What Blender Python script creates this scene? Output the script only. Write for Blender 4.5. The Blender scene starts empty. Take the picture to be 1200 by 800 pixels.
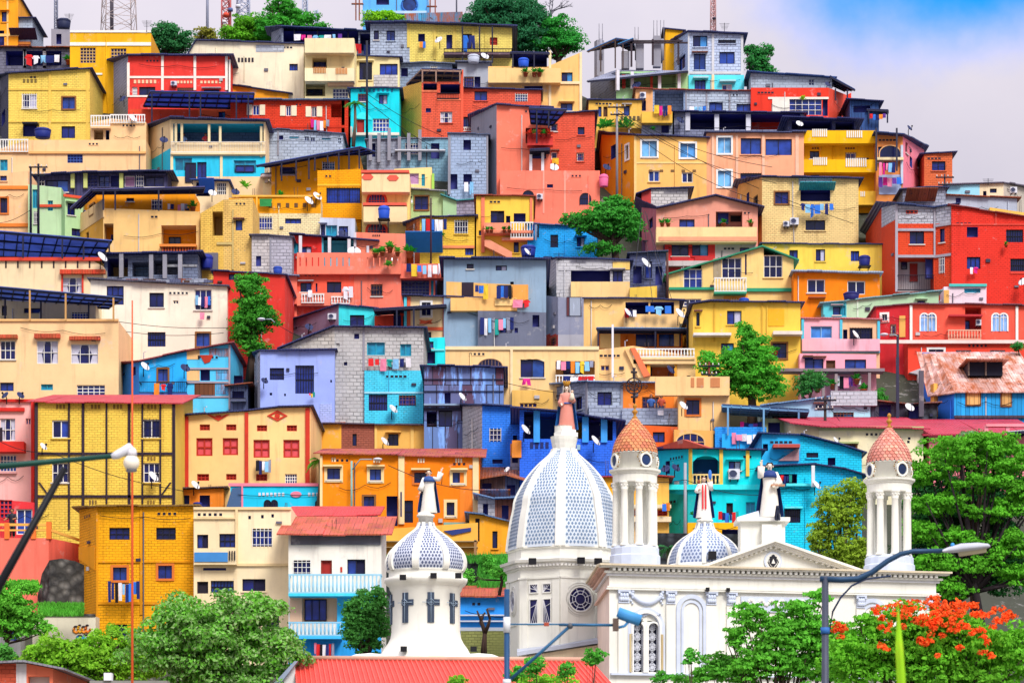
import bpy, math, random, zlib
from mathutils import Vector, Matrix
random.seed(7)
sc = bpy.context.scene
COL = sc.collection
FP, HZ, ZC = 3333.0, 1000.0, 2.0          # focal length in photo pixels, eye level, eye height
def P(px, py, D): return Vector(((px-600)/FP*D, D, ZC+(HZ-py)/FP*D))
def Dof(y): return 160+(740-y)*0.153
def lin(h):
    c = [int(h[i:i+2], 16)/255 for i in (0, 2, 4)]
    return [x/12.92 if x <= .04045 else ((x+.055)/1.055)**2.4 for x in c]
def sat(rgb, k): 
    g = .3*rgb[0]+.59*rgb[1]+.11*rgb[2]
    return [max(0.003, g+(c-g)*k) for c in rgb]
# ---------------------------------------------------------------- materials
_M = {}
KP = 0.95
def mat(key):
    if key in _M: return _M[key]
    kind, hx = key.split(':')[:2]
    rgb = lin(hx)
    if kind in 'pbwz':
        if max(rgb) > .25: rgb = sat([c*.98+.02*max(rgb) for c in rgb], 1.1 if not (rgb[1] > .55*rgb[0] > rgb[2]) else .98)
        if rgb[2] > rgb[0]*1.25 and max(rgb) > .2 and min(rgb) < .45*max(rgb): rgb = [c*1.3 for c in rgb]        # cyan and blue paints read paler
    rgb = [min(.88, c*KP) for c in rgb]
    m = bpy.data.materials.new(key.replace(':', '_')); m.use_nodes = True
    nt = m.node_tree; N = nt.nodes; Lk = nt.links
    b = N['Principled BSDF']; b.inputs['Roughness'].default_value = .85
    b.inputs['Specular IOR Level'].default_value = .25
    def new(t, **kw):
        n = N.new(t)
        for k, v in kw.items(): setattr(n, k, v)
        return n
    def mix(fac, a, bb, mode='MIX'):
        n = new('ShaderNodeMix', data_type='RGBA', blend_type=mode)
        for i, s in ((0, fac), (6, a), (7, bb)):
            if isinstance(s, (int, float)): n.inputs[i].default_value = s
            elif isinstance(s, (list, tuple)): n.inputs[i].default_value = list(s[:3])+[1]
            else: Lk.new(s, n.inputs[i])
        return n.outputs[2]
    def noise(scale, detail=4, vec=None, rough=.6):
        n = new('ShaderNodeTexNoise'); n.inputs['Scale'].default_value = scale
        n.inputs['Detail'].default_value = detail; n.inputs['Roughness'].default_value = rough
        if vec is not None: Lk.new(vec, n.inputs['Vector'])
        return n.outputs['Fac']
    def ramp(fac, a, bb):
        n = new('ShaderNodeMapRange'); n.inputs['From Min'].default_value = a; n.inputs['From Max'].default_value = bb
        Lk.new(fac, n.inputs['Value']); return n.outputs['Result']
    def mapv(vec, sx, sy, sz):
        n = new('ShaderNodeMapping'); n.inputs['Scale'].default_value = (sx, sy, sz); Lk.new(vec, n.inputs['Vector']); return n.outputs['Vector']
    def bump(h, s, d=.02):
        n = new('ShaderNodeBump'); n.inputs['Strength'].default_value = s; n.inputs['Distance'].default_value = d
        Lk.new(h, n.inputs['Height']); Lk.new(n.outputs['Normal'], b.inputs['Normal'])
    pos = new('ShaderNodeNewGeometry').outputs['Position']
    uv = new('ShaderNodeTexCoord').outputs['UV']
    d = lambda k: [c*k for c in rgb]
    BC = b.inputs['Base Color']
    if kind == 'q':
        base = mix(ramp(noise(.6, 5, pos), .35, .7), d(1.04), d(.93))
        base = mix(ramp(noise(1, 5, mapv(pos, 2.2, 2.2, .2), .65), .54, .8), base, d(.72)); Lk.new(base, BC); bump(noise(9, 4, pos), .2, .012)
    elif kind in 'pbk':
        if kind == 'p':
            base = mix(ramp(noise(.35, 6, pos, .65), .35, .65), d(1.06), d(.88))
            base = mix(ramp(noise(.8, 7, pos, .7), .6, .66), base, mix(.3, d(1.0), [.5, .48, .46]))      # skim coats of bare render
            nn = noise(9, 4, pos); bump(nn, .25, .015)
        else:
            br = new('ShaderNodeTexBrick'); wob = new('ShaderNodeVectorMath', operation='ADD'); wv3 = new('ShaderNodeTexNoise'); wv3.inputs['Scale'].default_value = 1.7; Lk.new(pos, wv3.inputs['Vector']); sc3 = new('ShaderNodeVectorMath', operation='SCALE'); sc3.inputs['Scale'].default_value = .09
            Lk.new(wv3.outputs['Color'], sc3.inputs[0]); Lk.new(uv, wob.inputs[0]); Lk.new(sc3.outputs[0], wob.inputs[1]); Lk.new(wob.outputs[0], br.inputs['Vector'])
            w, hgt, mo = (.34, .15, .017) if kind == 'b' else (.5, .26, .035)
            br.inputs['Scale'].default_value = 1; br.inputs['Brick Width'].default_value = w
            br.inputs['Row Height'].default_value = hgt; br.inputs['Mortar Size'].default_value = mo
            br.inputs['Mortar Smooth'].default_value = .3
            lo = (.94, .5) if kind == 'b' else (.86, .5)
            br.inputs['Color1'].default_value = d(1.12)+[1]; br.inputs['Color2'].default_value = d(lo[0])+[1]
            br.inputs['Mortar'].default_value = d(lo[1])+[1]
            base = mix(ramp(noise(.55, 5, pos), .46, .62), br.outputs['Color'], mix(.72, br.outputs['Color'], d(.97)))   # stretches where render hides the joints
            base = mix(ramp(noise(.8, 6, pos), .5, .75), base, d(.85))
            inv = new('ShaderNodeMath', operation='SUBTRACT'); inv.inputs[0].default_value = 1; Lk.new(br.outputs['Fac'], inv.inputs[1])
            bump(inv.outputs[0], .6, .03)
        st = ramp(noise(1, 5, mapv(pos, 2.2, 2.2, .22), .65), .53, .78)     # rain streaks
        base = mix(st, base, mix(1.0, base, [.74, .70, .70], 'MULTIPLY'))
        ch = ramp(noise(2.3, 6, pos, .75), .63, .7)                            # chipped paint and repairs
        base = mix(ch, base, mix(.5, base, [.46, .43, .42]))
        Lk.new(base, BC)
    elif kind == 'm':
        wv = new('ShaderNodeTexWave', wave_type='BANDS', bands_direction='X'); Lk.new(uv, wv.inputs['Vector']); wv.inputs['Scale'].default_value = 1.6
        base = mix(ramp(noise(.7, 6, pos), .45, .75), d(1.0), d(.62))
        base = mix(ramp(noise(1.6, 6, pos, .7), .6, .75), base, [.09, .045, .03])
        Lk.new(base, BC); bump(wv.outputs['Fac'], .8, .05); b.inputs['Roughness'].default_value = .55
    elif kind == 'r':
        br = new('ShaderNodeTexBrick'); Lk.new(uv, br.inputs['Vector']); br.inputs['Scale'].default_value = 1
        br.inputs['Brick Width'].default_value = .8; br.inputs['Row Height'].default_value = 2.1; br.inputs['Mortar Size'].default_value = .02
        br.inputs['Color1'].default_value = d(1.2)+[1]; br.inputs['Color2'].default_value = d(.6)+[1]; br.inputs['Mortar'].default_value = d(.3)+[1]
        base = mix(ramp(noise(.9, 7, mapv(pos, 1.5, .5, .5), .7), .42, .62), br.outputs['Color'], [.36, .095, .03])
        base = mix(ramp(noise(1.7, 6, pos, .7), .58, .7), base, [.07, .03, .025])
        wv = new('ShaderNodeTexWave', wave_type='BANDS', bands_direction='X'); Lk.new(uv, wv.inputs['Vector']); wv.inputs['Scale'].default_value = 1.6
        Lk.new(base, BC); bump(wv.outputs['Fac'], .7, .05); b.inputs['Roughness'].default_value = .7
    elif kind == 'w':
        br = new('ShaderNodeTexBrick'); Lk.new(mapv(uv, 1, 1, 1), br.inputs['Vector']); br.inputs['Scale'].default_value = 1; br.offset = 0
        br.inputs['Brick Width'].default_value = .3; br.inputs['Row Height'].default_value = 9; br.inputs['Mortar Size'].default_value = .02
        br.inputs['Color1'].default_value = d(1.1)+[1]; br.inputs['Color2'].default_value = d(.7)+[1]; br.inputs['Mortar'].default_value = d(.35)+[1]
        base = mix(ramp(noise(1.1, 6, mapv(pos, 2, 2, .4), .7), .5, .7), br.outputs['Color'], d(.6)); Lk.new(base, BC)
    elif kind == 'z':   # patchwork corrugated sheets
        br = new('ShaderNodeTexBrick'); Lk.new(uv, br.inputs['Vector']); br.inputs['Scale'].default_value = 1; br.offset = .3
        br.inputs['Brick Width'].default_value = .85; br.inputs['Row Height'].default_value = 2.4; br.inputs['Mortar Size'].default_value = .03
        br.inputs['Color1'].default_value = d(1.0)+[1]; br.inputs['Color2'].default_value = [.10, .025, .03, 1]; br.inputs['Mortar'].default_value = [.02, .02, .04, 1]
        base = mix(ramp(noise(1, 6, mapv(pos, 2, 2, .3), .7), .52, .6), br.outputs['Color'], d(1.7))
        Lk.new(base, BC)
    elif kind == 'l':   # leaves, hue varies leaf clump by leaf clump
        base = mix(ramp(noise(.9, 3, pos), .3, .7), d(.75), d(1.7))
        base = mix(ramp(noise(6, 2, pos), .45, .8), base, [min(.6, c*2.0) for c in rgb] if key.count(':') < 2 else [.50, .58, .36]); Lk.new(base, BC)
        b.inputs['Roughness'].default_value = .7; b.inputs['Specular IOR Level'].default_value = .1
        tr = new('ShaderNodeBsdfTranslucent'); Lk.new(mix(1.0, base, [1.0, 1.0, .6], 'MULTIPLY'), tr.inputs['Color']); ms = new('ShaderNodeMixShader'); ms.inputs[0].default_value = .3
        Lk.new(b.outputs[0], ms.inputs[1]); Lk.new(tr.outputs[0], ms.inputs[2]); Lk.new(ms.outputs[0], N['Material Output'].inputs['Surface'])
    elif kind == 'y':   # translucent plastic roof sheets
        base = mix(ramp(noise(.8, 5, pos), .4, .7), d(1), d(.7)); Lk.new(base, BC); b.inputs['Roughness'].default_value = .4
        tr = new('ShaderNodeBsdfTranslucent'); Lk.new(base, tr.inputs['Color']); ms = new('ShaderNodeMixShader'); ms.inputs[0].default_value = .6
        Lk.new(b.outputs[0], ms.inputs[1]); Lk.new(tr.outputs[0], ms.inputs[2]); Lk.new(ms.outputs[0], N['Material Output'].inputs['Surface'])
    elif kind == 'c':   # cloth
        base = mix(noise(5, 3, pos), d(1.1), d(.8)); Lk.new(base, BC)
    elif kind == 'g':   # window glass
        base = mix(ramp(noise(.9, 2, pos), .4, .6), d(1.2), d(.6)); Lk.new(base, BC)
        b.inputs['Roughness'].default_value = .18; b.inputs['Specular IOR Level'].default_value = .5
    elif kind == 'i':   # iron
        BC.default_value = rgb+[1]; b.inputs['Roughness'].default_value = .5; b.inputs['Metallic'].default_value = .3
        n = mix(noise(6, 3, pos), d(1), d(.7)); Lk.new(n, BC)
    elif kind == 't':   # scalloped tiles of the cupolas: laid out in UV
        vv = new('ShaderNodeTexBrick'); Lk.new(uv, vv.inputs['Vector']); vv.inputs['Scale'].default_value = 1
        vv.inputs['Brick Width'].default_value = .38; vv.inputs['Row Height'].default_value = .26; vv.inputs['Mortar Size'].default_value = .03
        vv.inputs['Color1'].default_value = d(1.1)+[1]; vv.inputs['Color2'].default_value = d(.75)+[1]; vv.inputs['Mortar'].default_value = d(.3)+[1]
        Lk.new(mix(ramp(noise(1.5, 5, pos), .4, .7), vv.outputs['Color'], d(.7)), BC); b.inputs['Roughness'].default_value = .5
    elif kind == 's':   # rubble stone
        vo = new('ShaderNodeTexVoronoi'); Lk.new(pos, vo.inputs['Vector']); vo.inputs['Scale'].default_value = 2.2
        base = mix(ramp(vo.outputs['Distance'], .1, .6), d(1.4), d(.4))
        base = mix(ramp(noise(1.2, 6, pos), .45, .7), base, [.012, .012, .014]); Lk.new(base, BC); bump(vo.outputs['Distance'], 1, .1)
    else:               # 'o' plain paint with slight unevenness
        base = mix(ramp(noise(1.3, 5, pos), .35, .7), d(1.04), d(.86)); Lk.new(base, BC); b.inputs['Roughness'].default_value = .6
    _M[key] = m
    return m
# ---------------------------------------------------------------- mesh builder
class Fr:                      # frame of one wall face
    def __init__(s, A, B):
        s.A = Vector((A.x, A.y)); s.B = Vector((B.x, B.y)); e = s.B-s.A; s.L = e.length; s.t = e/s.L; s.n = Vector((s.t.y, -s.t.x))
    def u(s, px, d=0):
        k = (px-600)/FP; a = s.A+s.n*d
        return (k*a.y-a.x)/(s.t.x-k*s.t.y)
    def z(s, py, u, d=0): return ZC+(HZ-py)/FP*(s.A.y+s.n.y*d+s.t.y*u)
    def pt(s, u, z, d=0):
        q = s.A+s.t*u+s.n*d; return Vector((q.x, q.y, z))
    def rect(s, x0, y0, x1, y1, d=0):
        u0, u1 = s.u(x0, d), s.u(x1, d); um = (u0+u1)/2
        return u0, u1, s.z(y1, um, d), s.z(y0, um, d)
class MB:
    def __init__(s): s.v = []; s.f = []; s.m = []; s.mats = []; s.sm = []
    def mi(s, m):
        if m not in s.mats: s.mats.append(m)
        return s.mats.index(m)
    def face(s, pts, m, smooth=False):
        i = len(s.v); s.v += [tuple(p) for p in pts]; s.f.append(tuple(range(i, i+len(pts)))); s.m.append(s.mi(m)); s.sm.append(smooth)
    def idx(s, vs, fs, m, smooth=False):
        i = len(s.v); s.v += [tuple(p) for p in vs]; k = s.mi(m)
        for f in fs: s.f.append(tuple(j+i for j in f)); s.m.append(k); s.sm.append(smooth)
    def hexa(s, c, m):         # 8 corners: bottom 4 then top 4
        s.idx(c, [(3, 2, 1, 0), (4, 5, 6, 7), (0, 1, 5, 4), (1, 2, 6, 5), (2, 3, 7, 6), (3, 0, 4, 7)], m)
    def fbox(s, F, u0, u1, z0, z1, d0, d1, m):
        c = [F.pt(u0, z0, d1), F.pt(u1, z0, d1), F.pt(u1, z0, d0), F.pt(u0, z0, d0)]
        s.hexa(c+[Vector((p.x, p.y, z1)) for p in c], m)
    def box(s, x0, x1, y0, y1, z0, z1, m):
        s.hexa([(x0, y0, z0), (x1, y0, z0), (x1, y1, z0), (x0, y1, z0), (x0, y0, z1), (x1, y0, z1), (x1, y1, z1), (x0, y1, z1)], m)
    def tube(s, p0, p1, r0, m, r1=None, n=8, cap=True):
        s.path([p0, p1], [r0, r0 if r1 is None else r1], m, n, cap)
    def path(s, pts, rs, m, n=8, cap=True):
        pts = [Vector(p) for p in pts]; vs = []; k = len(pts)
        if not isinstance(rs, (list, tuple)): rs = [rs]*k
        for i, p in enumerate(pts):
            t = (pts[min(i+1, k-1)]-pts[max(i-1, 0)]).normalized()
            a = t.cross(Vector((0, 0, 1)) if abs(t.z) < .95 else Vector((1, 0, 0))).normalized(); b = t.cross(a)
            vs += [p+(a*math.cos(2*math.pi*j/n)+b*math.sin(2*math.pi*j/n))*rs[i] for j in range(n)]
        fs = [(i*n+j, i*n+(j+1) % n, (i+1)*n+(j+1) % n, (i+1)*n+j) for i in range(k-1) for j in range(n)]
        if cap: fs += [tuple(range(n-1, -1, -1)), tuple(range((k-1)*n, k*n))]
        s.idx(vs, fs, m, True)
    def lathe(s, c, prof, m, n=24, ph=0, a0=0, a1=360, smooth=True, cap=True, sq=None):
        full = a1-a0 >= 359.9; k = n if full else n+1; vs = []
        for r, z in prof:
            for j in range(k):
                a = math.radians(a0+ph+(a1-a0)*j/n)
                vs.append((c[0]+r*math.sin(a)*(sq or 1), c[1]-r*math.cos(a), c[2]+z))
        fs = []
        for i in range(len(prof)-1):
            for j in range(n):
                q = (j+1) % k; fs.append((i*k+j, i*k+q, (i+1)*k+q, (i+1)*k+j))
        if cap and full: fs += [tuple(range(k-1, -1, -1)), tuple(range((len(prof)-1)*k, len(prof)*k))]
        s.idx(vs, fs, m, smooth)
    def ball(s, c, r, m, n=10, k=6, sz=1):
        s.lathe(c, [(max(1e-3, r*math.cos(t)), r*sz*math.sin(t)) for t in [math.pi*(i/k-.5) for i in range(k+1)]], m, n, cap=False)
    def build(s, name, parent=None, uv=True, loc=None):
        if not s.f: return None
        me = bpy.data.meshes.new(name)
        off = Vector(loc) if loc is not None else (Vector(parent['_o']) if parent is not None else Vector((0, 0, 0)))
        me.from_pydata([(x-off.x, y-off.y, z-off.z) for x, y, z in s.v], [], s.f)
        for m in s.mats: me.materials.append(mat(m))
        me.polygons.foreach_set('material_index', s.m); me.polygons.foreach_set('use_smooth', s.sm)
        if uv:
            me.update(); ul = me.uv_layers.new(name='UVMap').data; co = []
            for p in me.polygons:
                nx, ny, nz = p.normal
                h = math.hypot(nx, ny)
                for li in p.vertices:
                    v = s.v[li]
                    if abs(nz) > .8 or h < 1e-6: co += [v[0], v[1]]
                    else: co += [(v[0]*-ny+v[1]*nx)/h, v[2] if abs(nz) < .3 else v[2]/max(.2, h)]
            ul.foreach_set('uv', co)
        me.update()
        o = bpy.data.objects.new(name, me); COL.objects.link(o)
        if parent is not None: o.parent = parent; o['_o'] = list(parent['_o'])
        else: o.location = off; o['_o'] = list(off)
        if parent is not None: o.location = (0, 0, 0)
        return o
def empty(name, loc, label=None, cat=None, group=None):
    o = bpy.data.objects.new(name, None); COL.objects.link(o); o.location = loc; o['_o'] = list(loc); o.empty_display_size = .3
    if label: tag(o, label, cat, group)
    return o
def tag(o, label, cat=None, group=None, kind=None):
    if label: o['label'] = label
    if cat: o['category'] = cat
    if group: o['group'] = group
    if kind: o['kind'] = kind
    return o
# ---------------------------------------------------------------- houses
GL = ['g:17226e', 'g:121a58', 'g:1e3286', 'g:10164a', 'g:244299']
DARK, IRON, WHITE, INT = 'o:1b1c30', 'i:1c1d2c', 'o:f0efea', 'o:3c4290'  # INT: navy of deep shade put into the room colour behind openings
ST = {  # frame material, frame width, columns, rows, pane
 'n': (DARK, .05, 2, 1, None), 'w': (WHITE, .07, 2, 1, None), 'W': (WHITE, .05, 3, 2, None), 'c': (WHITE, .045, 3, 2, 'c:c4c4d6'),
 'g': (IRON, .035, 7, 2, None), 'G': (WHITE, .035, 5, 3, None), 'b': (DARK, .05, 3, 1, 'g:1f3fae'), 'B': ('o:8fc4ea', .06, 2, 1, 'g:3f7fd0'),
 'r': ('o:b8311f', .1, 2, 2, 'c:e05a62'), 'R': ('o:b8311f', .07, 3, 2, 'o:8c2016'), 'o': ('o:f2d79a', .16, 2, 1, None), 'q': (WHITE, .13, 2, 1, None),
 'O': ('o:d8752a', .11, 2, 1, None), 'm': ('o:8a5a2c', .1, 2, 1, None), 't': ('o:26a6c0', .07, 2, 1, 'g:1590b8'), 'D': ('o:2a2230', .07, 1, 1, 'o:241d2b'),
 'd': ('o:9b2f24', .08, 1, 1, 'o:a82a24'), 'T': ('o:6b4426', .07, 1, 1, 'o:5a3620'), 's': (WHITE, .06, 2, 1, None), 'e': (DARK, .05, 3, 2, None), 'P': (WHITE, .05, 1, 1, 'o:b98ab4')}
class H:
    def __init__(s, label, mats, pts, yb, wins='', roof=None, rb=None, zones='', dep=None, D=None, cat='house', name='house', group=None, ext=3.0, flat=True):
        mats = mats if isinstance(mats, list) else [mats]
        ps = [[float(q) for q in p.split()] for p in pts.split(',')]
        rng = random.Random(zlib.crc32(label.encode()))
        s.D = D if D is not None else Dof(yb)+rng.uniform(-.15, .15)
        yt = min(p[1] for p in ps)
        dep = dep or max(4.5, min(13, (yb-yt)*.153+1.0)); s.dep = dep
        T = [P(p[0], p[1], s.D+(p[2] if len(p) > 2 else 0)) for p in ps]
        s.zb = ZC+(HZ-yb)/FP*s.D-ext
        s.root = empty(name, (sum(t.x for t in T)/len(T), s.D, s.zb), label, cat, group)
        s.T = T; s.faces = []; s.px = [p[0] for p in ps]; s.mats = mats; s.wb = MB(); s.rng = rng
        for i in range(len(T)-1): s.faces.append(Fr(T[i], T[i+1]))
        s.mf = lambda i: mats[min(i, len(mats)-1)]
        s.zon = [(float(q.split()[0]), q.split()[1]) for q in zones.split(',')] if zones else []
        holes = [[] for _ in s.faces]; todo = []; last = None
        for w in (wins.split(';') if wins.strip() else []):
            q = w.split(); x0, y0, x1, y1 = map(float, q[:4]); st = q[4] if len(q) > 4 else 'n'
            if '^' in st and last:
                i, dd = last; todo.append((i, s.faces[i].rect(x0, y0, x1, y1, dd), st, q[5:], dd)); continue
            i = s.fi((x0+x1)/2); R = list(s.faces[i].rect(x0, y0, x1, y1))
            R[0] = max(.06, R[0]); R[1] = min(s.faces[i].L-.06, R[1])
            if R[1]-R[0] < .1: continue
            ok = not any(R[0] < h[1] and R[1] > h[0] and R[2] < h[3] and R[3] > h[2] for h in holes[i])
            if not ok: todo.append((i, R, st+'^', q[5:], 0.0)); continue
            holes[i].append(R); todo.append((i, R, st, q[5:], None))
            if st[0] == 'L': last = (i, -float(st[1:] or 1.5))
        bz = None
        if rb is not None: bz = ZC+(HZ-rb)/FP*(s.D+dep)
        Bk = [Vector((t.x, s.D+dep, bz if bz is not None else t.z+.05)) for t in T]
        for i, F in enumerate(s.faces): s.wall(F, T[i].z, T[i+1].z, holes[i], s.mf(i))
        zb = s.zb; v = lambda p, z: Vector((p.x, p.y, z))
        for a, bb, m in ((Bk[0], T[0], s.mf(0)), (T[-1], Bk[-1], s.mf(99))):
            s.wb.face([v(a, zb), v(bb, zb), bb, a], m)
        s.wb.face([v(Bk[-1], zb), v(Bk[0], zb)]+Bk[:], s.mf(0)) if len(Bk) == 2 else [s.wb.face([v(Bk[i+1], zb), v(Bk[i], zb), Bk[i], Bk[i+1]], s.mf(0)) for i in range(len(Bk)-1)]
        if not roof:
            for i in range(len(T)-1): s.wb.face([T[i], T[i+1], Bk[i+1], Bk[i]], 'p:8a8688')
        for i, R, st, ex, dd in todo: s.win(s.faces[i], R, st, ex, dd, s.mf(i))
        for i, F in enumerate(s.faces):
            if F.L > 3.2 and s.rng.random() < .55 and cat == 'house':
                for _ in range(8):
                    u = s.rng.uniform(.3, F.L-.3)
                    if all(not (h_[0]-.3 < u < h_[1]+.3) for h_ in holes[i]):
                        zt = min(T[i].z, T[i+1].z)-s.rng.uniform(.1, .6); k = MB(); k.path([F.pt(u, zt, -.1), F.pt(u, zt, .06), F.pt(u, zt-s.rng.uniform(1.5, 6), .06), F.pt(u+s.rng.choice((-.3, 0, 0, .3)), s.zb, .06)], .04, s.rng.choice(['o:c9c6c4', 'o:5a5a66', s.mf(i), s.mf(i)]), 6, False); k.build('drain_pipe', s.root); break
        if cat == 'house': s.clutter(holes)
        s.wb.build('wall', s.root)
        if roof:
            q = roof.split(); m = q[0]; of, os_, th = (float(x) for x in (q[1:]+['.5', '.3', '.12'][len(q)-1:])); of *= .62; th *= .7
            rbm = MB(); Fp = [t+Vector((0, -of, 0)) for t in T]; Bp = [b+Vector((0, .2, 0)) for b in Bk]
            if rb is not None:
                for a, b_ in zip(Fp, Bp): a.z -= (b_.z-a.z)*of/dep
            for A, Bq in ((Fp, 1), (Bp, 1)):
                e0 = (A[0]-A[1]); e0 = e0/max(.2, abs(e0.x)); e1 = (A[-1]-A[-2]); e1 = e1/max(.2, abs(e1.x))
                A[0] += Vector((-os_, 0, e0.z*os_ if abs(e0.z) < 2 else 0)); A[-1] += Vector((os_, 0, e1.z*os_ if abs(e1.z) < 2 else 0))
            up = Vector((0, 0, th)); dn = Vector((0, 0, .004))
            rg = s.rng; L_ = []; jag = m[0] in 'mr'
            for i in range(len(T)-1):
                ln = (Fp[i+1]-Fp[i]).length; n = max(1, int(ln/1.15)) if jag else 1
                for j in range(n):
                    o1 = Vector((0, rg.uniform(-.13, .1), rg.uniform(-.035, .035))) if jag else Vector((0, 0, 0))
                    for q in (j/n+(.002 if j else 0), (j+1)/n): L_.append((Fp[i].lerp(Fp[i+1], q)+o1, Bp[i].lerp(Bp[i+1], q)))
            vs = [w for a, b_ in L_ for w in (a+dn, b_+dn, b_+up, a+up)]; n = len(L_)
            rbm.idx(vs, [f for i in range(n-1) for f in ((4*i, 4*i+1, 4*i+5, 4*i+4), (4*i+3, 4*i+7, 4*i+6, 4*i+2), (4*i, 4*i+4, 4*i+7, 4*i+3), (4*i+1, 4*i+2, 4*i+6, 4*i+5))]+[(0, 3, 2, 1), (4*n-4, 4*n-3, 4*n-2, 4*n-1)], m)
            s.roof = rbm.build('roof', s.root)
    def clutter(s, holes):
        rg = s.rng; T = s.T
        for i, F in enumerate(s.faces):
            if F.L < 2.2: continue
            zt = min(T[i].z, T[i+1].z); free = lambda u, w, z0, z1: all(h[1] < u-w or h[0] > u+w or h[3] < z0 or h[2] > z1 for h in holes[i])
            zv = s.zb+3.0
            if rg.random() < .6 and zt-zv > 1.5:                     # sagging cable clipped along the wall
                z = zt-rg.uniform(.3, max(.4, (zt-zv)*.6)); u0, u1 = rg.uniform(.1, F.L*.3), F.L-rg.uniform(.1, F.L*.3); k = MB(); sg = rg.uniform(.05, .3); dz = rg.uniform(-.4, .4)
                k.path([F.pt(u0+(u1-u0)*q/8, z+dz*q/8-sg*abs(math.sin(math.pi*q/4)), .12) for q in range(9)], .018, 'i:1a1a26', 4); k.build('wall_cable', s.root)
            for _ in range(rg.choice((0, 1, 1, 2))):                 # meter boxes and vents
                u = rg.uniform(.4, F.L-.4); z = rg.uniform(zv, max(zv+.1, zt-.6)); w = rg.uniform(.1, .2); h = rg.uniform(.12, .26)
                if free(u, w+.15, z-.2, z+h+.2): k = MB(); k.fbox(F, u-w, u+w, z, z+h, .003, .12, rg.choice(['o:6a6a78', 'o:2a2c48', 'o:b9b6b8', 'o:3a3448'])); k.build('meter_box', s.root)
            if rg.random() < .4 and zt-zv > 2.0:                     # row of vent holes under the eave
                n = rg.choice((2, 3, 4, 5)); u0 = rg.uniform(.3, max(.35, F.L-.3-n*.3)); z = zt-rg.uniform(.35, .55); w = rg.choice((.08, .11))
                if all(free(u0+j*.3, w+.05, z-.1, z+.3) for j in range(n)) and u0+n*.3 < F.L-.1:
                    k = MB(); k.fbox(F, u0-w-.04, u0+(n-1)*.3+w+.04, z-.05, z+.21, .003, .03, s.mf(i))
                    for j in range(n): k.fbox(F, u0+j*.3-w, u0+j*.3+w, z, z+.16, .03, .034, DARK)
                    k.build('vent_grille', s.root)
            if rg.random() < .4:                                     # bars and pipes standing above the roof edge
                u = rg.uniform(.3, F.L-.3); z = T[i].z+(T[i+1].z-T[i].z)*u/F.L; k = MB(); hh = rg.uniform(.5, 1.4); a = F.pt(u, z-.2, -rg.uniform(.4, 1.6))
                if rg.random() < .5: [k.path([a+Vector((x, 0, 0)), a+Vector((x+rg.uniform(-.1, .1), 0, hh))], .018, 'i:4a3a38', 4) for x in (-.08, .08)]; k.path([a+Vector((-.08, 0, .25)), a+Vector((.08, 0, .25))], .018, 'i:4a3a38', 4); k.build('starter_bars', s.root)
                else: k.path([a, a+Vector((0, 0, hh*.7)), a+Vector((.18, 0, hh*.75))], .04, 'o:b9b9c2', 6); k.build('vent_pipe', s.root)
    def fi(s, x):
        for i in range(len(s.px)-1):
            if s.px[i] <= x <= s.px[i+1]: return i
        return 0 if x < s.px[0] else len(s.px)-2
    def fill(s, F, ua, ub, z0, za, zc, m):
        zs = []
        for y, mm in s.zon:
            zs.append((F.z(y, (ua+ub)/2), mm))
        zs.sort(key=lambda a: a[0]); cur = z0; cm = m
        for zt, mm in zs:
            if zt <= cur: cm = mm
            elif zt < min(za, zc):
                s.wb.face([F.pt(ua, cur), F.pt(ub, cur), F.pt(ub, zt), F.pt(ua, zt)], cm); cur = zt; cm = mm
        s.wb.face([F.pt(ua, cur), F.pt(ub, cur), F.pt(ub, zc), F.pt(ua, za)], cm)
    def wall(s, F, zA, zB, holes, m):
        us = sorted({0.0, F.L} | {h[k] for h in holes for k in (0, 1)})
        for ua, ub in zip(us, us[1:]):
            if ub-ua < 1e-4: continue
            ta, tb = zA+(zB-zA)*ua/F.L, zA+(zB-zA)*ub/F.L; cur = s.zb; mid = (ua+ub)/2
            for h in sorted((h for h in holes if h[0] <= mid <= h[1]), key=lambda h: h[2]):
                if h[2] > cur: s.fill(F, ua, ub, cur, h[2], h[2], m)
                cur = max(cur, h[3])
            if cur < min(ta, tb)-.001: s.fill(F, ua, ub, cur, ta, tb, m)
    def reveal(s, F, R, d0, d1, m, back=None, floor=None):
        u0, u1, z0, z1 = R; p = F.pt; W = s.wb
        W.face([p(u0, z0, d0), p(u0, z0, d1), p(u0, z1, d1), p(u0, z1, d0)], m); W.face([p(u1, z0, d1), p(u1, z0, d0), p(u1, z1, d0), p(u1, z1, d1)], m)
        W.face([p(u0, z0, d0), p(u1, z0, d0), p(u1, z0, d1), p(u0, z0, d1)], floor or m); W.face([p(u0, z1, d1), p(u1, z1, d1), p(u1, z1, d0), p(u0, z1, d0)], m)
        if back: W.face([p(u0, z0, d1), p(u1, z0, d1), p(u1, z1, d1), p(u0, z1, d1)], back)
    def win(s, F, R, st, ex, dd, wm):
        u0, u1, z0, z1 = R; c = st[0]
        for y, mm in s.zon:
            if (z0+z1)/2 > F.z(y, u0): wm = mm
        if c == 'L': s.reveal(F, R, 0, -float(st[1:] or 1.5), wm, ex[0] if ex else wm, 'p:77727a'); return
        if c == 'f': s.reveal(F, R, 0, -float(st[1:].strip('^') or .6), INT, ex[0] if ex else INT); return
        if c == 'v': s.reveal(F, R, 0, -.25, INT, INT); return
        base = 0.0
        if dd is None: s.reveal(F, R, 0, -.2, wm); base = -.2
        else: base = dd+.02
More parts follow.
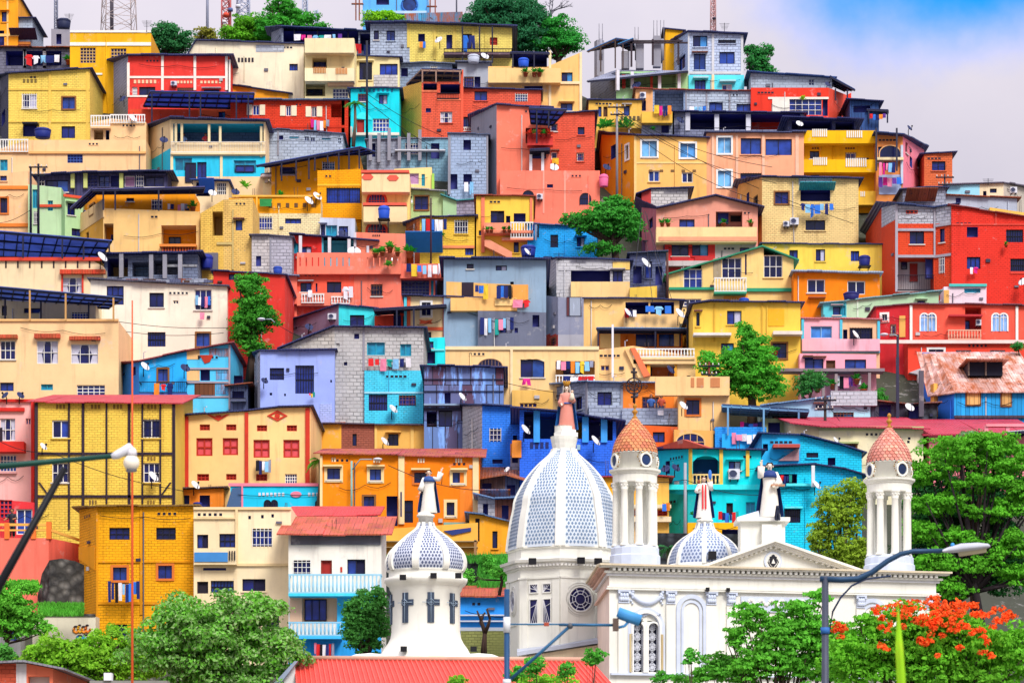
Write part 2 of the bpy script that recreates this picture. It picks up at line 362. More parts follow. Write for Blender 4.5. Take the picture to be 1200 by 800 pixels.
        if c == 'k':
            k = MB(); nx, nz = max(2, round((u1-u0)/.28)), max(1, round((z1-z0)/.28)); t = .035
            for i in range(nx+1): u = u0+(u1-u0)*i/nx; k.fbox(F, u-t, u+t, z0, z1, base+.04, base+.12, ex[0] if ex else wm)
            for i in range(nz+1): z = z0+(z1-z0)*i/nz; k.fbox(F, u0, u1, z-t, z+t, base+.045, base+.125, ex[0] if ex else wm)
            o = k.build('breeze_block_grille', s.root); pm = MB(); pm.face([F.pt(u0, z0, base), F.pt(u1, z0, base), F.pt(u1, z1, base), F.pt(u0, z1, base)], INT); pm.build('opening', o); return
        fm, fw, nx, nz, pane = ST[c]
        if (u1-u0) > 2.6 and c in 'nw': nx = 4
        if (u1-u0) < .6 and c in 'nw': nx = 1
        k = MB(); a, b = base+.01, base+.09
        if c in 'oOmq': b = .05 if dd is None else b; a = a if dd is not None else -.1
        e = fw if c in 'oOmq' else 0; g = fw if not e else .04
        if e:
            k.fbox(F, u0-e, u0+.02, z0-e, z1+e, a, b, fm); k.fbox(F, u1-.02, u1+e, z0-e, z1+e, a, b, fm)
            k.fbox(F, u0+.02, u1-.02, z0-e, z0+.02, a, b+.03, fm); k.fbox(F, u0+.02, u1-.02, z1-.02, z1+e, a, b, fm)
            a, b = base+.01, base+.06; fm = DARK if c != 'q' else WHITE
        else:
            k.fbox(F, u0, u0+g, z0, z1, a, b, fm); k.fbox(F, u1-g, u1, z0, z1, a, b, fm)
            k.fbox(F, u0+g, u1-g, z0, z0+g, a, b, fm); k.fbox(F, u0+g, u1-g, z1-g, z1, a, b, fm)
        m = .022 if c in 'gGWe' else g*.45
        for i in range(1, nx): u = u0+(u1-u0)*i/nx; k.fbox(F, u-m, u+m, z0+g, z1-g, a+.01, b-.01, fm)
        for i in range(1, nz): z = z0+(z1-z0)*i/nz; k.fbox(F, u0+g, u1-g, z-m, z+m, a+.005, b-.015, fm)
        if c in 'nwWcoq' and dd is None and s.rng.random() < .7:
            k.fbox(F, u0-.08, u1+.08, z0-.09, z0-.01, .003, .1, s.rng.choice([wm, 'o:d9d4cc']))
        nm = 'door' if c in 'DdT' else 'window'
        o = k.build(nm, s.root); pm = MB()
        if c in 'nwob' and dd is None:
            rr = s.rng.random(); g_ = MB()
            if rr < .2:
                m_ = s.rng.choice([IRON, WHITE, 'o:7a4a38']); n_ = max(3, int((u1-u0)/.2))
                for q in range(n_+1): g_.fbox(F, u0+(u1-u0)*q/n_-.015, u0+(u1-u0)*q/n_+.015, z0-.03, z1+.03, .03, .06, m_)
                for z_ in (z0+.1, (z0+z1)/2, z1-.12): g_.fbox(F, u0-.03, u1+.03, z_-.015, z_+.015, .061, .08, m_)
                g_.build('window_bars', o)
            elif rr < .32: g_.fbox(F, u0-.18, u1+.18, z1+.06, z1+.13, .003, .38, s.rng.choice([wm, 'p:a9a6a8', 'm:8a5a4c'])); g_.build('window_hood', o)
        pn = pane or s.rng.choice(GL if c != 'q' else GL[:3]+['g:4f96d8', 'g:6fb0e4'])
        if c in 'nw' and dd is None and s.rng.random() < .4 and nx >= 2:      # one sash slid open or half curtained
            um = (u0+u1)/2; p2 = s.rng.choice(['g:2c58b0', 'c:c7c8e6', 'g:3a86c8', 'o:14133a', 'g:2440a0'])
            pm.face([F.pt(u0, z0, base), F.pt(um, z0, base), F.pt(um, z1, base), F.pt(u0, z1, base)], pn)
            pm.face([F.pt(um, z0, base), F.pt(u1, z0, base), F.pt(u1, z1, base), F.pt(um, z1, base)], p2)
        elif c == 'c':
            pm.face([F.pt(u0, z0, base), F.pt(u1, z0, base), F.pt(u1, z1, base), F.pt(u0, z1, base)], GL[1]); w = u1-u0; um = (u0+u1)/2; zm = z0+(z1-z0)*.45; cm = MB()
            for sg, ue in ((1, u0), (-1, u1)):
                q = [F.pt(ue+sg*a*w, z, base+.006) for a, z in ((.03, z0+.05), (.3, z0+.05), (.22, zm), (.4, z1-.05), (.03, z1-.05))]; cm.face(q if sg > 0 else q[::-1], pane)
            cm.build('curtain', o)
        else: pm.face([F.pt(u0, z0, base), F.pt(u1, z0, base), F.pt(u1, z1, base), F.pt(u0, z1, base)], pn)
        pm.build('pane' if nm == 'window' else 'door_leaf', o)
        if c == 's':
            for q0, q1 in ((u0-.5, u0-.03), (u1+.03, u1+.5)):
                k = MB(); k.fbox(F, q0, q1, z0, z1, .02, .07, 'o:f3e3c0'); k.build('shutter', o)
    def bal(s, x0, y0, x1, y1, m, pr=.9, kind='S', cap=None, face=None, slab=True, n=None):
        i = s.fi((x0+x1)/2) if face is None else face; F = s.faces[i]
        u0, u1, z0, z1 = F.rect(x0, y0, x1, y1, pr); k = MB(); t = .1; lo = .003
        if pr > .25 and slab: k.fbox(F, u0, u1, z0, z0+.16, lo, pr, m); zz = z0+.16
        else: zz = z0
        if kind == 'S' or kind == 's':
            if kind == 's':      # parapet with upright slots
                q = n or max(3, int((u1-u0)/.9)); h = z1-zz; a, b = zz+h*.3, zz+h*.75
                k.fbox(F, u0, u1, zz, a, pr-t, pr, m); k.fbox(F, u0, u1, b, z1, pr-t, pr, m); w = (u1-u0)/q
                for j in range(q): k.fbox(F, u0+w*j, u0+w*j+w*.42, a, b, pr-t, pr, m); k.fbox(F, u0+w*j+w*.62, u0+w*j+w*1.0, a, b, pr-t, pr, m)
            else: k.fbox(F, u0, u1, zz, z1, pr-t, pr, m)
            if pr > .3: k.fbox(F, u0, u0+t, zz, z1, lo, pr-t, m); k.fbox(F, u1-t, u1, zz, z1, lo, pr-t, m)
            k.build('balcony' if pr > .25 else 'parapet', s.root)
        else:
            o = k.build('balcony', s.root) or s.root
            k = MB(); rail = cap or (WHITE if kind == 'B' else IRON); w = .22 if kind == 'B' else .14; r = .045 if kind == 'B' else .014
            q = max(2, int((u1-u0)/w)); h = z1-zz
            k.fbox(F, u0, u1, z1-.09 if kind == 'B' else z1-.04, z1, pr-t, pr, rail); k.fbox(F, u0, u1, zz, zz+.07, pr-t, pr, rail)
            for j in range(q+1):
                a = F.pt(u0+.05+(u1-u0-.1)*j/q, 0, pr-.05)
                if kind == 'B':
                    k.lathe((a.x, a.y, zz+.07), [(.03, 0), (.05, .03*h), (.068, h*.3), (.035, h*.6), (.05, h*.8), (.04, h-.16)], rail, 6, cap=False)
                else: k.tube((a.x, a.y, zz+.07), (a.x, a.y, z1-.04), r, rail, n=4, cap=False)
            if pr > .3:
                for uu in (u0, u1-.06): k.fbox(F, uu, uu+.06, z1-.08, z1, lo, pr-t, rail)
            k.build('balustrade', o)
        return s
    def slots(s, x0, y0, x1, y1, n, m, w=.12, pr=.04):     # small raised motifs in a row
        F = s.faces[s.fi((x0+x1)/2)]; u0, u1, z0, z1 = F.rect(x0, y0, x1, y1)
        w = min(w, (u1-u0)/n*.3)
        for j in range(n):
            k = MB(); u = u0+(u1-u0)*(j+.5)/n; k.fbox(F, u-w, u+w, z0, z1, .003, pr, m); k.build('wall_motif', s.root)
        return s
    def band(s, txt, m, pr=.07):
        for j, q in enumerate(txt.split(';')):
            x0, y0, x1, y1 = map(float, q.split()); F = s.faces[s.fi((x0+x1)/2)]; R = F.rect(x0, y0, x1, y1); k = MB()
            e = .0017*((j*7) % 5)
            k.fbox(F, *R, .003, pr+e, m); k.build('pilaster' if R[3]-R[2] > R[1]-R[0] else 'band', s.root)
        return s
    def poly(s, pts, m, pr=.05, name='wall_motif', d0=.003):
        q = [tuple(map(float, a.split())) for a in pts.split(',')]; F = s.faces[s.fi(sum(a[0] for a in q)/len(q))]
        uz = [(F.u(a[0]), F.z(a[1], F.u(a[0]))) for a in q]; n = len(uz); k = MB()
        k.idx([F.pt(u, z, pr) for u, z in uz]+[F.pt(u, z, d0) for u, z in uz], [tuple(range(n-1, -1, -1)), tuple(range(n, 2*n))]+[(i, (i+1) % n, n+(i+1) % n, n+i) for i in range(n)], m)
        k.build(name, s.root); return s
    def arch(s, x0, y0, x1, y1, fm, pm, bars=3, fw=.12, pr=.07):   # arched opening laid on the wall: surround, bars and pane
        F = s.faces[s.fi((x0+x1)/2)]; u0, u1, z0, z1 = F.rect(x0, y0, x1, y1); r = (u1-u0)/2; um = (u0+u1)/2; rz = min(r, (z1-z0)*.6); zs = z1-rz; n = 12
        arc = lambda q, e: [(um+(q)*math.cos(math.pi*j/n), zs+(rz+e)*math.sin(math.pi*j/n)) for j in range(n+1)]
        inn = [(u1, z0)]+arc(r, 0)+[(u0, z0)]; out = [(u1+fw, z0-.02)]+arc(r+fw, fw)+[(u0-fw, z0-.02)]; k = MB()
        for j in range(len(inn)-1):
            a, b, c, d = inn[j], inn[j+1], out[j+1], out[j]
            k.idx([F.pt(*q, .004) for q in (a, b, c, d)]+[F.pt(*q, pr) for q in (a, b, c, d)], [(0, 1, 2, 3), (7, 6, 5, 4), (0, 4, 5, 1), (2, 6, 7, 3)], fm)
        for j in range(1, bars+1):
            u = u0+(u1-u0)*j/(bars+1); k.fbox(F, u-.02, u+.02, z0, zs+rz*math.sqrt(max(0, 1-((u-um)/r)**2)), .012, .05, fm)
        if bars: k.fbox(F, u0, u1, zs-.02, zs+.02, .013, .052, fm)
        o = k.build('window', s.root); p = MB(); p.face([F.pt(*q, .008) for q in inn], pm); p.build('pane', o); return s
    def post(s, txt, m='p:a9a6ac', w=.14, d=.0):
        for q in txt.split(';'):
            x, y0, y1 = map(float, q.split()[:3]); F = s.faces[s.fi(x)]; u = F.u(x, d); k = MB()
            k.fbox(F, u-w, u+w, F.z(y1, u, d), F.z(y0, u, d), d-2*w, d, m); k.build('post', s.root)
        return s
    def canopy(s, q, d0, d1, m='m:2b2d49', posts='', pm='i:2a2c44', pur=5, th=.06):
        # q: front-left, front-right, back-right, back-left in the photo; d0/d1 metres in front of (-) or behind the face line
        c = [tuple(map(float, a.split())) for a in q.split(',')]
        W = [P(*c[0], s.D+d0), P(*c[1], s.D+d0), P(*c[2], s.D+d1), P(*c[3], s.D+d1)]; up = Vector((0, 0, th)); k = MB()
        k.hexa(W+[w+up for w in W], m); o = k.build('canopy_roof', s.root); k = MB(); dn = Vector((0, 0, -.1)); e = Vector((0, 0, -.004))
        for a, b, n in ((0, 1, pur),):
            for j in range(n+1):
                t = j/n; p, r = W[0].lerp(W[1], t), W[3].lerp(W[2], t); x = Vector((.04, 0, 0))
                k.hexa([p-x+dn, p+x+dn, r+x+dn, r-x+dn, p-x+e, p+x+e, r+x+e, r-x+e], pm)
            for t in (.02, .34, .67, .98):
                p, r = W[0].lerp(W[3], t), W[1].lerp(W[2], t); y = Vector((0, .05, 0)); dd = Vector((0, 0, -.17))
                k.hexa([p-y+dd, r-y+dd, r+y+dd, p+y+dd, p-y+e*2, r-y+e*2, r+y+e*2, p+y+e*2], pm)
        k.build('roof_framing', o)
        for a in (posts.split(';') if posts else []):
            v = a.split(); x, yt, yb = map(float, v[:3]); dd = float(v[3]) if len(v) > 3 else d0+.1; k = MB()
            p = P(x, yt, s.D+dd); k.box(p.x-.06, p.x+.06, p.y-.06, p.y+.06, ZC+(HZ-yb)/FP*(s.D+dd), p.z, v[4] if len(v) > 4 else pm); k.build('post', s.root)
        return s
    def aw(s, x0, y0, x1, y1, m, pr=.9):       # sloping awning over a window
        F = s.faces[s.fi((x0+x1)/2)]; u0, u1, z0, z1 = F.rect(x0, y0, x1, y1); k = MB()
        k.hexa([F.pt(u0, z0, pr), F.pt(u1, z0, pr), F.pt(u1, z1, .01), F.pt(u0, z1, .01), F.pt(u0, z0+.05, pr), F.pt(u1, z0+.05, pr), F.pt(u1, z1+.05, .01), F.pt(u0, z1+.05, .01)], m)
        k.build('awning', s.root); return s
# ---------------------------------------------------------------- small things
def dish(x, y, r, D, dark=False, label='', aim=.5):
    c = P(x, y, D); R = r/FP*D; m = 'o:2b3560' if dark else 'o:e4e6ea'
    root = empty('satellite_dish', c-Vector((0, 0, R*1.7)), label, 'satellite dish', 'satellite dishes on the houses')
    ax = Vector((math.sin(aim), -math.cos(aim)*.8, .62)).normalized(); M3 = ax.to_track_quat('Z', 'Y').to_matrix(); k = MB(); n = 20; pr = [(0.02, -.3), (.35, -.26), (.7, -.13), (1, .05), (1, .09), (.7, -.09), (.02, -.25)]
    vs = [c+M3 @ Vector((R*a*math.cos(6.2832*j/n), R*a*math.sin(6.2832*j/n), R*z)) for a, z in pr for j in range(n)]
    k.idx(vs, [(i*n+j, i*n+(j+1) % n, (i+1)*n+(j+1) % n, (i+1)*n+j) for i in range(len(pr)-1) for j in range(n)], m, True); k.build('reflector', root)
    k = MB(); k.tube(c+M3 @ Vector((0, -R, 0)), c+M3 @ Vector((0, -.1*R, R*.9)), .025, IRON, n=5); k.ball(c+M3 @ Vector((0, -.1*R, R*.9)), .08, IRON, 6, 4); k.build('feed_arm', root)
    k = MB(); k.path([c-ax*R*.3, c-ax*R*.55-Vector((0, 0, R*.3)), c-ax*R*.55-Vector((0, 0, R*1.7))], .035, IRON, 6); k.build('mast', root)
def aircon(x0, y0, x1, y1, D, label):
    a, b = P(x0, y1, D), P(x1, y0, D); root = empty('air_conditioner', ((a.x+b.x)/2, D, a.z), label, 'air conditioner', 'air conditioners on the house walls')
    k = MB(); k.box(a.x, b.x, D, D+.4, a.z, b.z, 'o:d8dbe4'); k.build('casing', root); c = P((x0*.62+x1*.38), (y0+y1)/2, D); r = min(b.z-a.z, b.x-a.x)*.38; k = MB()
    n = 16; pts = [(c.x+r*math.cos(6.283*j/n), D-.02, c.z+r*math.sin(6.283*j/n)) for j in range(n)]
    k.face(pts[::-1], 'o:39405e'); k.path(pts+[pts[0], pts[1]], .025, 'o:a8adbd', 5, False); k.build('fan_grille', root)
    k = MB(); [k.box(q, q+.05, D-.05, D+.5, a.z-.12, a.z-.005, IRON) for q in (a.x+.08, b.x-.13)]; k.build('bracket', root)
def tank(x0, y0, x1, y1, D, label, m='o:20305e', stand=None):
    a, b = P(x0, y1, D), P(x1, y0, D); R = (b.x-a.x)/2; h = b.z-a.z; c = ((a.x+b.x)/2, D, a.z)
    root = empty('water_tank', c, label, 'water tank', 'plastic water tanks on the roofs'); k = MB()
    k.lathe(c, [(R*.82, 0), (R*.86, h*.05), (R*.97, h*.6), (R*.92, h*.63), (R, h*.68), (R, h*.8), (R*.75, h*.93)], m, 20); k.build('tank_body', root)
    k = MB(); k.lathe((c[0], c[1], c[2]+h*.93), [(R*.5, 0), (R*.5, h*.04), (R*.3, h*.07)], m, 16); k.build('lid', root)
    if stand:
        k = MB(); z = ZC+(HZ-stand)/FP*D
        for q in (-.7, .7):
            for w in (-.7, .7): k.tube((c[0]+R*q, D+R*w, z), (c[0]+R*q, D+R*w, a.z), .04, IRON, n=5)
        k.box(c[0]-R, c[0]+R, D-R, D+R, a.z-.08, a.z, IRON); k.build('stand', root)
CN = {'white': 'c:eceaf0', 'red': 'c:d8262a', 'pink': 'c:f08aa8', 'navy': 'c:1c2a6c', 'blue': 'c:2f74d8', 'sky blue': 'c:86c4ee', 'yellow': 'c:f2cc3a', 'black': 'c:16161f', 'grey': 'c:8f93a8', 'teal': 'c:1f9c94', 'orange': 'c:f08a2c', 'purple': 'c:6a3a9c', 'green': 'c:2f8c48', 'magenta': 'c:e0288c'}
_ORD = ['', 'second ', 'third ', 'fourth ', 'fifth ', 'sixth ']
def laundry(where, x0, x1, y, h, D, cols, y2=None, line=True, sag=.12, words='hanging on the washing line'):
    y2 = y if y2 is None else y2; a, b = P(x0, y, D), P(x1, y2, D); rng = random.Random(zlib.crc32(where.encode())); n = len(cols); cnt = {}; tot = {}
    for c in cols: tot[c] = tot.get(c, 0)+1
    if line:
        k = MB(); k.path([a.lerp(b, t/8)-Vector((0, 0, sag*math.sin(math.pi*t/8))) for t in range(9)], .012, IRON, 4); o = k.build('washing_line', None, loc=a); tag(o, 'thin washing line '+where, 'washing line', 'washing lines')
    w = (b.x-a.x)/n
    for j, c in enumerate(cols):
        cnt[c] = cnt.get(c, 0)+1; t = (j+.5)/n; top = a.lerp(b, t)-Vector((0, .02, sag*math.sin(math.pi*t))); hh = h/FP*D*rng.uniform(.5, 1.15); ww = w*rng.uniform(.32, .62); top.y -= rng.uniform(0, .05); kind = rng.choice('ststp') if ww > .18 else 't'
        ol = {'t': [(-1, 0), (1, 0), (1, -1), (-1, -1)], 's': [(-.6, 0), (.6, 0), (1.1, -.3), (.8, -.42), (.62, -.3), (.62, -1), (-.62, -1), (-.62, -.3), (-.8, -.42), (-1.1, -.3)], 'p': [(-.7, 0), (.7, 0), (.85, -1), (.15, -1), (0, -.35), (-.15, -1), (-.85, -1)]}[kind]
        k = MB(); N_ = len(ol); ph = rng.uniform(0, 6)
        fr = [Vector((top.x+px*ww*(1+.12*pz*math.sin(ph*3))+.1*ww*pz*math.cos(ph*2), top.y+.09*math.sin(px*4+ph)*(.2-pz), top.z+pz*hh*(1+.12*math.sin(3*px+ph))-.04*abs(px)*math.sin(ph))) for px, pz in ol]; bk = [v+Vector((0, .025, 0)) for v in fr]
        k.idx(fr+bk, [tuple(range(N_-1, -1, -1)), tuple(range(N_, 2*N_))]+[(i, (i+1) % N_, N_+(i+1) % N_, N_+i) for i in range(N_)], CN[c])
        o = k.build({'t': 'towel', 's': 'shirt', 'p': 'trousers'}[kind], None, loc=top)
        nm = {'t': 'cloth', 's': 'shirt', 'p': 'trousers'}[kind]
        pre = _ORD[cnt[c]-1] if tot[c] > 1 else ''
        if tot[c] > 1 and cnt[c] == 1: pre = 'first '
        tag(o, f'{pre}{c} {nm} ' + ('from left ' if tot[c] > 1 else '') + where, 'laundry', 'laundry '+where)
def plant(x, y, h, D, label, pot='o:b5562f', m='l:2f8a2c', kind='bush', n=40):
    c = P(x, y, D); H_ = h/FP*D; root = empty('potted_plant', c, label, 'potted plant', 'potted plants on balconies and roofs'); rng = random.Random(zlib.crc32(label.encode())); R = H_*.28
    if pot: k = MB(); k.lathe(c, [(R*.6, 0), (R*.85, H_*.32), (R*.95, H_*.32), (R*.95, H_*.38)], pot, 10); k.build('pot', root)
    k = MB()
    for j in range(n):
        a = rng.uniform(0, 6.283); e = rng.uniform(.1, 1.3); d = Vector((math.cos(a)*math.cos(e), math.sin(a)*math.cos(e), math.sin(e))); L_ = H_*rng.uniform(.35, .75); p = c+Vector((0, 0, H_*.36)); s = d.cross(Vector((0, 0, 1))).normalized()*L_*.14
        mid = p+d*L_*.6+Vector((0, 0, .05)); k.face([p, mid-s, p+d*L_-Vector((0, 0, L_*.12)), mid+s], m)
    k.build('leaves', root, uv=False)
def wire(label, pts, r=.02, sag=.4, m='i:15161f'):
    q = [P(*p) for p in pts]; k = MB()
    for a, b in zip(q, q[1:]):
        k.path([a.lerp(b, t/10)-Vector((0, 0, sag*math.sin(math.pi*t/10))) for t in range(11)], r, m, 5)
    tag(k.build('power_cable', None, loc=q[0]), label, 'cable', 'overhead cables')
def pole(label, x, y0, y1, D, r=.09, m='p:8d8a90', arms=True, x1=None, name='utility_pole', lean=0):
    a, b = P(x, y1, D), P(x1 if x1 is not None else x, y0, D); root = empty(name, a, label, 'utility pole' if name == 'utility_pole' else 'pole', 'poles')
    k = MB(); k.tube(a, b, r*1.2, m, r, 8); k.build('shaft', root)
    if arms:
        for j in range(2):
            z = b-Vector((0, 0, .3+.6*j)); k = MB(); k.box(z.x-.75+.2*j, z.x+.75-.2*j, z.y-.16, z.y-.06, z.z-.05, z.z+.05, IRON); o = k.build('crossarm', root); k = MB()
            for q in (-.65, -.25, .25, .65): k.lathe((z.x+q*(1-.25*j), z.y-.11, z.z+.06), [(.03, 0), (.06, .05), (.03, .1), (.05, .15)], 'o:d9d6cf', 6)
            k.build('insulator_row', o)
    return root
SKY_S, SUN_E, SUN_A, EXPO = .1, 1.15, 20, 1.5
CLOUD_A, CLOUD_B, SKY_T = (1.98, 1.88, 2.22, 1), (2.5, 2.32, 2.55, 1), (.02, .42, 1.15, 1)
NAVY = 'm:363d6c'; BLK = 'k:aebccf'; BLKG = 'k:b3b0b4'; CONC = 'p:92929c'; RF = NAVY+' .7 .35 .12'
# ============ top left of the hill
h = H('orange plastered house cut by the top left corner with thin dark eave', ['p:f3a53a'], '-26 -8, 21 -6', 60, '-4 36 5 56 f;2 14 9 26 n', roof=NAVY+' .4 .2', zones='38 p:f3a53a')
h.band('-26 40 22 43;8 0 10 60', 'o:f7c87a')
h = H('small grey block house under a dark awning beside the orange corner house', [BLK], '20 22, 38 22', 56, '24 38 29 46 n', roof=NAVY+' .5 .4 .1')
h.aw(13, 47, 44, 38, 'm:33254a', 1.3); h.band('20 50 36 53', 'p:d98a4a', .25)
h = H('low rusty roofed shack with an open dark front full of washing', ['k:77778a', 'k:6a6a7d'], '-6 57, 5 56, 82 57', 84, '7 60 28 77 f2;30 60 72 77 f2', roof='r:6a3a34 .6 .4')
h.post('29 58 80;52 58 80')
laundry('in the open shack under the rusty roof', 30, 71, 64, 11, h.D-.3, ['red', 'white', 'sky blue', 'navy', 'white'])
plant(80, 76, 14, h.D-.6, 'leafy green pot plant beside the open rusty roofed shack')
h = H('bare concrete stair head carrying a dark water tank', [CONC], '60 34, 82 35', 58, '66 40 72 52 f', flat=True); HT = h
tank(66, 22, 83, 34, h.D+1.2, 'dark water tank on the concrete stair head near the lattice mast', 'o:20284a')
h = H('yellow orange house with white cornice line and lattice windows near skyline', ['p:f5b93a', 'p:e9a62e'], '82 36, 177 39', 112, '94 56 112 74 k o:d0aa62;130 57 148 73 k o:d0aa62')
h.band('82 50 177 54;82 36 177 38.5', 'o:f4efe4').band('105 86 120 88', 'o:f4efe4')
h = H('yellow painted brick house with two columns of windows at upper left', ['k:4e4e62', 'b:f5d457'], '0 92 5, 10 87, 105 81', 166, '26 110 43 127 w;73 114 88 128 m;27 147 43 160 f;72 148 88 162 n;2 130 6 146 f', roof=NAVY+' .6 .3 .12'); HY = h
h.band('57 86 60 165;10 104 105 106;10 142 105 144;101 84 104 165', 'p:e6bf4a').slots(26, 93, 44, 97, 4, 'o:7d6a34', .1).band('28 146 46 148', IRON, .9)
tank(40, 150, 60, 162, h.D-1.4, 'blue covered tank in front of the upper left yellow brick house', 'o:1b2a7a'); dish(9, 128, 0.1, h.D-.3, False, 'tiny white dish at the edge of the yellow brick house')
h = H('peach house with a curved rooftop parapet and blue lattice vent', ['p:f8c98e'], '-12 178, 33 164, 171 164', 240, '79 181 97 191 k o:3b5aa8;0 187 9 200 t;20 206 30 216 n', D=Dof(214))
h.band('-12 177 33 179.5;34 178 171 180.5', 'o:f2b069', .16).bal(-12, 163, 16, 178, 'p:f8c98e', .2, 'B').bal(15, 163, 33, 178, 'p:f8c98e', .25, 'B'); HP = h
h = H('peach stair tower with white balustraded roof terrace', ['p:f8c98e'], '106 144, 129 139 , 171 143', 182, '110 152 121 166 L1.5;124 153 133 167 f1.2', D=Dof(200))
h.bal(106, 135, 129, 150, 'p:f8c98e', .7, 'B').bal(129, 134, 170, 144, 'p:f8c98e', .2, 'B')
dish(156, 139, 5, h.D-.6, False, 'white dish on the balustrade of the peach stair tower', .7)
h = H('peach house wing at left edge with orange bands and green shutters', ['p:f8c48c'], '-14 206, 33 200', 275, '0 232 9 250 O;-8 234 -2 250 O;0 206 8 212 n', D=Dof(268))
h.band('-14 218 33 222;-14 262 33 266', 'o:f0842e', .12)
h = H('red house with white beam grid and block side wall', ['k:9a9eb2', 'p:e2423a'], '128 76 6, 150 66, 268 66', 142, '163 102 182 113 n;208 103 227 107 n;239 105 257 109 n;155 102 161 113 G', roof=NAVY+' .9 .5 .15'); HR = h
h.band('149 74 152 114;189 66 192 106;227 66 230 106;264 66 267 106', 'o:f6e9dc', .1).band('150 89.5 267 92;150 112 180 114', 'o:f6e9dc', .06).slots(156, 94, 184, 98, 6, 'o:e9c9a0', .12).slots(207, 95, 226, 98, 5, 'o:e9c9a0', .12).slots(234, 95, 260, 98, 6, 'o:e9c9a0', .12)
h.post('268 70 140', 'o:f6e9dc')
aircon(200, 95, 207, 100, h.D-.45, 'air conditioner high on the red house with white beams')
dish(144, 116, 4.5, h.D-.8, True, 'dark dish beside the block side of the red house', -.5)
h = H('salmon red house front under a dark pergola roof beside grey block annex', ['p:de5138', 'p:ea6a44'], '152 128, 232 128, 298 128', 150, '256 131 264 141 n', D=Dof(147))
h.canopy('176 107,298 109,296 127,168 124', -5, -.15, 'y:7084cc', '178 110 145;222 110 145;235 110 145;277 110 145;291 110 145', pur=9)
h = H('grey block annex with a small white window below dark pergola', [BLK], '232 128, 275 128', 148, '249 132 261 140 W', D=Dof(144))
h = H('turquoise house with open columned terrace under a flat dark roof', ['k:b4b6bd', 'p:f6d39c'], '172 152 5, 200 140, 311 143', 220, '203 145 309 167 L3 k:5f7fae;205 185 225 200 t;217 191 230 214 n;231 190 242 212 n;274 188 300 203 t;276 194 298 202 n', roof=NAVY+' 1.2 .4', zones='182 p:f1d6a0,207 p:38b3cf', D=Dof(215)); HC = h
h.post('206 144 180;213 144 166;245 146 166;258 148 182;306 148 184', 'p:ead9a6', .1, .1)
h.bal(200, 166, 311, 181, 'p:f1d6a0', .3, 'R', cap='o:eeeae0', slab=True)
h.band('200 179 311 183;258 183 261 215;200 183 203 215', 'o:f1dca8', .12)
dish(192, 164, 5, h.D-1, True, 'dark dish on the block corner of the turquoise terraced house', .2)
h = H('cream plastered house with exposed blocks under its sloping roof', ['p:f1e6c9'], '222 62, 230 48, 300 50, 356 52', 116, '339 75 349 83 b', roof=NAVY+' .5 .3', zones='')
h.band('300 53 333 61', 'k:b8c0cc', .04).slots(278, 68, 298, 73, 5, 'o:2c2430', .12).band('285 66 287 97', 'p:d9cdb0', .02)
h = H('narrow orange house strip under a dark sloping roof', ['p:f2a53c'], '268 100, 338 110', 122, '', roof=NAVY+' .6 .4', D=Dof(118))
h = H('red brick-painted house with cream shutters under long grey roof', ['b:e0452d'], '270 118, 408 118', 158, '296 123 304 135 s;335 124 341 136 s;365 125 371 137 s;388 122 400 138 L1.2', roof='m:5b7394 .7 .2 .14'); HS = h
h.post('402 118 157', 'p:e0452d'); h.band('270 147 404 150', 'p:c93a26', .04)
laundry('below the shuttered window of the red house', 364, 386, 140, 13, h.D-.3, ['magenta', 'sky blue', 'pink', 'white', 'orange', 'grey'])
dish(310, 145, 5, h.D-1.2, False, 'white dish leaning at the left of the shuttered red house', -.6)
h = H('long grey block house with small vents beneath the shuttered red house', [BLK], '262 148, 402 157', 190, '327 159 332 164 v;339 160 350 162 t;357 160 362 165 k;364 161 369 166 k;377 162 387 164 t;396 162 400 168 k', roof='m:54607f .4 .2 .1')
h.band('325 152 327 182;303 150 306 186', CONC, .06)
# ============ top centre
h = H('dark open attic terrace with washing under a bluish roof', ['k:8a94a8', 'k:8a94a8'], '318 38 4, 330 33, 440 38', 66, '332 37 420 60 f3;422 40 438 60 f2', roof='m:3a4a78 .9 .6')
h.post('345 36 62;372 36 62;408 38 64', IRON, .06, .1)
laundry('across the open attic terrace near the skyline', 345, 402, 40, 9, h.D-.4, ['white', 'magenta', 'pink', 'sky blue', 'teal', 'white', 'sky blue', 'purple'])
h = H('pale yellow house with two stacked balconies and brown baluster panels', ['p:f5e2a2'], '357 45, 385 45, 415 46', 142, '366 68 383 81 L1.4;367 69 382 80 n^;358 97 381 113 L1.6;360 105 378 112 n^;390 104 408 117 G;393 124 401 134 f', zones='', D=Dof(135))
h.bal(357, 45, 415, 62, 'p:f3e3b0', 1.1, 'S').bal(357, 80, 415, 95, 'p:f5e6b8', 1.1, 'S').bal(384, 95, 414, 100, 'p:efb98a', .6, 'S')
h.slots(368, 83, 383, 90, 8, 'o:c07a3a', .07, 1.16).slots(394, 84, 408, 91, 8, 'o:d58a4a', .07, 1.16)
h = H('pale yellow house with dark windows between balconies and utility pole', ['p:f4e3a6'], '414 66, 468 68', 108, '421 73 436 94 n;445 75 466 88 b', roof=NAVY+' .5 .3')
h.band('438 88 466 102', 'k:c9c9cc', .06).band('426 78 436 94', IRON, .03)
h = H('dark terrace of bare blocks with red and yellow cloths beside yellow house', ['k:6f7f9c'], '440 38, 472 37', 68, '442 42 450 62 f;455 48 468 64 f', roof=NAVY+' .6 .4')
laundry('on the dark bare block terrace', 414, 447, 51, 12, h.D-.5, ['red', 'navy', 'yellow'])
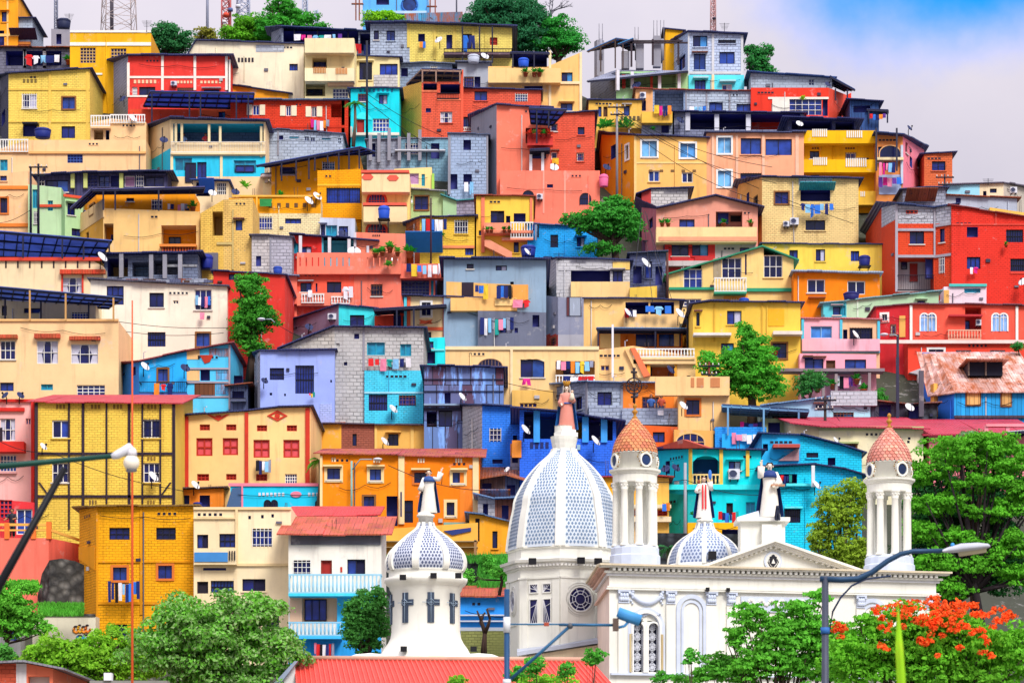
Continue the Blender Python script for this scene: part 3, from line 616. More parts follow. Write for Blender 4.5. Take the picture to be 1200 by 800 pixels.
h = H('long yellow brick house along the ridge with dark corrugated eave', [BLK, 'b:f3dd6a'], '434 28, 480 28, 600 33', 80, '438 36 444 47 n;453 36 463 48 n;490 40 498 49 f;523 41 530 57 f;542 40 555 58 D;574 44 583 53 R', roof=NAVY+' 1.1 .5 .16')
h.band('477 28 480 56;508 30 511 70;531 31 534 70;553 32 556 68', 'p:e3c95a', .08).bal(520, 57, 600, 64, 'p:6a5560', 1.2, 'R').post('542 31 74;562 31 74;577 31 74', 'i:2c2c3a', .07, 1.1)
laundry('over the rail of the ridge top yellow house', 541, 557, 41, 17, h.D-1, ['blue', 'navy'], line=False, words='hung out'); laundry('under the small window of the ridge top yellow house', 492, 499, 48, 8, h.D-.3, ['orange', 'blue'], line=False, words='hung out')
dish(514, 47, 5, h.D-1, False, 'white dish on the long ridge top yellow house', -.5); dish(568, 66, 5, h.D-2, False, 'white dish below the balcony of the ridge top yellow house', .5)
h = H('turquoise house with arched doorway behind the palm and pole', ['p:2fc0cc'], '411 104, 468 104', 165, '420 110 430 119 n;444 111 454 122 n;437 139 456 154 G;418 140 427 158 d', roof=NAVY+' .5 .3', D=Dof(158))
h.slots(420, 105, 462, 108, 8, 'o:1a6f92', .09).band('412 157 468 160;411 150 413 162', 'o:ece6d4', .5)
h.poly('417 139,420 134,424 132,430 133,435 138,436 141', 'p:4ad3de', .06)
h = H('small grey concrete building with rooftop tanks below the ridge', ['k:8fa3c0'], '466 76, 500 74, 530 76', 100, '470 80 478 90 f;505 78 512 86 n', roof='m:6a7690 .6 .4', D=Dof(96))
h = H('grey unplastered house of dark openings beside the peach terrace house', ['p:a9b0bd'], '536 74, 574 74', 108, '544 90 555 103 n;556 90 563 104 f', roof='m:68708a .8 .2', D=Dof(103))
tank(548, 64, 562, 74, h.D-.5, 'pale round cistern on the grey unplastered house', 'o:b9c2d4'); dish(569, 66, 4, h.D-.6, False, 'white dish on the roof edge of the grey unplastered house', .3)
h = H('yellow and salmon house with an open framed roof terrace', ['b:f2c04a', 'b:e2634a'], '469 103 5, 494 96, 541 96', 164, '499 127 505 132 v;516 131 530 144 c;496 98 512 108 f2;516 99 539 110 f2.5', D=Dof(160))
h.canopy('494 81,541 82,541 99,476 99', -.8, 4, NAVY, '495 83 97;511 83 97;539 84 98', pm='p:a08070'); h.bal(512, 109, 538, 116, 'p:e9805e', .1, 'R').band('540 82 543 162', 'p:e2634a', .05)
h.band('494 106 512 108;512 116 540 118', 'p:e9805e', .05)
h = H('salmon brick house with wide blue windows left of the canopy house', ['b:e2614a'], '540 104, 634 106', 162, '556 107 571 118 n;604 110 618 119 n;541 137 553 149 n;555 140 560 148 f', roof=NAVY+' .5 .2', D=Dof(154))
h.bal(541, 149, 553, 156, 'p:e2614a', .5, 'B')
h = H('peach house with plant-lined terrace and tall stair wall', ['p:f9c672'], '572 78, 642 78, 682 61', 134, '602 64 641 79 f3;658 85 671 97 n;614 101 636 107 f;657 121 671 130 n', D=Dof(131)); HQ = h
h.bal(572, 80, 657, 97, 'p:f6cd84', .9, 'S').band('643 60 646 130;679 62 682 130;600 96 682 99', 'o:f9e0b0', .12).canopy('598 61,644 62,644 66,598 66', -.2, 3, NAVY, '601 62 80;626 62 80')
tank(607, 68, 620, 79, h.D-.5, 'blue barrel on the terrace of the peach house', 'o:2255c8')
for i, (x, w) in enumerate(((616, 'left'), (626, 'middle'), (632, 'right'))): plant(x, 90, 12, h.D-1.3, f'green pot plant, {w} one on the peach terrace parapet')
h = H('big salmon house with gabled grey side and flower box balcony', ['p:8d8c98', 'p:ef8068'], '552 138 8, 582 123, 645 127', 258, '616 150 645 168 L1.5;621 153 634 166 f^;622 174 640 186 v', roof=NAVY+' .5 .3 .15', D=Dof(232)); HB = h
h.canopy('620 126,664 128,648 146,622 144', -2.6, -.15, 'y:7080c0', '629 128 168;643 128 150').bal(618, 160, 648, 170, 'p:e8504a', .9, 'S')
for i, x in enumerate((621, 626, 631, 637, 643)): plant(x, 162, 12, h.D-1.2, f'red flowering pot plant, number {i+1} from left along the salmon balcony', 'o:c43a30', 'l:3aa23a' if i % 2 else 'l:d84434')
h.post('636 174 200;622 181 200', 'o:e9e4ea', .12, .6).canopy('621 175,644 174,644 180,621 181', -1.4, .3, NAVY)
h = H('salmon red brick house wall with four small blue windows', ['b:e0604a'], '644 134, 697 131', 206, '645 145 653 154 w;677 149 685 158 n;646 178 653 187 w;676 179 684 189 w', roof=NAVY+' .5 .3', D=Dof(226)+.8)
dish(649, 196, 6, h.D-1.5, False, 'white dish beside the yellow cloth on the red brick house', .2); laundry('on the red brick house with small blue windows', 648, 654, 184, 10, h.D-.4, ['yellow'], line=False, words='hung out')
h = H('pink salmon lower storey with arched grilles above the green tree', ['p:f2846e'], '586 200, 703 200', 256, '641 216 648 220 v', D=Dof(249))
h.arch(613, 224, 625, 236, IRON, GL[3], 4, .06).arch(680, 227, 692, 240, IRON, GL[3], 4, .06).band('661 200 663 250;636 200 638 250', 'o:f6a08c', .03)
aircon(629, 227, 636, 233, h.D-.45, 'air conditioner on the pink wall between arched grilles')
tank(702, 204, 713, 219, h.D-.4, 'pink barrel at the corner of the pink salmon storey', 'o:e86a9a')
h = H('bluish grey block house of three storeys beside the salmon gable', ['k:9fb4d2'], '527 157, 572 158', 232, '543 164 552 176 f;543 204 553 216 f;528 204 536 222 f', roof='m:55617f .4 .2')
h.band('525 156 528 228;570 158 572 228', CONC, .05); laundry('at the lower window of the bluish block house', 543, 556, 212, 14, h.D-.4, ['white', 'sky blue'])
h = H('low unfinished grey block rooms with bare concrete columns', ['k:9da3b4', 'k:7fa9bd'], '430 164, 470 163, 527 163', 196, '434 168 440 184 f;505 168 515 186 f;475 168 490 180 n', roof='m:7a8296 .3 .2', D=Dof(190))
h.post('434 158 188;444 156 190;456 150 188;468 160 188;479 156 188;492 152 188', CONC, .14, .5).band('463 177 522 178.5', 'o:d0d3da', .6)
h = H('amber house behind a sloping dark pergola', ['p:f3a42c'], '318 190, 368 184, 422 182', 232, '328 196 346 206 f;378 190 392 200 n', D=Dof(226))
h.canopy('300 194,422 172,440 178,330 196', -2.4, 2.5, 'y:7084cc', '330 190 212;347 188 212;362 185 210;369 184 200;384 182 200;397 179 200;409 177 200;421 175 200', pur=8)
# ============ top right
h = H('open rooftop frame with green walled porch and white posts', ['k:76829c', 'p:a9d59c'], '692 96 6, 722 84, 806 84', 122, '724 86 738 103 L1.2;740 86 772 103 L1.2;774 86 792 103 L1.2', zones='', D=Dof(114)); HG = h
h.post('722 82 106;741 84 104;773 86 104;796 86 104', 'o:d9d9e0', .14, .5).band('729 88 733 104;762 90 765 104', 'o:b83a2a', -.01 if 0 else .1).canopy('688 95,806 83,806 86,724 82', -1.2, 3, 'm:8d95b0', '')
h.canopy('688 60,722 45,744 48,735 52', -.5, 3, 'm:4a86c8', '704 52 84;721 48 80;730 52 80', pm='i:4b3a34').canopy('724 52,742 45,744 58,736 58', -.4, 2, 'm:3f9ad8', '').post('698 48 90;750 48 80;770 42 78;733 60 80', CONC, .35, -.2)
h.post('740 48 78;765 46 76;795 46 76', 'i:3c3038', .09, .2).band('736 50 806 51.5;742 48 800 49.2', 'i:3c3038', .2)
dish(746, 100, 5.5, h.D-1, True, 'dark dish on the green walled porch', -.4)
for x, y in ((704, 28), (768, 24), (746, 32), (776, 24)):
    k = MB(); p = P(x, 50, h.D+1.5); [k.tube(p+Vector((dx, 0, 0)), P(x, y, h.D+1.5)+Vector((dx, 0, 0)), .03, 'i:8a8a94', n=4) for dx in (-.15, .15)]; k.tube(p-Vector((0, 0, 1.6)), p+Vector((0, 0, .3)), .16, CONC); k.build('rebar_column', h.root)
h = H('tall grey block house with turquoise ground storey on the skyline', ['k:aabedf', 'k:bccdea'], '779 56 7, 806 38, 871 41', 112, '812 42 829 55 n;813 63 827 82 n;842 47 862 51 n;843 61 861 75 n;785 70 789 82 f;795 66 803 82 n', roof=NAVY+' .7 .4 .14', zones='', D=Dof(107))
h.band('834 40 837 105;868 42 871 105;806 40 808 105;806 84 871 87', 'o:cfd3d8', .06)
H('turquoise painted ground storey with two framed windows on the skyline', ['p:5cc8d8'], '807 88, 872 88', 114, '814 94 827 105 b;846 99 858 107 w', D=h.D-.25, dep=3).band('812 91 830 93;843 95 862 97', 'o:9fd8e0', .5).band('834 88 837 112', 'o:e8d8a8', .06)
h = H('small yellow attic box behind the tall grey block house', ['p:f4b63a'], '780 34, 800 36', 62, '', roof=NAVY+' .5 .3', D=Dof(80))
h = H('bluish block row house with deep recess and orange edge', ['p:e9b27c', 'k:8ea4c6', 'k:b8c6d8'], '745 104, 765 105, 803 106, 908 108', 140, '767 107 801 130 L1.2;831 120 847 131 n;863 122 880 131 n;750 118 757 130 f', roof='m:a04a3c .4 .2 .1', D=Dof(136))
h.band('803 107 805 132;827 107 829 132;854 107 856 132;886 108 888 132', CONC, .05)
aircon(750, 108, 757, 115, h.D-.45, 'air conditioner on the orange edge of the bluish block row')
laundry('under the bluish block row', 808, 828, 124, 7, h.D-.4, ['white', 'sky blue', 'sky blue', 'blue'])
h = H('yellow house with a figured balcony left of the bluish row', ['p:f4bf4a'], '690 118, 752 118', 154, '701 125 705 137 n;707 125 712 137 T;731 124 738 136 n', roof=NAVY+' .4 .2', D=Dof(150))
h.bal(722, 136, 752, 150, 'p:f4cc5a', .8, 'S').slots(726, 139, 750, 144, 5, 'o:6a5a3a', .15, .86)
for i, x in enumerate((706, 712, 729, 735)): plant(x, 156, 20, h.D-1, f'leafy palm-like pot plant, number {i+1} from left under yellow balcony', None, 'l:3f9a3a', n=24)
h = H('yellow washing balcony over grey blocks beside the dark storey', ['k:9aa2b4'], '752 131, 788 131', 160, '775 146 784 156 f', D=Dof(156)); h.bal(752, 131, 788, 144, 'p:f2bd3c', .9, 'S')
laundry('on the yellow washing balcony', 767, 787, 123, 11, h.D-1.2, ['yellow', 'magenta', 'navy', 'orange'])
dish(797, 141, 5, h.D-.8, True, 'dark dish beside the yellow washing balcony', .5); plant(765, 156, 9, h.D-1, 'small green bush on the grey block ledge', None)
h = H('dark open storey with thick white posts over the pink house', ['k:7f86a0'], '790 132, 942 134', 162, '808 134 838 152 f3;842 134 876 152 f3;880 134 938 152 f3', roof=NAVY+' .8 .3 .14', D=Dof(157))
h.post('806 132 153;840 134 153;877 134 153', 'o:d7d9e4', .2, .1)
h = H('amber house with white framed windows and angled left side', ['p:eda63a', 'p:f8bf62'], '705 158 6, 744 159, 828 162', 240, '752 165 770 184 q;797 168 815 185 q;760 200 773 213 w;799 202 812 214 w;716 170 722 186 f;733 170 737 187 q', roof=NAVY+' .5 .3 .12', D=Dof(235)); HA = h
h.band('743 160 746 235;744 190 828 192', 'o:f8cf86', .04).slots(756, 199, 820, 201.5, 5, 'o:7a5a34', .14)
dish(711, 196, 5, h.D-1.5, True, 'dark dish by the utility pole at the amber house', .4)
h = H('pale pink salmon house with wide dark windows and pilasters', ['p:f6b08a'], '828 156, 942 156', 240, '841 161 857 180 q;868 162 892 181 n;897 163 928 182 n;841 200 857 219 q;868 203 892 219 n', roof='m:4c567c .6 .2 .12', D=Dof(234))
h.band('834 158 837 236;862 158 865 236;893 158 896 236;932 158 936 236', 'o:f4c0a0', .08)
# right crest
h = H('red topped house with glazed gallery and grey block attic at crest', ['p:e9402f', 'p:e2503c'], '880 103, 971 103, 996 113 8', 142, '925 116 963 135 G;904 121 913 133 P;964 116 970 136 f', zones='', D=Dof(139))
h.band('905 115 925 136;900 114 971 116.5', 'o:efeadc', .06); plant(941, 121, 10, h.D-.8, 'pale green hanging plant on the crest gallery', None, 'l:9ac832')
h = H('grey block attic under wide blue roof at the right crest', [BLK], '880 86, 975 92', 104, '948 93 954 100 k', roof='m:2f4a86 .8 .4 .12', D=Dof(137)+2)
h.canopy('973 89,1002 105,990 106,968 96', -.6, 3, 'm:31508c', '993 105 136;979 104 118')
dish(970, 99, 4, h.D-1.2, True, 'dark dish at the corner of the crest block attic', .5)
h = H('navy timber shack with washing on the right crest', ['w:2e4a7c'], '996 118, 1030 120', 146, '1000 124 1020 132 f', roof=NAVY+' .8 .4', D=Dof(143)).canopy('1016 128,1041 129,1041 132,1016 132', -.3, 3, NAVY, '1018 128 145;1040 129 144')
laundry('on the crest by the navy shack', 1019, 1038, 133, 7, Dof(143)-.6, ['red', 'blue', 'navy', 'orange', 'purple'])
h = H('yellow orange house with white baluster balconies right of pink house', ['p:f7b01e'], '942 153, 1027 155', 240, '949 177 960 186 n;991 179 1003 188 w;1004 185 1018 188 f;950 205 960 214 n', D=Dof(226)); HO = h
h.bal(942, 153, 1027, 168, 'p:f9bd22', 1.0, 'S').bal(942, 187, 1027, 202, 'p:f9bd22', 1.0, 'S').band('960 168 962 188;942 168 1027 170', 'p:f2a11e', .1).bal(1002, 224, 1027, 240, 'p:f5c02a', 1.1, 'S')
for a in ((950, 155, 968, 164, 8), (990, 157, 1009, 165, 8), (951, 188, 968, 197, 7), (989, 189, 1014, 199, 10)): h.slots(*a, 'o:ece9e0', .09, 1.06)
h.slots(951, 173, 963, 175, 4, 'o:6a3a2a', .1).slots(990, 173, 1002, 175, 4, 'o:6a3a2a', .1).slots(1006, 228, 1012, 234, 3, 'o:ece9e0', .08, 1.14)
h = H('dark roofed open terrace on top of the yellow orange house', ['k:3f4468'], '924 140, 1003 143', 158, '928 142 975 152 f2.5;979 143 1001 152 f2.5', roof='m:30366a 1.5 .6', D=h.D+2.5)
dish(937, 145, 4.5, h.D-3, False, 'bluish dish over the yellow orange house', .3)
h = H('terracotta and pink house with arched loggia at the right crest', ['p:d98a50', 'p:f0889a', 'p:e87e94'], '1027 158, 1058 160, 1083 176 8', 245, '1036 190 1048 200 f;1029 172 1034 190 n;1061 167 1064 180 n;1066 184 1069 196 f;1075 187 1079 198 n', roof='m:2c4072 1.3 .3 .14', D=Dof(236))
h.arch(1031, 171, 1055, 186, 'o:e8b27a', GL[3], 0, .08).band('1027 186 1058 189', 'o:ead7a8', .5).post('1027 150 200;1051 150 200', 'i:3a3a4c', .07, 1.2).post('1057 170 215', 'p:c9d4e4', .1, .2)
h.band('1030 205 1056 228', 'p:a9b6d4', .05)
laundry('under the arched loggia of the pink crest house', 1030, 1049, 190, 14, h.D-1.4, ['pink', 'magenta', 'pink', 'sky blue', 'navy'])
laundry('low on the pink crest house', 1029, 1056, 207, 12, h.D-.6, ['purple', 'magenta', 'pink', 'purple', 'blue'])
dish(1066, 150, 4, h.D-.5, True, 'dark dish on the roof of the pink crest house', .8)
h = H('small orange brick house standing last on the right crest', ['b:d97048'], '1083 181, 1116 179', 222, '1092 189 1108 200 n', roof=NAVY+' .5 .4', D=Dof(216))
# ============ second belt, left
h = H('mint green house with glazed attic and corner bay', ['p:bfdcae', 'p:a8d09a', 'p:b4d9a4'], '33 216, 72 220, 76 229 -.8, 97 232', 282, '38 222 44 244 t;56 235 62 247 t;79 238 88 252 n;40 248 44 262 n;84 268 96 277 n', zones='', D=Dof(276))
h.band('46 240 72 243;74 229 96 232', 'o:d9502e', .15)
h = H('dark glazed upper gallery with yellow green posts', ['w:4a4a70'], '33 208, 98 204, 196 203', 228, '36 212 52 224 n;54 211 80 225 n;102 205 114 219 k;116 206 128 219 n;130 206 142 219 f;146 206 158 219 P;160 206 168 219 n;170 207 192 219 n', roof=NAVY+' 1.3 .6 .12', D=Dof(236))
h.post('85 202 220;142 203 222;100 203 220', 'p:c8d078', .16, .3)
h = H('low lean-to shelter with a white gate and blue tarp beside the orange canopy house', ['p:f0d8a8'], '226 212, 268 213', 236, '254 214 265 228 G;230 214 246 230 f2', roof='m:2f4f9a .7 .2', D=Dof(240)); h.aw(234, 226, 252, 212, 'c:2a5fc4', .9); dish(249, 226, 5, h.D-1, False, 'white dish at the low lean-to shelter with the white gate', .3); dish(276, 225, 5, h.D-1, True, 'dark dish right of the white gate shelter', .3)
h = H('peach and orange house with a wide purple canopy over its terrace', ['p:f6b350', 'p:fcc878'], '92 250 6, 121 244, 234 248', 322, '97 247 99 260 f;105 240 110 252 m;189 264 230 289 L1.6 p:f2962e;198 278 212 288 n^;120 262 133 282 L1.5 p:f2962e;130 275 133 288 f;101 272 104 282 n', D=Dof(312)); HO1 = h
h.bal(92, 243, 121, 264, 'p:f9cd88', .05, 'S')
h.band('188 288 231 291', 'o:e88a3a', .7).slots(190, 291, 230, 296, 12, 'o:c85a2a', .06, .5)
h.canopy('108 222,240 219,238 225,112 226', -1.4, 3.5, 'y:8888c0', '135 222 246;186 221 247;121 224 246', pur=8).canopy('82 244,107 221,114 225,94 243', -1.2, 1.5, 'y:8888c0', pur=3)
h = H('orange terrace wall room under the wide purple canopy', ['p:f09a34', 'p:f29c30'], '94 238 3, 113 226, 228 226', 252, '148 232 157 236 n;178 234 190 246 n;106 240 109 251 f', D=HO1.D+4, dep=4)
laundry('on the orange terrace under the purple canopy', 196, 220, 238, 10, HO1.D+1.5, ['white', 'navy', 'orange', 'pink', 'white', 'grey'], line=False, words='hung'); plant(226, 248, 14, HO1.D+.8, 'green pot plant at the right end of the orange terrace')
h = H('cream house with red coping and red framed curtain window', ['p:f5dcae'], '-14 302, 106 304, 121 312', 348, '73 325 97 343 c', D=Dof(348)); HCr = h
h.band('-14 302 119 306', 'o:dc4630', .2).band('72 321 74 343;96 321 98 343', 'o:d83a26', .1).band('71 317 124 322', 'r:d8452c', .45).slots(0, 306, 112, 314, 8, 'o:3a2a2c', .06)
h.canopy('-10 270,131 282,116 305,-10 300', -1, 8, 'y:8298d8', '27 276 302;73 280 303;98 288 304;128 283 296', pur=9)
dish(120, 301, 7, h.D-1, False, 'large white dish at the right end of the cream house with red coping', .9)
h = H('open blackened shed with concrete posts on the white house roof', ['k:7c88a4'], '122 300, 232 298', 340, '126 303 150 324 f4;155 307 178 324 L2 k:8fb0d8;180 305 210 322 L2 k:98a0b4', roof='m:363c70 1.6 .5 .16', D=Dof(334))
h.post('142 296 325;177 298 328;193 298 326;211 298 326', CONC, .16, .9).band('195 310 231 313', 'k:c9cdd0', .1)
h = H('white cream house with four upper windows and debris-covered roof edge', ['p:f4ecd8'], '106 328, 266 336', 430, '125 335 145 357 e;175 343 192 360 n;203 352 209 356 k;228 339 248 363 W;139 388 145 402 m;173 389 194 406 g;230 390 246 406 m', D=Dof(425), roof='m:55556a .6 .2 .14'); HW = h
laundry('inside the right hand window of the white cream house', 229, 247, 346, 12, h.D-.06, ['sky blue', 'white', 'navy', 'pink', 'blue'], line=False, words='hanging'); laundry('below the right hand window of the white cream house', 233, 241, 364, 10, h.D-.4, ['pink'], line=False, words='hanging')
k = MB(); rng = random.Random(5)
for j in range(60):
    p = P(rng.uniform(118, 258), 333, h.D+rng.uniform(.3, 2.5)); s_ = rng.uniform(.15, .5); k.box(p.x-s_, p.x+s_, p.y-.1, p.y+.1, p.z+.1, p.z+.15+s_*.5, rng.choice(['r:7a4030', 'm:5a5f7c', 'k:9aa0b0', 'w:5a4036']))
tag(k.build('debris', None, loc=P(190, 333, h.D)), 'scrap and rubble lying along the roof edge of the white cream house', 'rubble', kind='stuff')
h = H('peach house at left edge with curtained windows and tiled hoods', ['p:f7cf96'], '-14 374, 139 376', 480, '0 399 18 421 W;43 399 68 426 c;83 403 115 426 c;0 448 16 458 n;48 450 62 457 t;90 451 123 463 G', D=Dof(474)); HPe = h
h.band('-4 393 21 397;41 392 71 397;82 395 118 399', 'r:d4563a', .4).band('-14 374 139 376.5', 'o:f3c07e', .14)
h.canopy('-12 335,144 349,128 360,-12 352', -1.2, 6, 'y:8298d0', '35 340 376 -1.1 p:c99a5a;77 344 376 -1.1 p:c99a5a;133 349 376 -1.1 p:c99a5a;6 350 374 1;48 352 374 1;104 354 376 1', pur=11)
h = H('cream terrace back wall beneath the long metal canopy', ['p:eedcae'], '-12 350, 112 354, 118 362 2', 380, '28 361 47 367 n;84 366 104 376 b;2 358 8 370 n', D=h.D+5, dep=3)
h = H('rough yellow block house with mossy stair wall and open room', ['b:eec04e', 'b:ecc164'], '235 250, 262 234, 296 232', 322, '249 248 272 276 L2.5 p:e9b96a;264 260 273 272 n^;276 258 284 270 n', D=Dof(316))
h.band('272 246 274 316;254 284 272 287', 'p:c9b06a', .1); h.post('242 296 316', 'p:6d6a74', .9, .3)
tank(235, 298, 250, 315, h.D-.8, 'blue drum beside the rough yellow block house', 'o:1a2a8a')
h = H('amber parapet terrace over cream wall with blue windows', ['p:f3a62c', 'b:f3e2ac'], '268 232, 300 230, 376 233', 282, '295 254 319 269 b;334 256 353 262 b', zones='250 p:f3a62c', D=Dof(276))
h.band('272 229 376 231;300 231 302 250', 'o:f6b94a', .12).slots(312, 238, 372, 243, 6, 'o:6a4a2a', .14)
laundry('over the amber parapet', 305, 318, 231, 14, h.D-.3, ['green'], line=False, words='draped'); plant(328, 234, 12, h.D+.5, 'dark leafy plant behind the amber parapet'); dish(362, 235, 6, h.D-.5, False, 'left of the two white dishes above the amber parapet', .7); dish(372, 230, 6, h.D-.2, False, 'right of the two white dishes above the amber parapet', .7)
plant(288, 226, 17, Dof(276)+2, 'small rooftop palm behind the amber parapet terrace', None, 'l:5fae2a', n=30)
h = H('cream entrance porch with dark door and open frames above amber terrace', ['p:f4dca0'], '308 212, 368 214', 240, '352 224 362 234 n;367 215 368 230 f', D=Dof(240)+3); h.post('312 196 214;318 192 214;345 190 214;365 196 214', 'p:b9a890', .14, .3).band('306 206 372 209', 'p:c9b9b4', .6).canopy('306 204,372 198,372 204,306 208', -.6, 3, 'm:3a3e62')
h = H('red house half hidden by the tree at left', ['p:d83c34'], '250 318, 334 322', 430, '268 321 280 328 n', roof=NAVY+' .4 .2', D=Dof(420))
# ============ second belt, centre
h = H('amber brick house with blue strip window', ['b:f3a72c'], '372 200, 423 198', 264, '383 220 423 238 b', D=Dof(258)); h.bal(372, 238, 424, 257, 'b:f3a72c', .5, 'S').band('372 216 423 218', 'p:f7bb4c', .05)
h = H('whitish grey room with glass doors under the amber brick house', ['p:c4cde0'], '375 255, 416 256', 288, '376 263 381 277 b;382 264 395 277 t;397 265 408 278 n', D=Dof(284)); dish(402, 274, 6, h.D-.6, True, 'dark dish before the glass doors under the amber brick house', .4)
h = H('cream house with octagon motif balcony and red arched windows', ['p:f8d67c'], '424 203, 480 205', 282, '434 206 460 210 v', D=Dof(278)); HM = h
h.bal(424, 204, 480, 225, 'p:f9d9a2', 1.0, 'S').bal(426, 242, 477, 260, 'p:f9d9a2', 1.0, 'S').band('424 203 480 206', 'o:e8604a', 1.08).band('426 241 477 244', 'o:e8604a', 1.08)
for cx, cy in ((431.5, 211), (461, 212)): h.poly(','.join(f'{cx+dx} {cy+dy}' for dx, dy in ((-7, 0), (-4, -3.4), (4, -3.4), (7, 0), (4, 3.4), (-4, 3.4))), 'o:e8604a', 1.05, d0=1.003)
h.arch(432, 226, 451, 242, 'o:d8432c', GL[0], 5, .2).arch(431, 262, 452, 276, 'o:d8432c', GL[3], 5, .2)
tank(443, 241, 457, 257, h.D-2.2, 'bright blue water tank on a stand before the cream balcony house', 'o:2352c4', stand=278)
h = H('yellow cream block between octagon balcony and bluish blocks', ['p:f5d88a'], '462 198, 506 196', 228, '478 203 491 216 P;494 204 498 218 t;466 200 472 214 f', D=Dof(222)); h.band('506 204 509 222', 'o:a8d858', .2)
h = H('sage green house with wooden framed window', ['p:b3cc94'], '465 222, 521 225', 262, '486 230 502 246 m;468 230 472 244 f', roof='m:a9a8b0 .8 .2 .12', D=Dof(256)); dish(479, 234, 5.5, h.D-.6, False, 'white dish on the sage green house', .7)
h = H('green and grey shed roofs behind the yellow laundry house', ['p:a6c89c', 'k:9a94a8'], '519 230, 535 236, 560 234', 262, '', roof='m:4a9aa0 .4 .2', D=Dof(258))
h = H('yellow brick house with dark window and a rust sided washing room', ['r:c86a2a', 'b:f5c832'], '476 262 3, 492 255, 556 254', 310, '494 258 513 282 f2;533 258 548 274 n;545 290 555 299 b', roof=NAVY+' .6 .3', D=Dof(304))
h.aw(476, 296, 519, 278, 'c:2a7fd4', 2.0); h.band('514 288 556 291', 'o:ea8a5a', .1)
laundry('in the rust sided washing room', 494, 524, 256, 18, h.D-.7, ['sky blue', 'red', 'blue', 'white', 'white', 'navy'])
plant(480, 302, 18, h.D-1.6, 'leafy plant under the blue tarp at the washing room'); plant(516, 282, 12, h.D-1, 'green plant beside the washing room of the yellow house')
h = H('yellow house with salmon pilasters and baluster stair', ['p:f7c93a'], '558 230, 600 230, 625 231', 306, '575 247 591 262 n;593 253 598 262 f;602 250 616 261 f;561 270 565 276 n;602 283 608 296 n', roof='m:9a4634 .4 .2', D=Dof(300))
h.band('564 231 568 296;621 232 624 262', 'o:ee7f5e', .12).bal(567, 261, 600, 274, 'p:f3987a', .8, 'S').bal(598, 260, 625, 281, 'p:f3987a', .9, 'B').band('568 273 625 276', 'o:ee8f6e', .95)
h.poly('568 284,574 284,600 298,600 304,594 304,568 291', 'o:ef9a78', .9, name='stair_parapet').band('588 280 600 283', 'o:f0a888', .5)
for i, x in enumerate((571, 576, 591, 597)): plant(x, 273, 9, h.D-1.3, f'small pot plant, number {i+1} from left on salmon balcony of yellow house')
h = H('white washed block wall house left of the red terrace', ['k:c8c2c0', 'k:b2b0bc'], '295 276, 316 276, 342 278', 326, '300 300 306 312 v', roof='m:55556c .4 .2', D=Dof(320)); h.band('316 276 318 318', CONC, .06)
tank(320, 312, 331, 321, h.D-1, 'blue bucket like tank at the foot of the block wall', 'o:2448a8')
h = H('red backed terrace room with teal wall and white posts', ['p:d8322e', 'p:4f9aac'], '342 276, 377 278, 442 283', 312, '344 285 350 297 t;353 289 365 297 n;379 282 440 302 L1.4', roof=NAVY+' .9 .2', D=Dof(312)+1)
h.post('352 276 297;386 278 302;409 280 302', 'o:d6d2d8', .12, 1.2)
dish(415, 295, 8, h.D-2.2, False, 'large white dish on the teal terrace of the salmon house', .15); dish(460, 302, 7, h.D-2.8, False, 'white dish among terrace plants of the salmon house', .6)
h = H('salmon house with slotted terrace parapet and white balustrades', ['p:f0644e', 'p:f2806a'], '345 318, 415 318, 470 322', 366, '352 331 365 342 n;383 330 400 345 n;435 333 448 347 n;370 332 372 342 v', D=Dof(358)); HSa = h
h.bal(348, 296, 470, 321, 'p:f3846c', .5, 's', n=17).bal(348, 343, 415, 358, 'p:f28a72', .7, 'S').bal(353, 344, 380, 355, 'p:f28a72', .85, 'B', slab=False).bal(388, 347, 410, 356, 'p:f28a72', .88, 'B', slab=False)
laundry('over the lower balustrade of the salmon house', 402, 414, 335, 13, h.D-1, ['white', 'white'], line=False, words='hung'); laundry('on the left of the lower salmon balustrade', 360, 367, 338, 12, h.D-1, ['white'], line=False, words='hung')
for i, (x, y, s_) in enumerate(((440, 302, 13), (448, 300, 12), (457, 296, 15), (466, 300, 12), (455, 316, 12))): plant(x, y, s_, h.D-1.1, f'bushy plant, number {i+1} from left on the salmon terrace parapet', None if i == 4 else 'o:b5562f', 'l:4ea43a', n=60)
h = H('salmon upper wall with worn lettering-free frieze behind terrace plants', ['p:f18a70'], '415 272, 475 274', 306, '440 291 452 302 f', D=Dof(306)); h.slots(436, 275, 446, 277, 4, 'o:4a3030', .1)
h.post('416 272 294;431 288 300', 'o:cfcad2', .1, .2)
h = H('salmon side house with hanging washing at window', ['p:ee7a66'], '306 322, 348 324', 384, '321 322 332 341 f;326 336 328 342 v;336 330 338 336 v', roof='m:7f8aa6 .5 .2', D=Dof(360))
h.bal(310, 340, 348, 356, 'p:ee7a66', .5, 'S'); laundry('at the salmon side house', 320, 346, 341, 18, h.D-1, ['yellow', 'white', 'magenta', 'pink'], line=False, words='hung out')
h = H('salmon balcony block over dark perforated block screen', ['p:f07c66'], '469 309, 510 312', 362, '470 326 503 346 k o:5a6280;505 328 508 348 t', D=Dof(354)); h.bal(469, 309, 520, 326, 'p:f07c66', .9, 'S')
laundry('along the salmon balcony over the perforated screen', 476, 519, 309, 14, h.D-1.3, ['navy', 'yellow', 'blue', 'sky blue', 'white', 'white', 'white'])
h = H('dark alley wall with blue door beside the grey blue house', ['p:4a5a8a'], '508 322, 530 318', 356, '512 326 519 346 D;524 330 527 346 T', D=Dof(352))
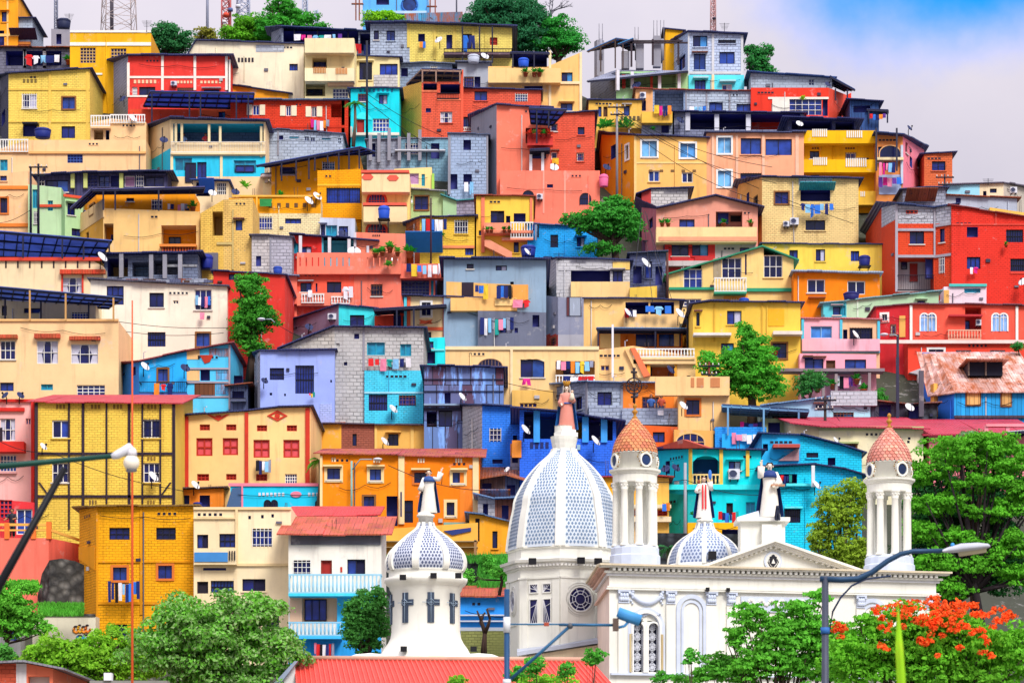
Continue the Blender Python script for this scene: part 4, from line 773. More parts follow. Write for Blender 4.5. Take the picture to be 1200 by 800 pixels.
h = H('weathered grey blue house with yellow balcony floor and washing', ['p:8fa8bf'], '520 304, 640 305', 412, '547 309 555 315 n;581 311 594 317 n;541 331 555 347 T;560 372 566 380 f;590 374 600 388 n;623 369 631 383 f;598 330 602 340 f', roof=NAVY+' 1 .35 .14', zones='332 p:8fa8bf', D=Dof(404)); HGB = h
h.bal(528, 349, 606, 364, 'p:f3bd6c', .6, 'S').bal(580, 351, 601, 358, 'p:f6cd84', .7, 'S').poly('523 330,612 334,612 350,523 349', 'p:f1bb66', .05, name='painted_panel').band('601 335 619 356', 'p:e8a45a', .5)
h.band('541 331 555 347', 'o:2a1a2c', .07).band('583 334 599 348', 'o:2c2838', .07)
laundry('on the yellow balcony of the grey blue house', 556, 572, 333, 14, h.D-.9, ['navy', 'blue', 'yellow']); laundry('right on the yellow balcony of grey blue house', 582, 600, 334, 16, h.D-.9, ['navy', 'blue', 'navy', 'black'])
laundry('low on the grey blue house', 563, 602, 372, 18, h.D-.7, ['navy', 'white', 'sky blue', 'grey', 'teal', 'pink', 'sky blue', 'grey', 'navy']); laundry('over the right end of the yellow balcony', 602, 622, 350, 9, h.D-.9, ['pink', 'red'])
k = 0
h = H('dark grey ground storey of the grey blue house with stains', ['p:6a7084'], '560 364, 640 366', 414, '565 375 572 390 f;586 374 600 390 n;624 369 632 383 f;603 384 607 390 v', D=HGB.D-.6, dep=3)
h = H('cream house with orange pilasters and bow motifs', ['p:f7dca2'], '477 347, 520 348, 562 350', 408, '494 354 505 370 q;535 358 545 373 q;495 389 505 397 n;536 391 546 402 n', roof=NAVY+' .7 .4 .12', D=Dof(402)); HBo = h
h.band('477 348 481 408;519 349 523 408;558 350 562 408;481 383.5 558 387', 'o:e8643c', .1).post('475 348 400', 'p:58b8c4', .1, .2)
for x, y in ((499, 377), (540, 379)): h.poly(f'{x-8} {y-2.5},{x} {y-1.2},{x+8} {y-2.5},{x+6} {y},{x+8} {y+2.5},{x-8} {y+2.5},{x-6} {y}', 'o:e8643c', .06)
h.canopy('438 362,523 357,523 362,440 367', -2, 2, NAVY, '465 362 386;485 360 386')
h = H('turquoise gable cabin with black window', ['p:8f8098', 'p:47c6cc'], '315 385 6, 397 357, 441 362', 402, '410 369 427 382 n;321 382 328 393 n', roof=NAVY+' .5 .2', D=Dof(392))
aircon(384, 367, 394, 374, h.D+.2, 'air conditioner on the greyish wall of the turquoise cabin'); dish(362, 383, 5, h.D-1, True, 'blue dish on the pole below the turquoise cabin', .3)
h = H('red low house under the dark canopy by the turquoise cabin', ['p:e2503a'], '439 370, 480 368', 402, '461 368 470 382 f;472 370 476 384 n', D=Dof(394))
# right of centre
h = H('vivid blue brick house behind the leafy tree', ['b:2a94dc'], '618 262, 700 268', 312, '645 275 654 290 g;676 278 685 289 n;601 300 606 304 v', roof='m:5a6f9a .4 .2', D=Dof(304)); laundry('at the left corner of the vivid blue house', 624, 632, 262, 14, h.D-.6, ['navy', 'grey', 'black'])
tank(610, 287, 628, 301, h.D-2.5, 'dark blue tank with white dish before the vivid blue house', 'o:1c2f8a'); dish(618, 295, 5, h.D-4.2, False, 'white dish leaning on the dark blue tank', .9)
h = H('pale block house with dark strip windows and brick patched side', ['k:a9acb4', 'k:c4c4c8'], '636 307 5, 652 303, 738 305', 412, '669 315 715 331 f1.5;718 317 730 331 n', zones='', roof=NAVY+' .5 .3', D=Dof(352)); HPb = h
h.band('652 330 669 352', 'p:b9bcc0', .05).poly('669 318,738 318,738 330,669 330', 'p:f2cc7c', .01) if 0 else None
h.bal(669, 330, 738, 348, 'p:f5ce86', .4, 'S').band('718 307 738 316', 'p:f3cc6a', .06).band('654 304 717 317', 'k:c9c9cc', .05)
H('brick patched side wing with rusty sheets below the pale block house', ['b:b5443a', 'p:a7a8b2'], '638 346 2, 654 348, 684 350', 414, '645 395 652 405 n', zones='392 p:8a8fa4', D=Dof(408)).band('664 348 682 370', 'z:9aa4b4', .08)
h = H('peach house with tarp covered terrace and orange porch', ['p:f7c878'], '680 350, 732 350, 796 352', 412, '732 354 760 368 f2;762 354 790 368 f2;780 371 789 378 w;702 388 790 408 L1.5 p:e8843a', roof=NAVY+' .5 .4', D=Dof(404)); HTp = h
h.bal(731, 368, 796, 384, 'p:f6c880', .4, 'S').canopy('699 384,824 385,818 390,702 390', -1.6, .4, 'm:5c8fc8', '701 385 410;768 385 410')
laundry('over the peach terrace', 756, 788, 357, 12, h.D-1, ['blue', 'sky blue', 'blue'], line=False, words='stretched'); laundry('at the left of the peach terrace', 732, 746, 362, 8, h.D-.6, ['red', 'navy', 'white']); dish(736, 366, 6, h.D-1, False, 'white dish on the parapet of the peach tarp terrace', .9); dish(797, 367, 7, h.D-1.4, False, 'big white dish at the right end of the peach tarp terrace', .8)
h = H('small yellow wall room in the cluttered stair alley', ['p:f0c63e'], '738 337, 770 335', 362, '765 343 768 350 v', D=Dof(356)); h.bal(738, 337, 768, 351, 'p:f2cb44', .5, 'S')
h = H('dark cluttered stair alley house with blue openings', ['k:5f6688'], '738 298, 780 296', 345, '742 312 752 332 f;756 306 764 326 n;768 312 776 334 f;746 336 750 344 T', roof='m:49506c .6 .2', D=Dof(338)); dish(757, 308, 7, h.D-1, False, 'pale blue dish in the cluttered stair alley', .8)
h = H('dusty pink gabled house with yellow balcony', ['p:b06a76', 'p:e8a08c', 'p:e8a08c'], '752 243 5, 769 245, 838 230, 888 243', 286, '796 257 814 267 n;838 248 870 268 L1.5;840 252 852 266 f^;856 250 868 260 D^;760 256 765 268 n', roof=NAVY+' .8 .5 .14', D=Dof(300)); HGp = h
h.bal(769, 266, 887, 284, 'p:f6d596', 1.1, 'S').band('771 281 886 286', 'o:eea07c', 1.15)
for i, x in enumerate((776, 783, 848, 880)): plant(x, 266, 11, h.D-1, f'potted shrub, number {i+1} from left on the dusty pink gabled balcony')
h = H('red lower storey with tinted windows and grey side panel', ['p:6a4a66', 'p:d9383a', 'p:c6b6b4'], '752 285 5, 779 283, 838 284, 886 286', 330, '787 285 807 300 n;811 285 830 300 n;867 290 878 300 n;772 290 777 304 f', D=HGp.D-.3, dep=4); h.band('787 301 807 306;814 301 836 306', 'o:c02a2c', .12).band('779 307 868 313', 'p:c9bcbc', .5)
h = H('white block shed on top of the pink gabled house', ['o:c03a38', 'k:d0ccc8'], '752 226, 763 222, 806 221', 250, '', roof=NAVY+' .5 .5', D=HGp.D+5, dep=4)
h = H('peach gabled house with green barge boards and white grid windows', ['p:f7d07c'], '784 322, 843 305, 893 290, 930 304', 362, '801 315 823 337 W;846 302 869 326 W;873 298 875 322 v;895 299 917 325 W;801 350 822 358 W;857 350 866 356 w', zones='', roof='o:2c8a66 .6 .4 .16', D=Dof(354)); HGg = h
h.band('784 337 838 340;874 338 928 342', 'o:2a9a72', .2).bal(837, 325, 875, 344, 'o:2a9a72', .9, 'B').band('836 303 845 325', 'p:a89a80', .05).band('848 344 876 352', 'p:f0a04a', .05)
tank(866, 349, 878, 357, h.D-1, 'blue lid of a tank below the green gabled house', 'o:1f4fb8')
h = H('yellow long house with overhead dark eave above the slope trees', ['p:f2c53c'], '812 357, 832 354, 938 355', 470, '852 364 869 380 n;816 366 820 382 n;905 402 922 420 m;845 402 860 416 n', roof=NAVY+' .7 .3', D=Dof(455)); HYl = h
h.band('836 356 838 400;892 356 894 430', 'p:d9a92c', .06).band('812 392 856 395', 'o:e6e2e0', .8).band('905 390 939 394', 'o:e6dcd0', .8).band('900 362 919 382', 'p:e9b040', .05)
plant(909, 416, 12, h.D-.6, 'leafy plant in the lower window of the long yellow house')
h = H('peach brick house with teal awning and washing', ['p:e9ab62', 'b:f3d48a'], '866 216 6, 893 208, 1006 210', 292, '908 225 924 239 m;938 223 973 236 f1.5;944 258 967 270 n;875 226 878 238 f;884 230 888 240 n', roof=NAVY+' .7 .4 .13', D=Dof(285)); HPk = h
h.aw(936, 223, 978, 217, 'm:2aa6b4', 1.0).band('936 209 975 217', 'k:b4bccc', .04)
laundry('below the teal awning of the peach brick house', 938, 977, 238, 13, h.D-.7, ['navy', 'sky blue', 'blue', 'blue', 'sky blue', 'navy', 'blue'])
aircon(926, 255, 936, 263, h.D-.45, 'right air conditioner on the peach brick house'); aircon(918, 259, 925, 265, h.D-.45, 'left air conditioner on the peach brick house')
h = H('yellow house strip with three small windows and a drum', ['p:f4cd42'], '893 286, 1036 287', 332, '925 293 935 306 n;956 292 967 306 n;997 294 1007 306 b', roof='m:3c4468 .5 .2', D=Dof(326)); tank(1006, 299, 1020, 312, h.D-1.2, 'navy drum before the yellow strip house', 'o:1c2470', stand=316)
h = H('bright orange house with pale corrugated eave', ['p:f5861c'], '930 319, 1031 321', 372, '946 327 967 343 w;993 329 1014 345 w', roof='m:9fb8d4 .9 .2 .14', D=Dof(365)); h.band('947 348 967 350', 'o:a8501e', .4); tank(988, 342, 1007, 352, h.D-1.5, 'low navy tank beneath the window of the orange house', 'o:20246a')
h = H('raw red brick house with block crown and recessed balcony', ['b:d6482c', 'b:da4c2e', 'b:d6482c'], '1033 243 3, 1050 240, 1095 244, 1117 240 -1', 350, '1066 271 1083 286 n;1052 302 1095 342 L1.6 p:b9b4b8;1056 307 1063 316 n^;1066 309 1075 330 d^;1082 307 1094 330 f^;1101 268 1107 284 n;1101 302 1107 320 n', zones='262 k:bcbec8', roof='m:3a4a78 .8 .5', D=Dof(345)); HRB = h
h.band('1049 240 1052 342;1052 268 1095 271;1052 299 1095 302;1094 245 1096 300', 'p:a6a2ac', .12).bal(1052, 322, 1095, 340, 'p:a9a4aa', .2, 'R').band('1096 262 1115 265;1096 298 1115 301', 'p:a6a2ac', .1)
h = H('big red brick house with sloping roof at right edge', ['b:e23c30'], '1115 241, 1216 257', 356, '1133 266 1146 278 f;1179 269 1199 284 g;1133 301 1149 315 b;1184 303 1202 318 g', roof='m:8a3a3c .4 .3', D=Dof(352)); h.band('1166 250 1168 262;1115 262 1205 264;1184 318 1202 321', 'p:d84a3e', .05)
plant(1179, 290, 8, h.D-.5, 'small pot plant on the sill bracket of big red brick house'); laundry('at the lower window of the big red brick house', 1136, 1146, 312, 11, h.D-.4, ['white', 'magenta'], line=False, words='hung out'); dish(1199, 330, 6, h.D-1, False, 'white dish at the right edge on the big red brick house', -.6)
h = H('grey block house with rusty roof behind the raw brick house', ['k:7c8296', 'k:9aa0b2'], '1058 222, 1085 220, 1108 220', 262, '1064 226 1070 232 f', roof='m:3f4a70 .4 .3', D=Dof(262)); h.aw(1060, 236, 1096, 226, 'r:a85a3c', 1.6)
h = H('pale blue and cream hut row on the right crest', ['p:8cc4e4', 'p:e6d9b8', 'p:c4bcb0'], '1110 217, 1148 216, 1176 215, 1204 221 5', 262, '1160 221 1168 226 n;1152 224 1156 232 f', roof='m:6a6478 .5 .3', D=Dof(262)+3); aircon(1184, 219, 1192, 226, h.D-.4, 'air conditioner on the hut row at the right crest')
h = H('stained grey wall house with red eave beyond big red house', ['p:b4bccb'], '1108 229, 1192 233', 262, '1120 232 1126 238 v', roof='r:8a4438 .5 .3', D=Dof(256)); H('yellow house corner at the right edge behind big red roof', ['p:f0c050'], '1160 243, 1206 250', 268, '', D=Dof(258)-.6)
h = H('low green and blue sheds before the orange house', ['p:58b4bc', 'p:bcdcb8', 'p:b4d6b0'], '965 355, 992 353, 1026 349, 1100 342', 380, '976 359 985 369 n;985 358 991 370 t;1075 352 1084 357 n', roof='m:7fb0b8 .5 .3', D=Dof(376)); h.band('1004 351 1006 372', 'o:cfe4cc', .05)
h = H('pinkish white box room below the big red house', ['p:efdce6'], '1106 336, 1156 334', 362, '1130 338 1149 343 t', D=Dof(360)); h.band('1112 333 1156 336', 'o:4ac0b8', .2).band('1106 340 1112 356', 'o:e8b060', .05)
h = H('red pink house with twin arched white windows and loggia', ['p:c93038', 'p:e8604e', 'p:e8604e'], '1027 360 .6, 1067 357, 1130 357, 1216 359', 420, '1033 368 1040 376 q;1044 380 1050 392 w;1111 360 1150 388 L1.5 p:c8393c;1117 376 1136 388 b^', roof='m:7a4a58 .4 .2', D=Dof(414)); HTw = h
for x in (1079, 1163):
    for dx in (0, 9): h.arch(x+dx, 368, x+dx+8, 388, WHITE, 'g:7fa8e0', 1, .1)
h.bal(1111, 386, 1150, 400, 'p:e07a5a', .5, 'B', cap='o:e0a890').band('1066 358 1069 412;1190 359 1193 412;1033 370 1034 374', 'o:f3ece4', .12).band('1111 370 1150 372', 'o:c0343a', .6).band('1054 370 1061 395', 'o:e8b05a', .05).band('1067 399 1200 401', 'o:d84a3e', .06)
aircon(1144, 374, 1150, 381, h.D-.2, 'air conditioner inside the loggia of the arched window house')
h = H('pink house with cyan trim pilasters and blue curtained windows', ['p:f6b4c4', 'p:f2bf94'], '940 373, 986 374, 1031 375', 424, '950 382 975 396 B;996 384 1022 397 n;988 386 993 398 f', roof='m:c87a84 .4 .2', D=Dof(419)); HPc = h
h.band('939 374 942 412;984 375 987 400;1028 376 1031 412;940 410.5 1031 413.5;1007 399 1009 411', 'o:4fc0de', .15).bal(940, 397, 1031, 411, 'p:f6b8c8', .5, 'S'); dish(1003, 392, 6, h.D-1, False, 'white dish on the pink house with cyan trim', .9)
h = H('pink ground storey with plants and washing under wooden beam', ['p:f4a8b8'], '937 414, 1027 415', 466, '943 420 965 436 n;968 422 979 435 T;990 421 1015 436 n;941 416 953 420 v', D=Dof(462)); h.band('912 435 1034 438.5', 'p:8a7a80', 1.3).post('941 436 470;965 436 470;980 438 470;1019 436 470', 'p:9a8a8c', .1, 1.2)
laundry('on the pink ground storey', 978, 1010, 440, 12, h.D-.8, ['white', 'black', 'pink', 'purple', 'magenta', 'white']); 
for i, (x, y) in enumerate(((946, 462), (958, 460), (976, 456), (1004, 450), (1012, 462))): plant(x, y, 15, h.D-1, f'garden pot plant, number {i+1} from left before pink ground storey')
# ============ third belt
h = H('pink house with red balcony and red corner pilaster at left edge', ['p:f6b9b4'], '-14 470, 40 469', 622, '0 490 18 516 c;0 533 19 552 G;30 490 36 497 k;0 501 3 517 D', D=Dof(612)); HPi = h
h.band('37 468 40.5 600;-14 468 40 471;-14 478 29 482', 'o:d9281e', .2).bal(-12, 517, 28, 529, 'o:dd2c22', .8, 'S').band('-14 553 20 555', 'o:dca0a0', .2)
dish(6, 463, 5, h.D-.4, True, 'left of the two dark dishes above the pink red-trimmed house', -.6); dish(24, 463, 5, h.D-.4, True, 'right of the two dark dishes above the pink red-trimmed house', .7)
h = H('blue wooden shack with patched right half and railing', ['p:2f74c4', 'p:2f9ae0', 'p:52b2e2'], '140 428 4, 163 424, 219 412, 270 403', 490, '185 432 197 447 m;154 430 159 440 f;235 433 246 446 f;237 472 252 484 f', roof='m:9a4a4c .6 .3', D=Dof(482)); HBs = h
h.bal(163, 447, 219, 463, 'p:3a5a9a', .8, 'R').band('219 431 270 433;219 447 270 449;219 464 270 466;268 404 270 480', 'o:a89aa4', .1).band('219 410 234 421;219 434 234 446', 'p:f0bf7c', .03).poly('234 416,250 416,246 424,240 426', 'o:b8341c', .06).band('228 449 252 463', 'w:7a4a30', .04).band('220 467 268 484', 'p:5cb8e0', .05).band('245 408 268 418;253 434 268 445;253 450 268 462', 'r:5aaee0', .02)
laundry('on the railing of the blue shack', 180, 203, 448, 14, h.D-1, ['orange', 'red', 'navy'], line=False, words='hung'); dish(170, 429, 6, h.D-.8, False, 'white dish on the front of the blue shack', .8); dish(217, 431, 6, h.D-1, True, 'navy dish at the middle corner of the blue shack', .5)
h = H('grey timber balcony hut in the dark gap right of the blue shack', ['w:5a6688'], '270 452, 290 450', 490, '274 440 284 450 f;272 458 286 470 f', roof='r:6a3a44 .5 .4', D=Dof(484)); h.bal(270, 452, 288, 470, 'p:59607a', .6, 'R')
h = H('lavender blue house with two iron grille windows', ['k:a9adbb', 'p:8e9fe6'], '299 416 4, 305 411, 392 410', 505, '316 431 333 445 g;346 428 368 461 g;316 460 319 463 v;333 461 335 464 v;387 445 389 448 v', roof=NAVY+' .5 .2', D=Dof(497)); HLv = h
h.band('375 473 389 495', 'b:9aa8ee', .05); dish(310, 446, 4.5, h.D-.8, True, 'blue dish on a tall stand before the lavender house', .5); laundry('on the lavender house below the tall grille', 362, 369, 459, 5, h.D-.4, ['red', 'yellow', 'teal'], line=False, words='tied')
h = H('pale grey block house with sky blue lower storeys', ['k:c3beb6', 'k:c0c0bf'], '330 408, 392 383, 496 385', 505, '430 401 451 416 t;469 403 482 417 t;432 462 454 481 g;468 463 494 475 b;403 424 407 428 v;394 402 398 406 k;415 391 421 397 v', zones='', roof=NAVY+' .6 .3 .12', D=Dof(492)); HBk = h
h.band('425 384 427.5 434;340 404 342 410', CONC, .06)
H('sky blue painted lower storey with grille and dark windows', ['b:4dbde2'], '427 434, 496 434', 505, '432 462 454 481 g;468 463 487 475 b', D=h.D-.3, dep=3).band('427 459 496 461', 'o:9fdcec', .06).band('455 434 456 460', 'o:3fa6cc', .04)
h2 = H('shadowed teal side wall with drain pipes below the grey block house', ['p:4a6c8a'], '390 434, 428 434', 505, '392 444 400 480 f', D=h.D+.8, dep=3); h2.post('400 434 490;422 432 490', 'p:8aa0b8', .08, .2)  # dull dark tone set in the wall colour itself
laundry('on the grey block upper storey', 431, 482, 419, 12, h.D-.5, ['red', 'red', 'pink', 'teal', 'sky blue', 'navy', 'white']); dish(461, 479, 6, h.D-.9, False, 'white dish on the sky blue lower storey', .8)
h = H('bright turquoise slot house between block house and cream house', ['p:38c6cc'], '496 396, 521 395', 440, '497 412 510 426 f;500 400 508 408 n', D=Dof(432)); h.band('496 409 521 411', 'o:6cdce0', .1)
h = H('long peach house with arched windows above corrugated shack', ['p:f8cf8c'], '522 408, 600 408, 650 407, 702 408', 482, '610 421 638 442 n;651 423 697 450 L1.4 p:e9b66e;660 430 684 446 n^;609 472 629 477 k;662 470 668 474 v', D=Dof(478)); HLp = h
h.band('522 406 702 410;598 410 601 478', 'o:f6dcaa', .12).bal(651, 439, 697, 452, 'p:f4c887', .5, 'B').arch(561, 421, 588, 434, 'o:8a6a58', GL[3], 6, .06).poly('610 421,638 421,638 424,632 421.5,624 420.5,616 421.5', 'o:f6dcaa', .06)
laundry('in the balcony of the long peach house', 652, 696, 422, 13, h.D-.6, ['white', 'pink', 'navy', 'orange', 'sky blue', 'yellow', 'sky blue', 'grey']); laundry('over the balcony rail of the long peach house', 659, 697, 440, 10, h.D-.9, ['navy', 'white', 'red', 'red'], line=False, words='hung'); laundry('below the arched window of the long peach house', 612, 622, 442, 9, h.D-.4, ['magenta'], line=False, words='hung')
h = H('yellow ground storey with small vents under the long peach house', ['p:f0bd5a'], '600 457, 648 457', 496, '609 472 629 477 k', D=HLp.D-.4, dep=3)
h = H('blue red corrugated metal shack with open lower floor', ['z:5f7fb4'], '497 429, 590 431', 545, '521 460 528 475 f;500 482 512 500 f2;514 480 530 500 n', roof=NAVY+' .5 .3', D=Dof(532)); h.band('497 444 590 445;497 458 590 459;497 478 590 481', 'i:2a2e48', .1); dish(542, 465, 6, h.D-.8, False, 'white dish on the corrugated blue red shack', .9); h.band('497 474 585 476', 'p:8aa4c0', .5)
h = H('royal blue house with worn block side and small windows', ['k:a9b0ba', 'b:2c72d8', 'b:2c72d8'], '542 476 4, 565 475, 600 477, 611 478', 570, '574 502 587 517 n;577 538 589 543 v;601 510 606 520 f', roof='m:3a4a7c .5 .2', D=Dof(562)); HRy = h
h = H('amber low house with brick middle and two blue windows', ['p:f1b04c', 'b:9a5a4a', 'p:f6bd54'], '362 497, 400 497, 439 498, 531 499', 532, '363 504 375 521 f;413 508 418 522 n;455 508 467 522 n;498 508 511 522 n', roof='m:5a4a5a .5 .3', D=Dof(525)); h.band('481 500 485 526;439 498 442 526;527 500 531 526', 'p:f8c868', .08); dish(451, 517, 6, h.D-.8, False, 'white dish on the amber low house', .9)
tank(509, 493, 521, 498, h.D+1, 'pale covered tank on the roof of the amber low house', 'o:b9c8e0')
h = H('reddish sloping roof hut between lavender and amber houses', ['p:c89a5a'], '362 500, 400 499', 512, '', roof='r:a8383c .4 .2', rb=487, D=Dof(512)+1.5, dep=5)
h = H('orange house with cream framed windows and cream pilasters', ['p:f2902c', 'p:f0842a'], '375 531, 467 533, 562 536', 628, '383 548 399 562 o;433 549 447 563 o;485 553 500 566 O;530 553 544 566 o;426 581 439 594 m;453 581 466 616 f1;473 586 484 612 g;523 588 533 604 o;541 589 552 606 D', roof='r:a8484c .6 .4 .1', rb=526, D=Dof(620), dep=9); HOr = h
h.band('467 534 474 614;554 536 561 612;375 534 378 612', 'o:f7d9a0', .14).band('430 545 451 547;482 549 504 551;528 549 548 551;379 545 401 547', 'o:f2d79a', .35).slots(388, 536, 394, 541, 2, 'k:f0e4c0', .12)
for x in (437, 489, 533): h.slots(x, 537, x+9, 542, 3, 'o:f2e8cc', .1)
h.band('539 540 561 612', 'p:f28a3c', .02); h.post('470 576 605', 'i:39406a', .05, .6).band('520 612 562 620', 'p:8fb8a8', .2)
h = H('rusty roofed timber sheds crowded beside the orange house', ['w:6a5a5a', 'w:4a5a80'], '563 560, 592 556, 608 560', 620, '565 566 576 580 f;578 572 588 586 f;594 568 604 580 f', roof='r:8a5a4c 1.2 .4', rb=548, D=Dof(606), dep=6); h.aw(561, 592, 598, 578, 'r:7c8cae', 1.8); dish(594, 550, 4, h.D-.6, False, 'white dish by the rusty timber sheds', -.7)
h = H('grey timber hut with tin awning right of the rusty sheds', ['k:b0aeb2', 'w:7a4a3c'], '560 580, 580 585, 612 584', 640, '566 590 572 606 f;588 592 596 608 f', roof='m:6a8ab4 .8 .3', D=Dof(634)-.5)
h = H('small amber house under tin roofs left of the big dome', ['p:f4b045', 'p:f2aa3e'], '550 602, 568 604, 600 612', 660, '557 607 562 634 D;577 622 583 642 n', roof='m:5a7aa8 .6 .3', D=Dof(650))
h = H('cream house with red pilasters and eye shaped gable motifs', ['p:f08a2c', 'p:f7cf86', 'p:f7cf86', 'p:f7cf86'], '205 490 3, 218 487, 290 482, 326 478, 364 477', 605, '230 513 249 534 r;261 513 279 533 r;297 515 316 536 r;332 515 351 536 r;234 497 246 504 R;265 497 277 504 R;301 498 313 505 R;336 498 348 505 R;231 555 245 563 R;265 555 277 562 R;300 555 313 563 R;334 555 348 566 G;207 508 213 516 f', roof=NAVY+' .5 .2', D=Dof(596)); HEy = h
h.band('217 488 221 580;287 483 291 570;358 478 363 570', 'o:c8341f', .12)
for cx, cy in ((325, 487),): h.poly(f'{cx-12} {cy},{cx} {cy-6.5},{cx} {cy-4},{cx-8} {cy}', 'o:c8341f', .06).poly(f'{cx+12} {cy},{cx} {cy-6.5},{cx} {cy-4},{cx+8} {cy}', 'o:c8341f', .062).poly(f'{cx-12} {cy},{cx} {cy+6.5},{cx} {cy+4},{cx-8} {cy}', 'o:c8341f', .064).poly(f'{cx+12} {cy},{cx} {cy+6.5},{cx} {cy+4},{cx+8} {cy}', 'o:c8341f', .066).poly(','.join(f'{cx+3.2*math.cos(a*.785):.2f} {cy+3.2*math.sin(a*.785):.2f}' for a in range(8)), 'o:c8341f', .06)
h.poly('243 486,256 493,269 485.5,265 485.5,256 490,247 486', 'o:c8341f', .06).poly(','.join(f'{256+3.5*math.cos(a*.524):.2f} {486.5+3*math.sin(a*.524):.2f}' for a in range(7)), 'o:c8341f', .07)
laundry('below a window of the eye motif house', 300, 318, 538, 14, h.D-.4, ['black', 'navy', 'white', 'sky blue', 'grey']); laundry('on the orange side of the eye motif house', 206, 214, 517, 9, h.D-.3, ['sky blue'])
dish(210, 556, 6, h.D-.6, False, 'white dish on the orange side of the eye motif house', .8); dish(229, 568, 6, h.D-1.5, False, 'white dish over the shed below the eye motif house', .8)
h = H('orange lean-to shed with dark openings below the eye motif house', ['p:e8893a'], '206 574, 262 572', 608, '214 580 222 594 f;234 580 246 596 f', roof='m:5a4a50 .6 .3', D=Dof(602)); tank(226, 588, 237, 596, h.D-.8, 'navy barrel in front of the orange lean-to shed', 'o:1d2f8a')
h = H('bright sky blue low house with pink medallion and arched grilles', ['p:2fb4e0'], '270 569, 412 567', 618, '', D=Dof(612), flat=True); HSk = h
h.band('268 566 413 569.5;410 568 413 600;283 569 285 598', 'o:f28aa4', .1).poly(','.join(f'{347+6.5*math.cos(a*.524):.2f} {579+3.5*math.sin(a*.524):.2f}' for a in range(12)), 'o:f28aa4', .08).slots(302, 577, 334, 581, 7, 'o:d8e0ec', .12).slots(360, 577, 393, 581, 7, 'o:d8e0ec', .12).poly('265 595,272 572,283 570,283 594', 'p:3f5a80', .06, name='shutter')
for x in (310, 318, 370, 377): h.arch(x, 586, x+7, 596, IRON, GL[3], 2, .04)
h = H('yellow half timbered brick house under a red hipped roof', ['b:f2cb45'], '41 471, 205 473', 645, '61 492 82 513 w;167 491 188 513 w;61 542 80 565 W;168 542 187 565 W', roof='m:b8323c .6 .5 .1', rb=463, D=Dof(632), dep=10); HTi = h
h.band('41 472 44.5 620;80 472 82 620;96 472 99 600;124 472 126 590;150 472 153 600;166 472 168 590;187 472 189 590;202 472 205.5 620;44 530 203 533;44 580 203 583', 'w:3a2c38', .09)
for x in (65, 106, 132, 172): h.slots(x, 474, x+12, 479, 3, 'o:8a6a2a', .13)
for x in (172, 104): h.slots(x, 586, x+10, 590, 3, 'o:8a6a2a', .13)
h.slots(172, 535, 183, 539, 3, 'o:8a6a2a', .13).poly('45 565,47 565,57 579,55 579', 'w:3a2c38', .08).poly('201 565,199 565,189 579,191 579', 'w:3a2c38', .08)
dish(51, 523, 5, h.D-.8, False, 'white dish at the left of the half timbered house', .9); dish(180, 558, 7, h.D-.8, False, 'large white dish before the lower right window of the half timbered house', .9)
h = H('amber brick house with red casements and long washing line', ['b:eaa02c', 'b:f0ac34'], '93 597 3, 113 594, 227 593', 752, '128 618 152 632 e;183 618 206 632 e;132 664 149 680 O;185 662 202 678 O;131 731 149 747 g', roof='m:8a6a34 .5 .4', D=Dof(740)); HAm = h
h.band('113 594 115 745;164 594 167 720;113 657 227 659;113 705 227 708', 'p:d8932a', .07)
laundry('on the amber brick house', 126, 164, 681, 22, h.D-.9, ['navy', 'navy', 'black', 'white', 'sky blue', 'navy', 'blue', 'blue', 'navy'])
k = MB(); R_ = HAm.faces[0]; h.poly('93 655,112 668,112 640,93 640', 'p:e59a2c', .05, name='brace')
h = H('cream apartment house with blue balcony sign board', ['p:f3dcae', 'p:f5e2b8'], '227 597, 278 596, 341 594', 760, '231 626 244 642 n;257 625 276 641 e;296 619 319 640 b;231 681 244 695 D;247 680 274 694 g;284 678 311 692 n;311 720 327 735 g;238 665 265 668 v;291 604 294 608 v;306 603 309 607 v;318 602 321 606 v', D=Dof(748)); HCm = h
h.band('227 606 278 608;227 660 341 663;276 596 279 660;227 594 341 597', 'o:e9cf9c', .12).bal(227, 642, 277, 661, 'p:f3dcae', .5, 'S').band('229 648 268 659', 'o:3f86c8', .56); h.post('269 645 656;272 645 656;275 645 656', IRON, .03, .6)
h = H('white and blue balconied house with two red tiled roofs', ['p:f0ece0'], '338 625, 447 625', 780, '344 656 364 673 n;376 656 389 673 d;407 655 428 673 n;354 700 395 728 L.3 p:f2c8a0;357 702 383 727 b^;350 750 360 753 k', roof='r:c8584c 1.0 .6 .12', rb=606, zones='', D=Dof(765), dep=6); HWb = h
h.bal(338, 672, 447, 698, 'p:48bce4', 1.1, 'B', cap='o:9fd4ec').bal(338, 728, 400, 748, 'p:3fa4da', 1.0, 'B', cap='o:8cc8e8').band('341 627 446 638', 'p:6a6a74', .1).slots(398, 664, 402, 670, 1, 'o:c43a2a', .2)
h.poly('338 748,447 748,447 778,338 778', 'p:2f92dc', .05, name='painted_panel').poly('395 698,447 698,447 748,395 748', 'p:3fa8dc', .052, name='painted_panel').poly('340 699,354 699,354 728,340 728', 'p:f3c8a4', .05, name='painted_panel')
laundry('at the foot of the white and blue balconied house', 368, 392, 753, 19, h.D-.7, ['pink', 'red', 'black', 'white', 'navy', 'red', 'grey'])
h = H('upper red corrugated roof loft behind the white and blue house', ['p:5a4a58'], '342 606, 438 604', 622, '', roof='m:c8383c .5 .4', rb=594, D=Dof(765)+7.5, dep=5)
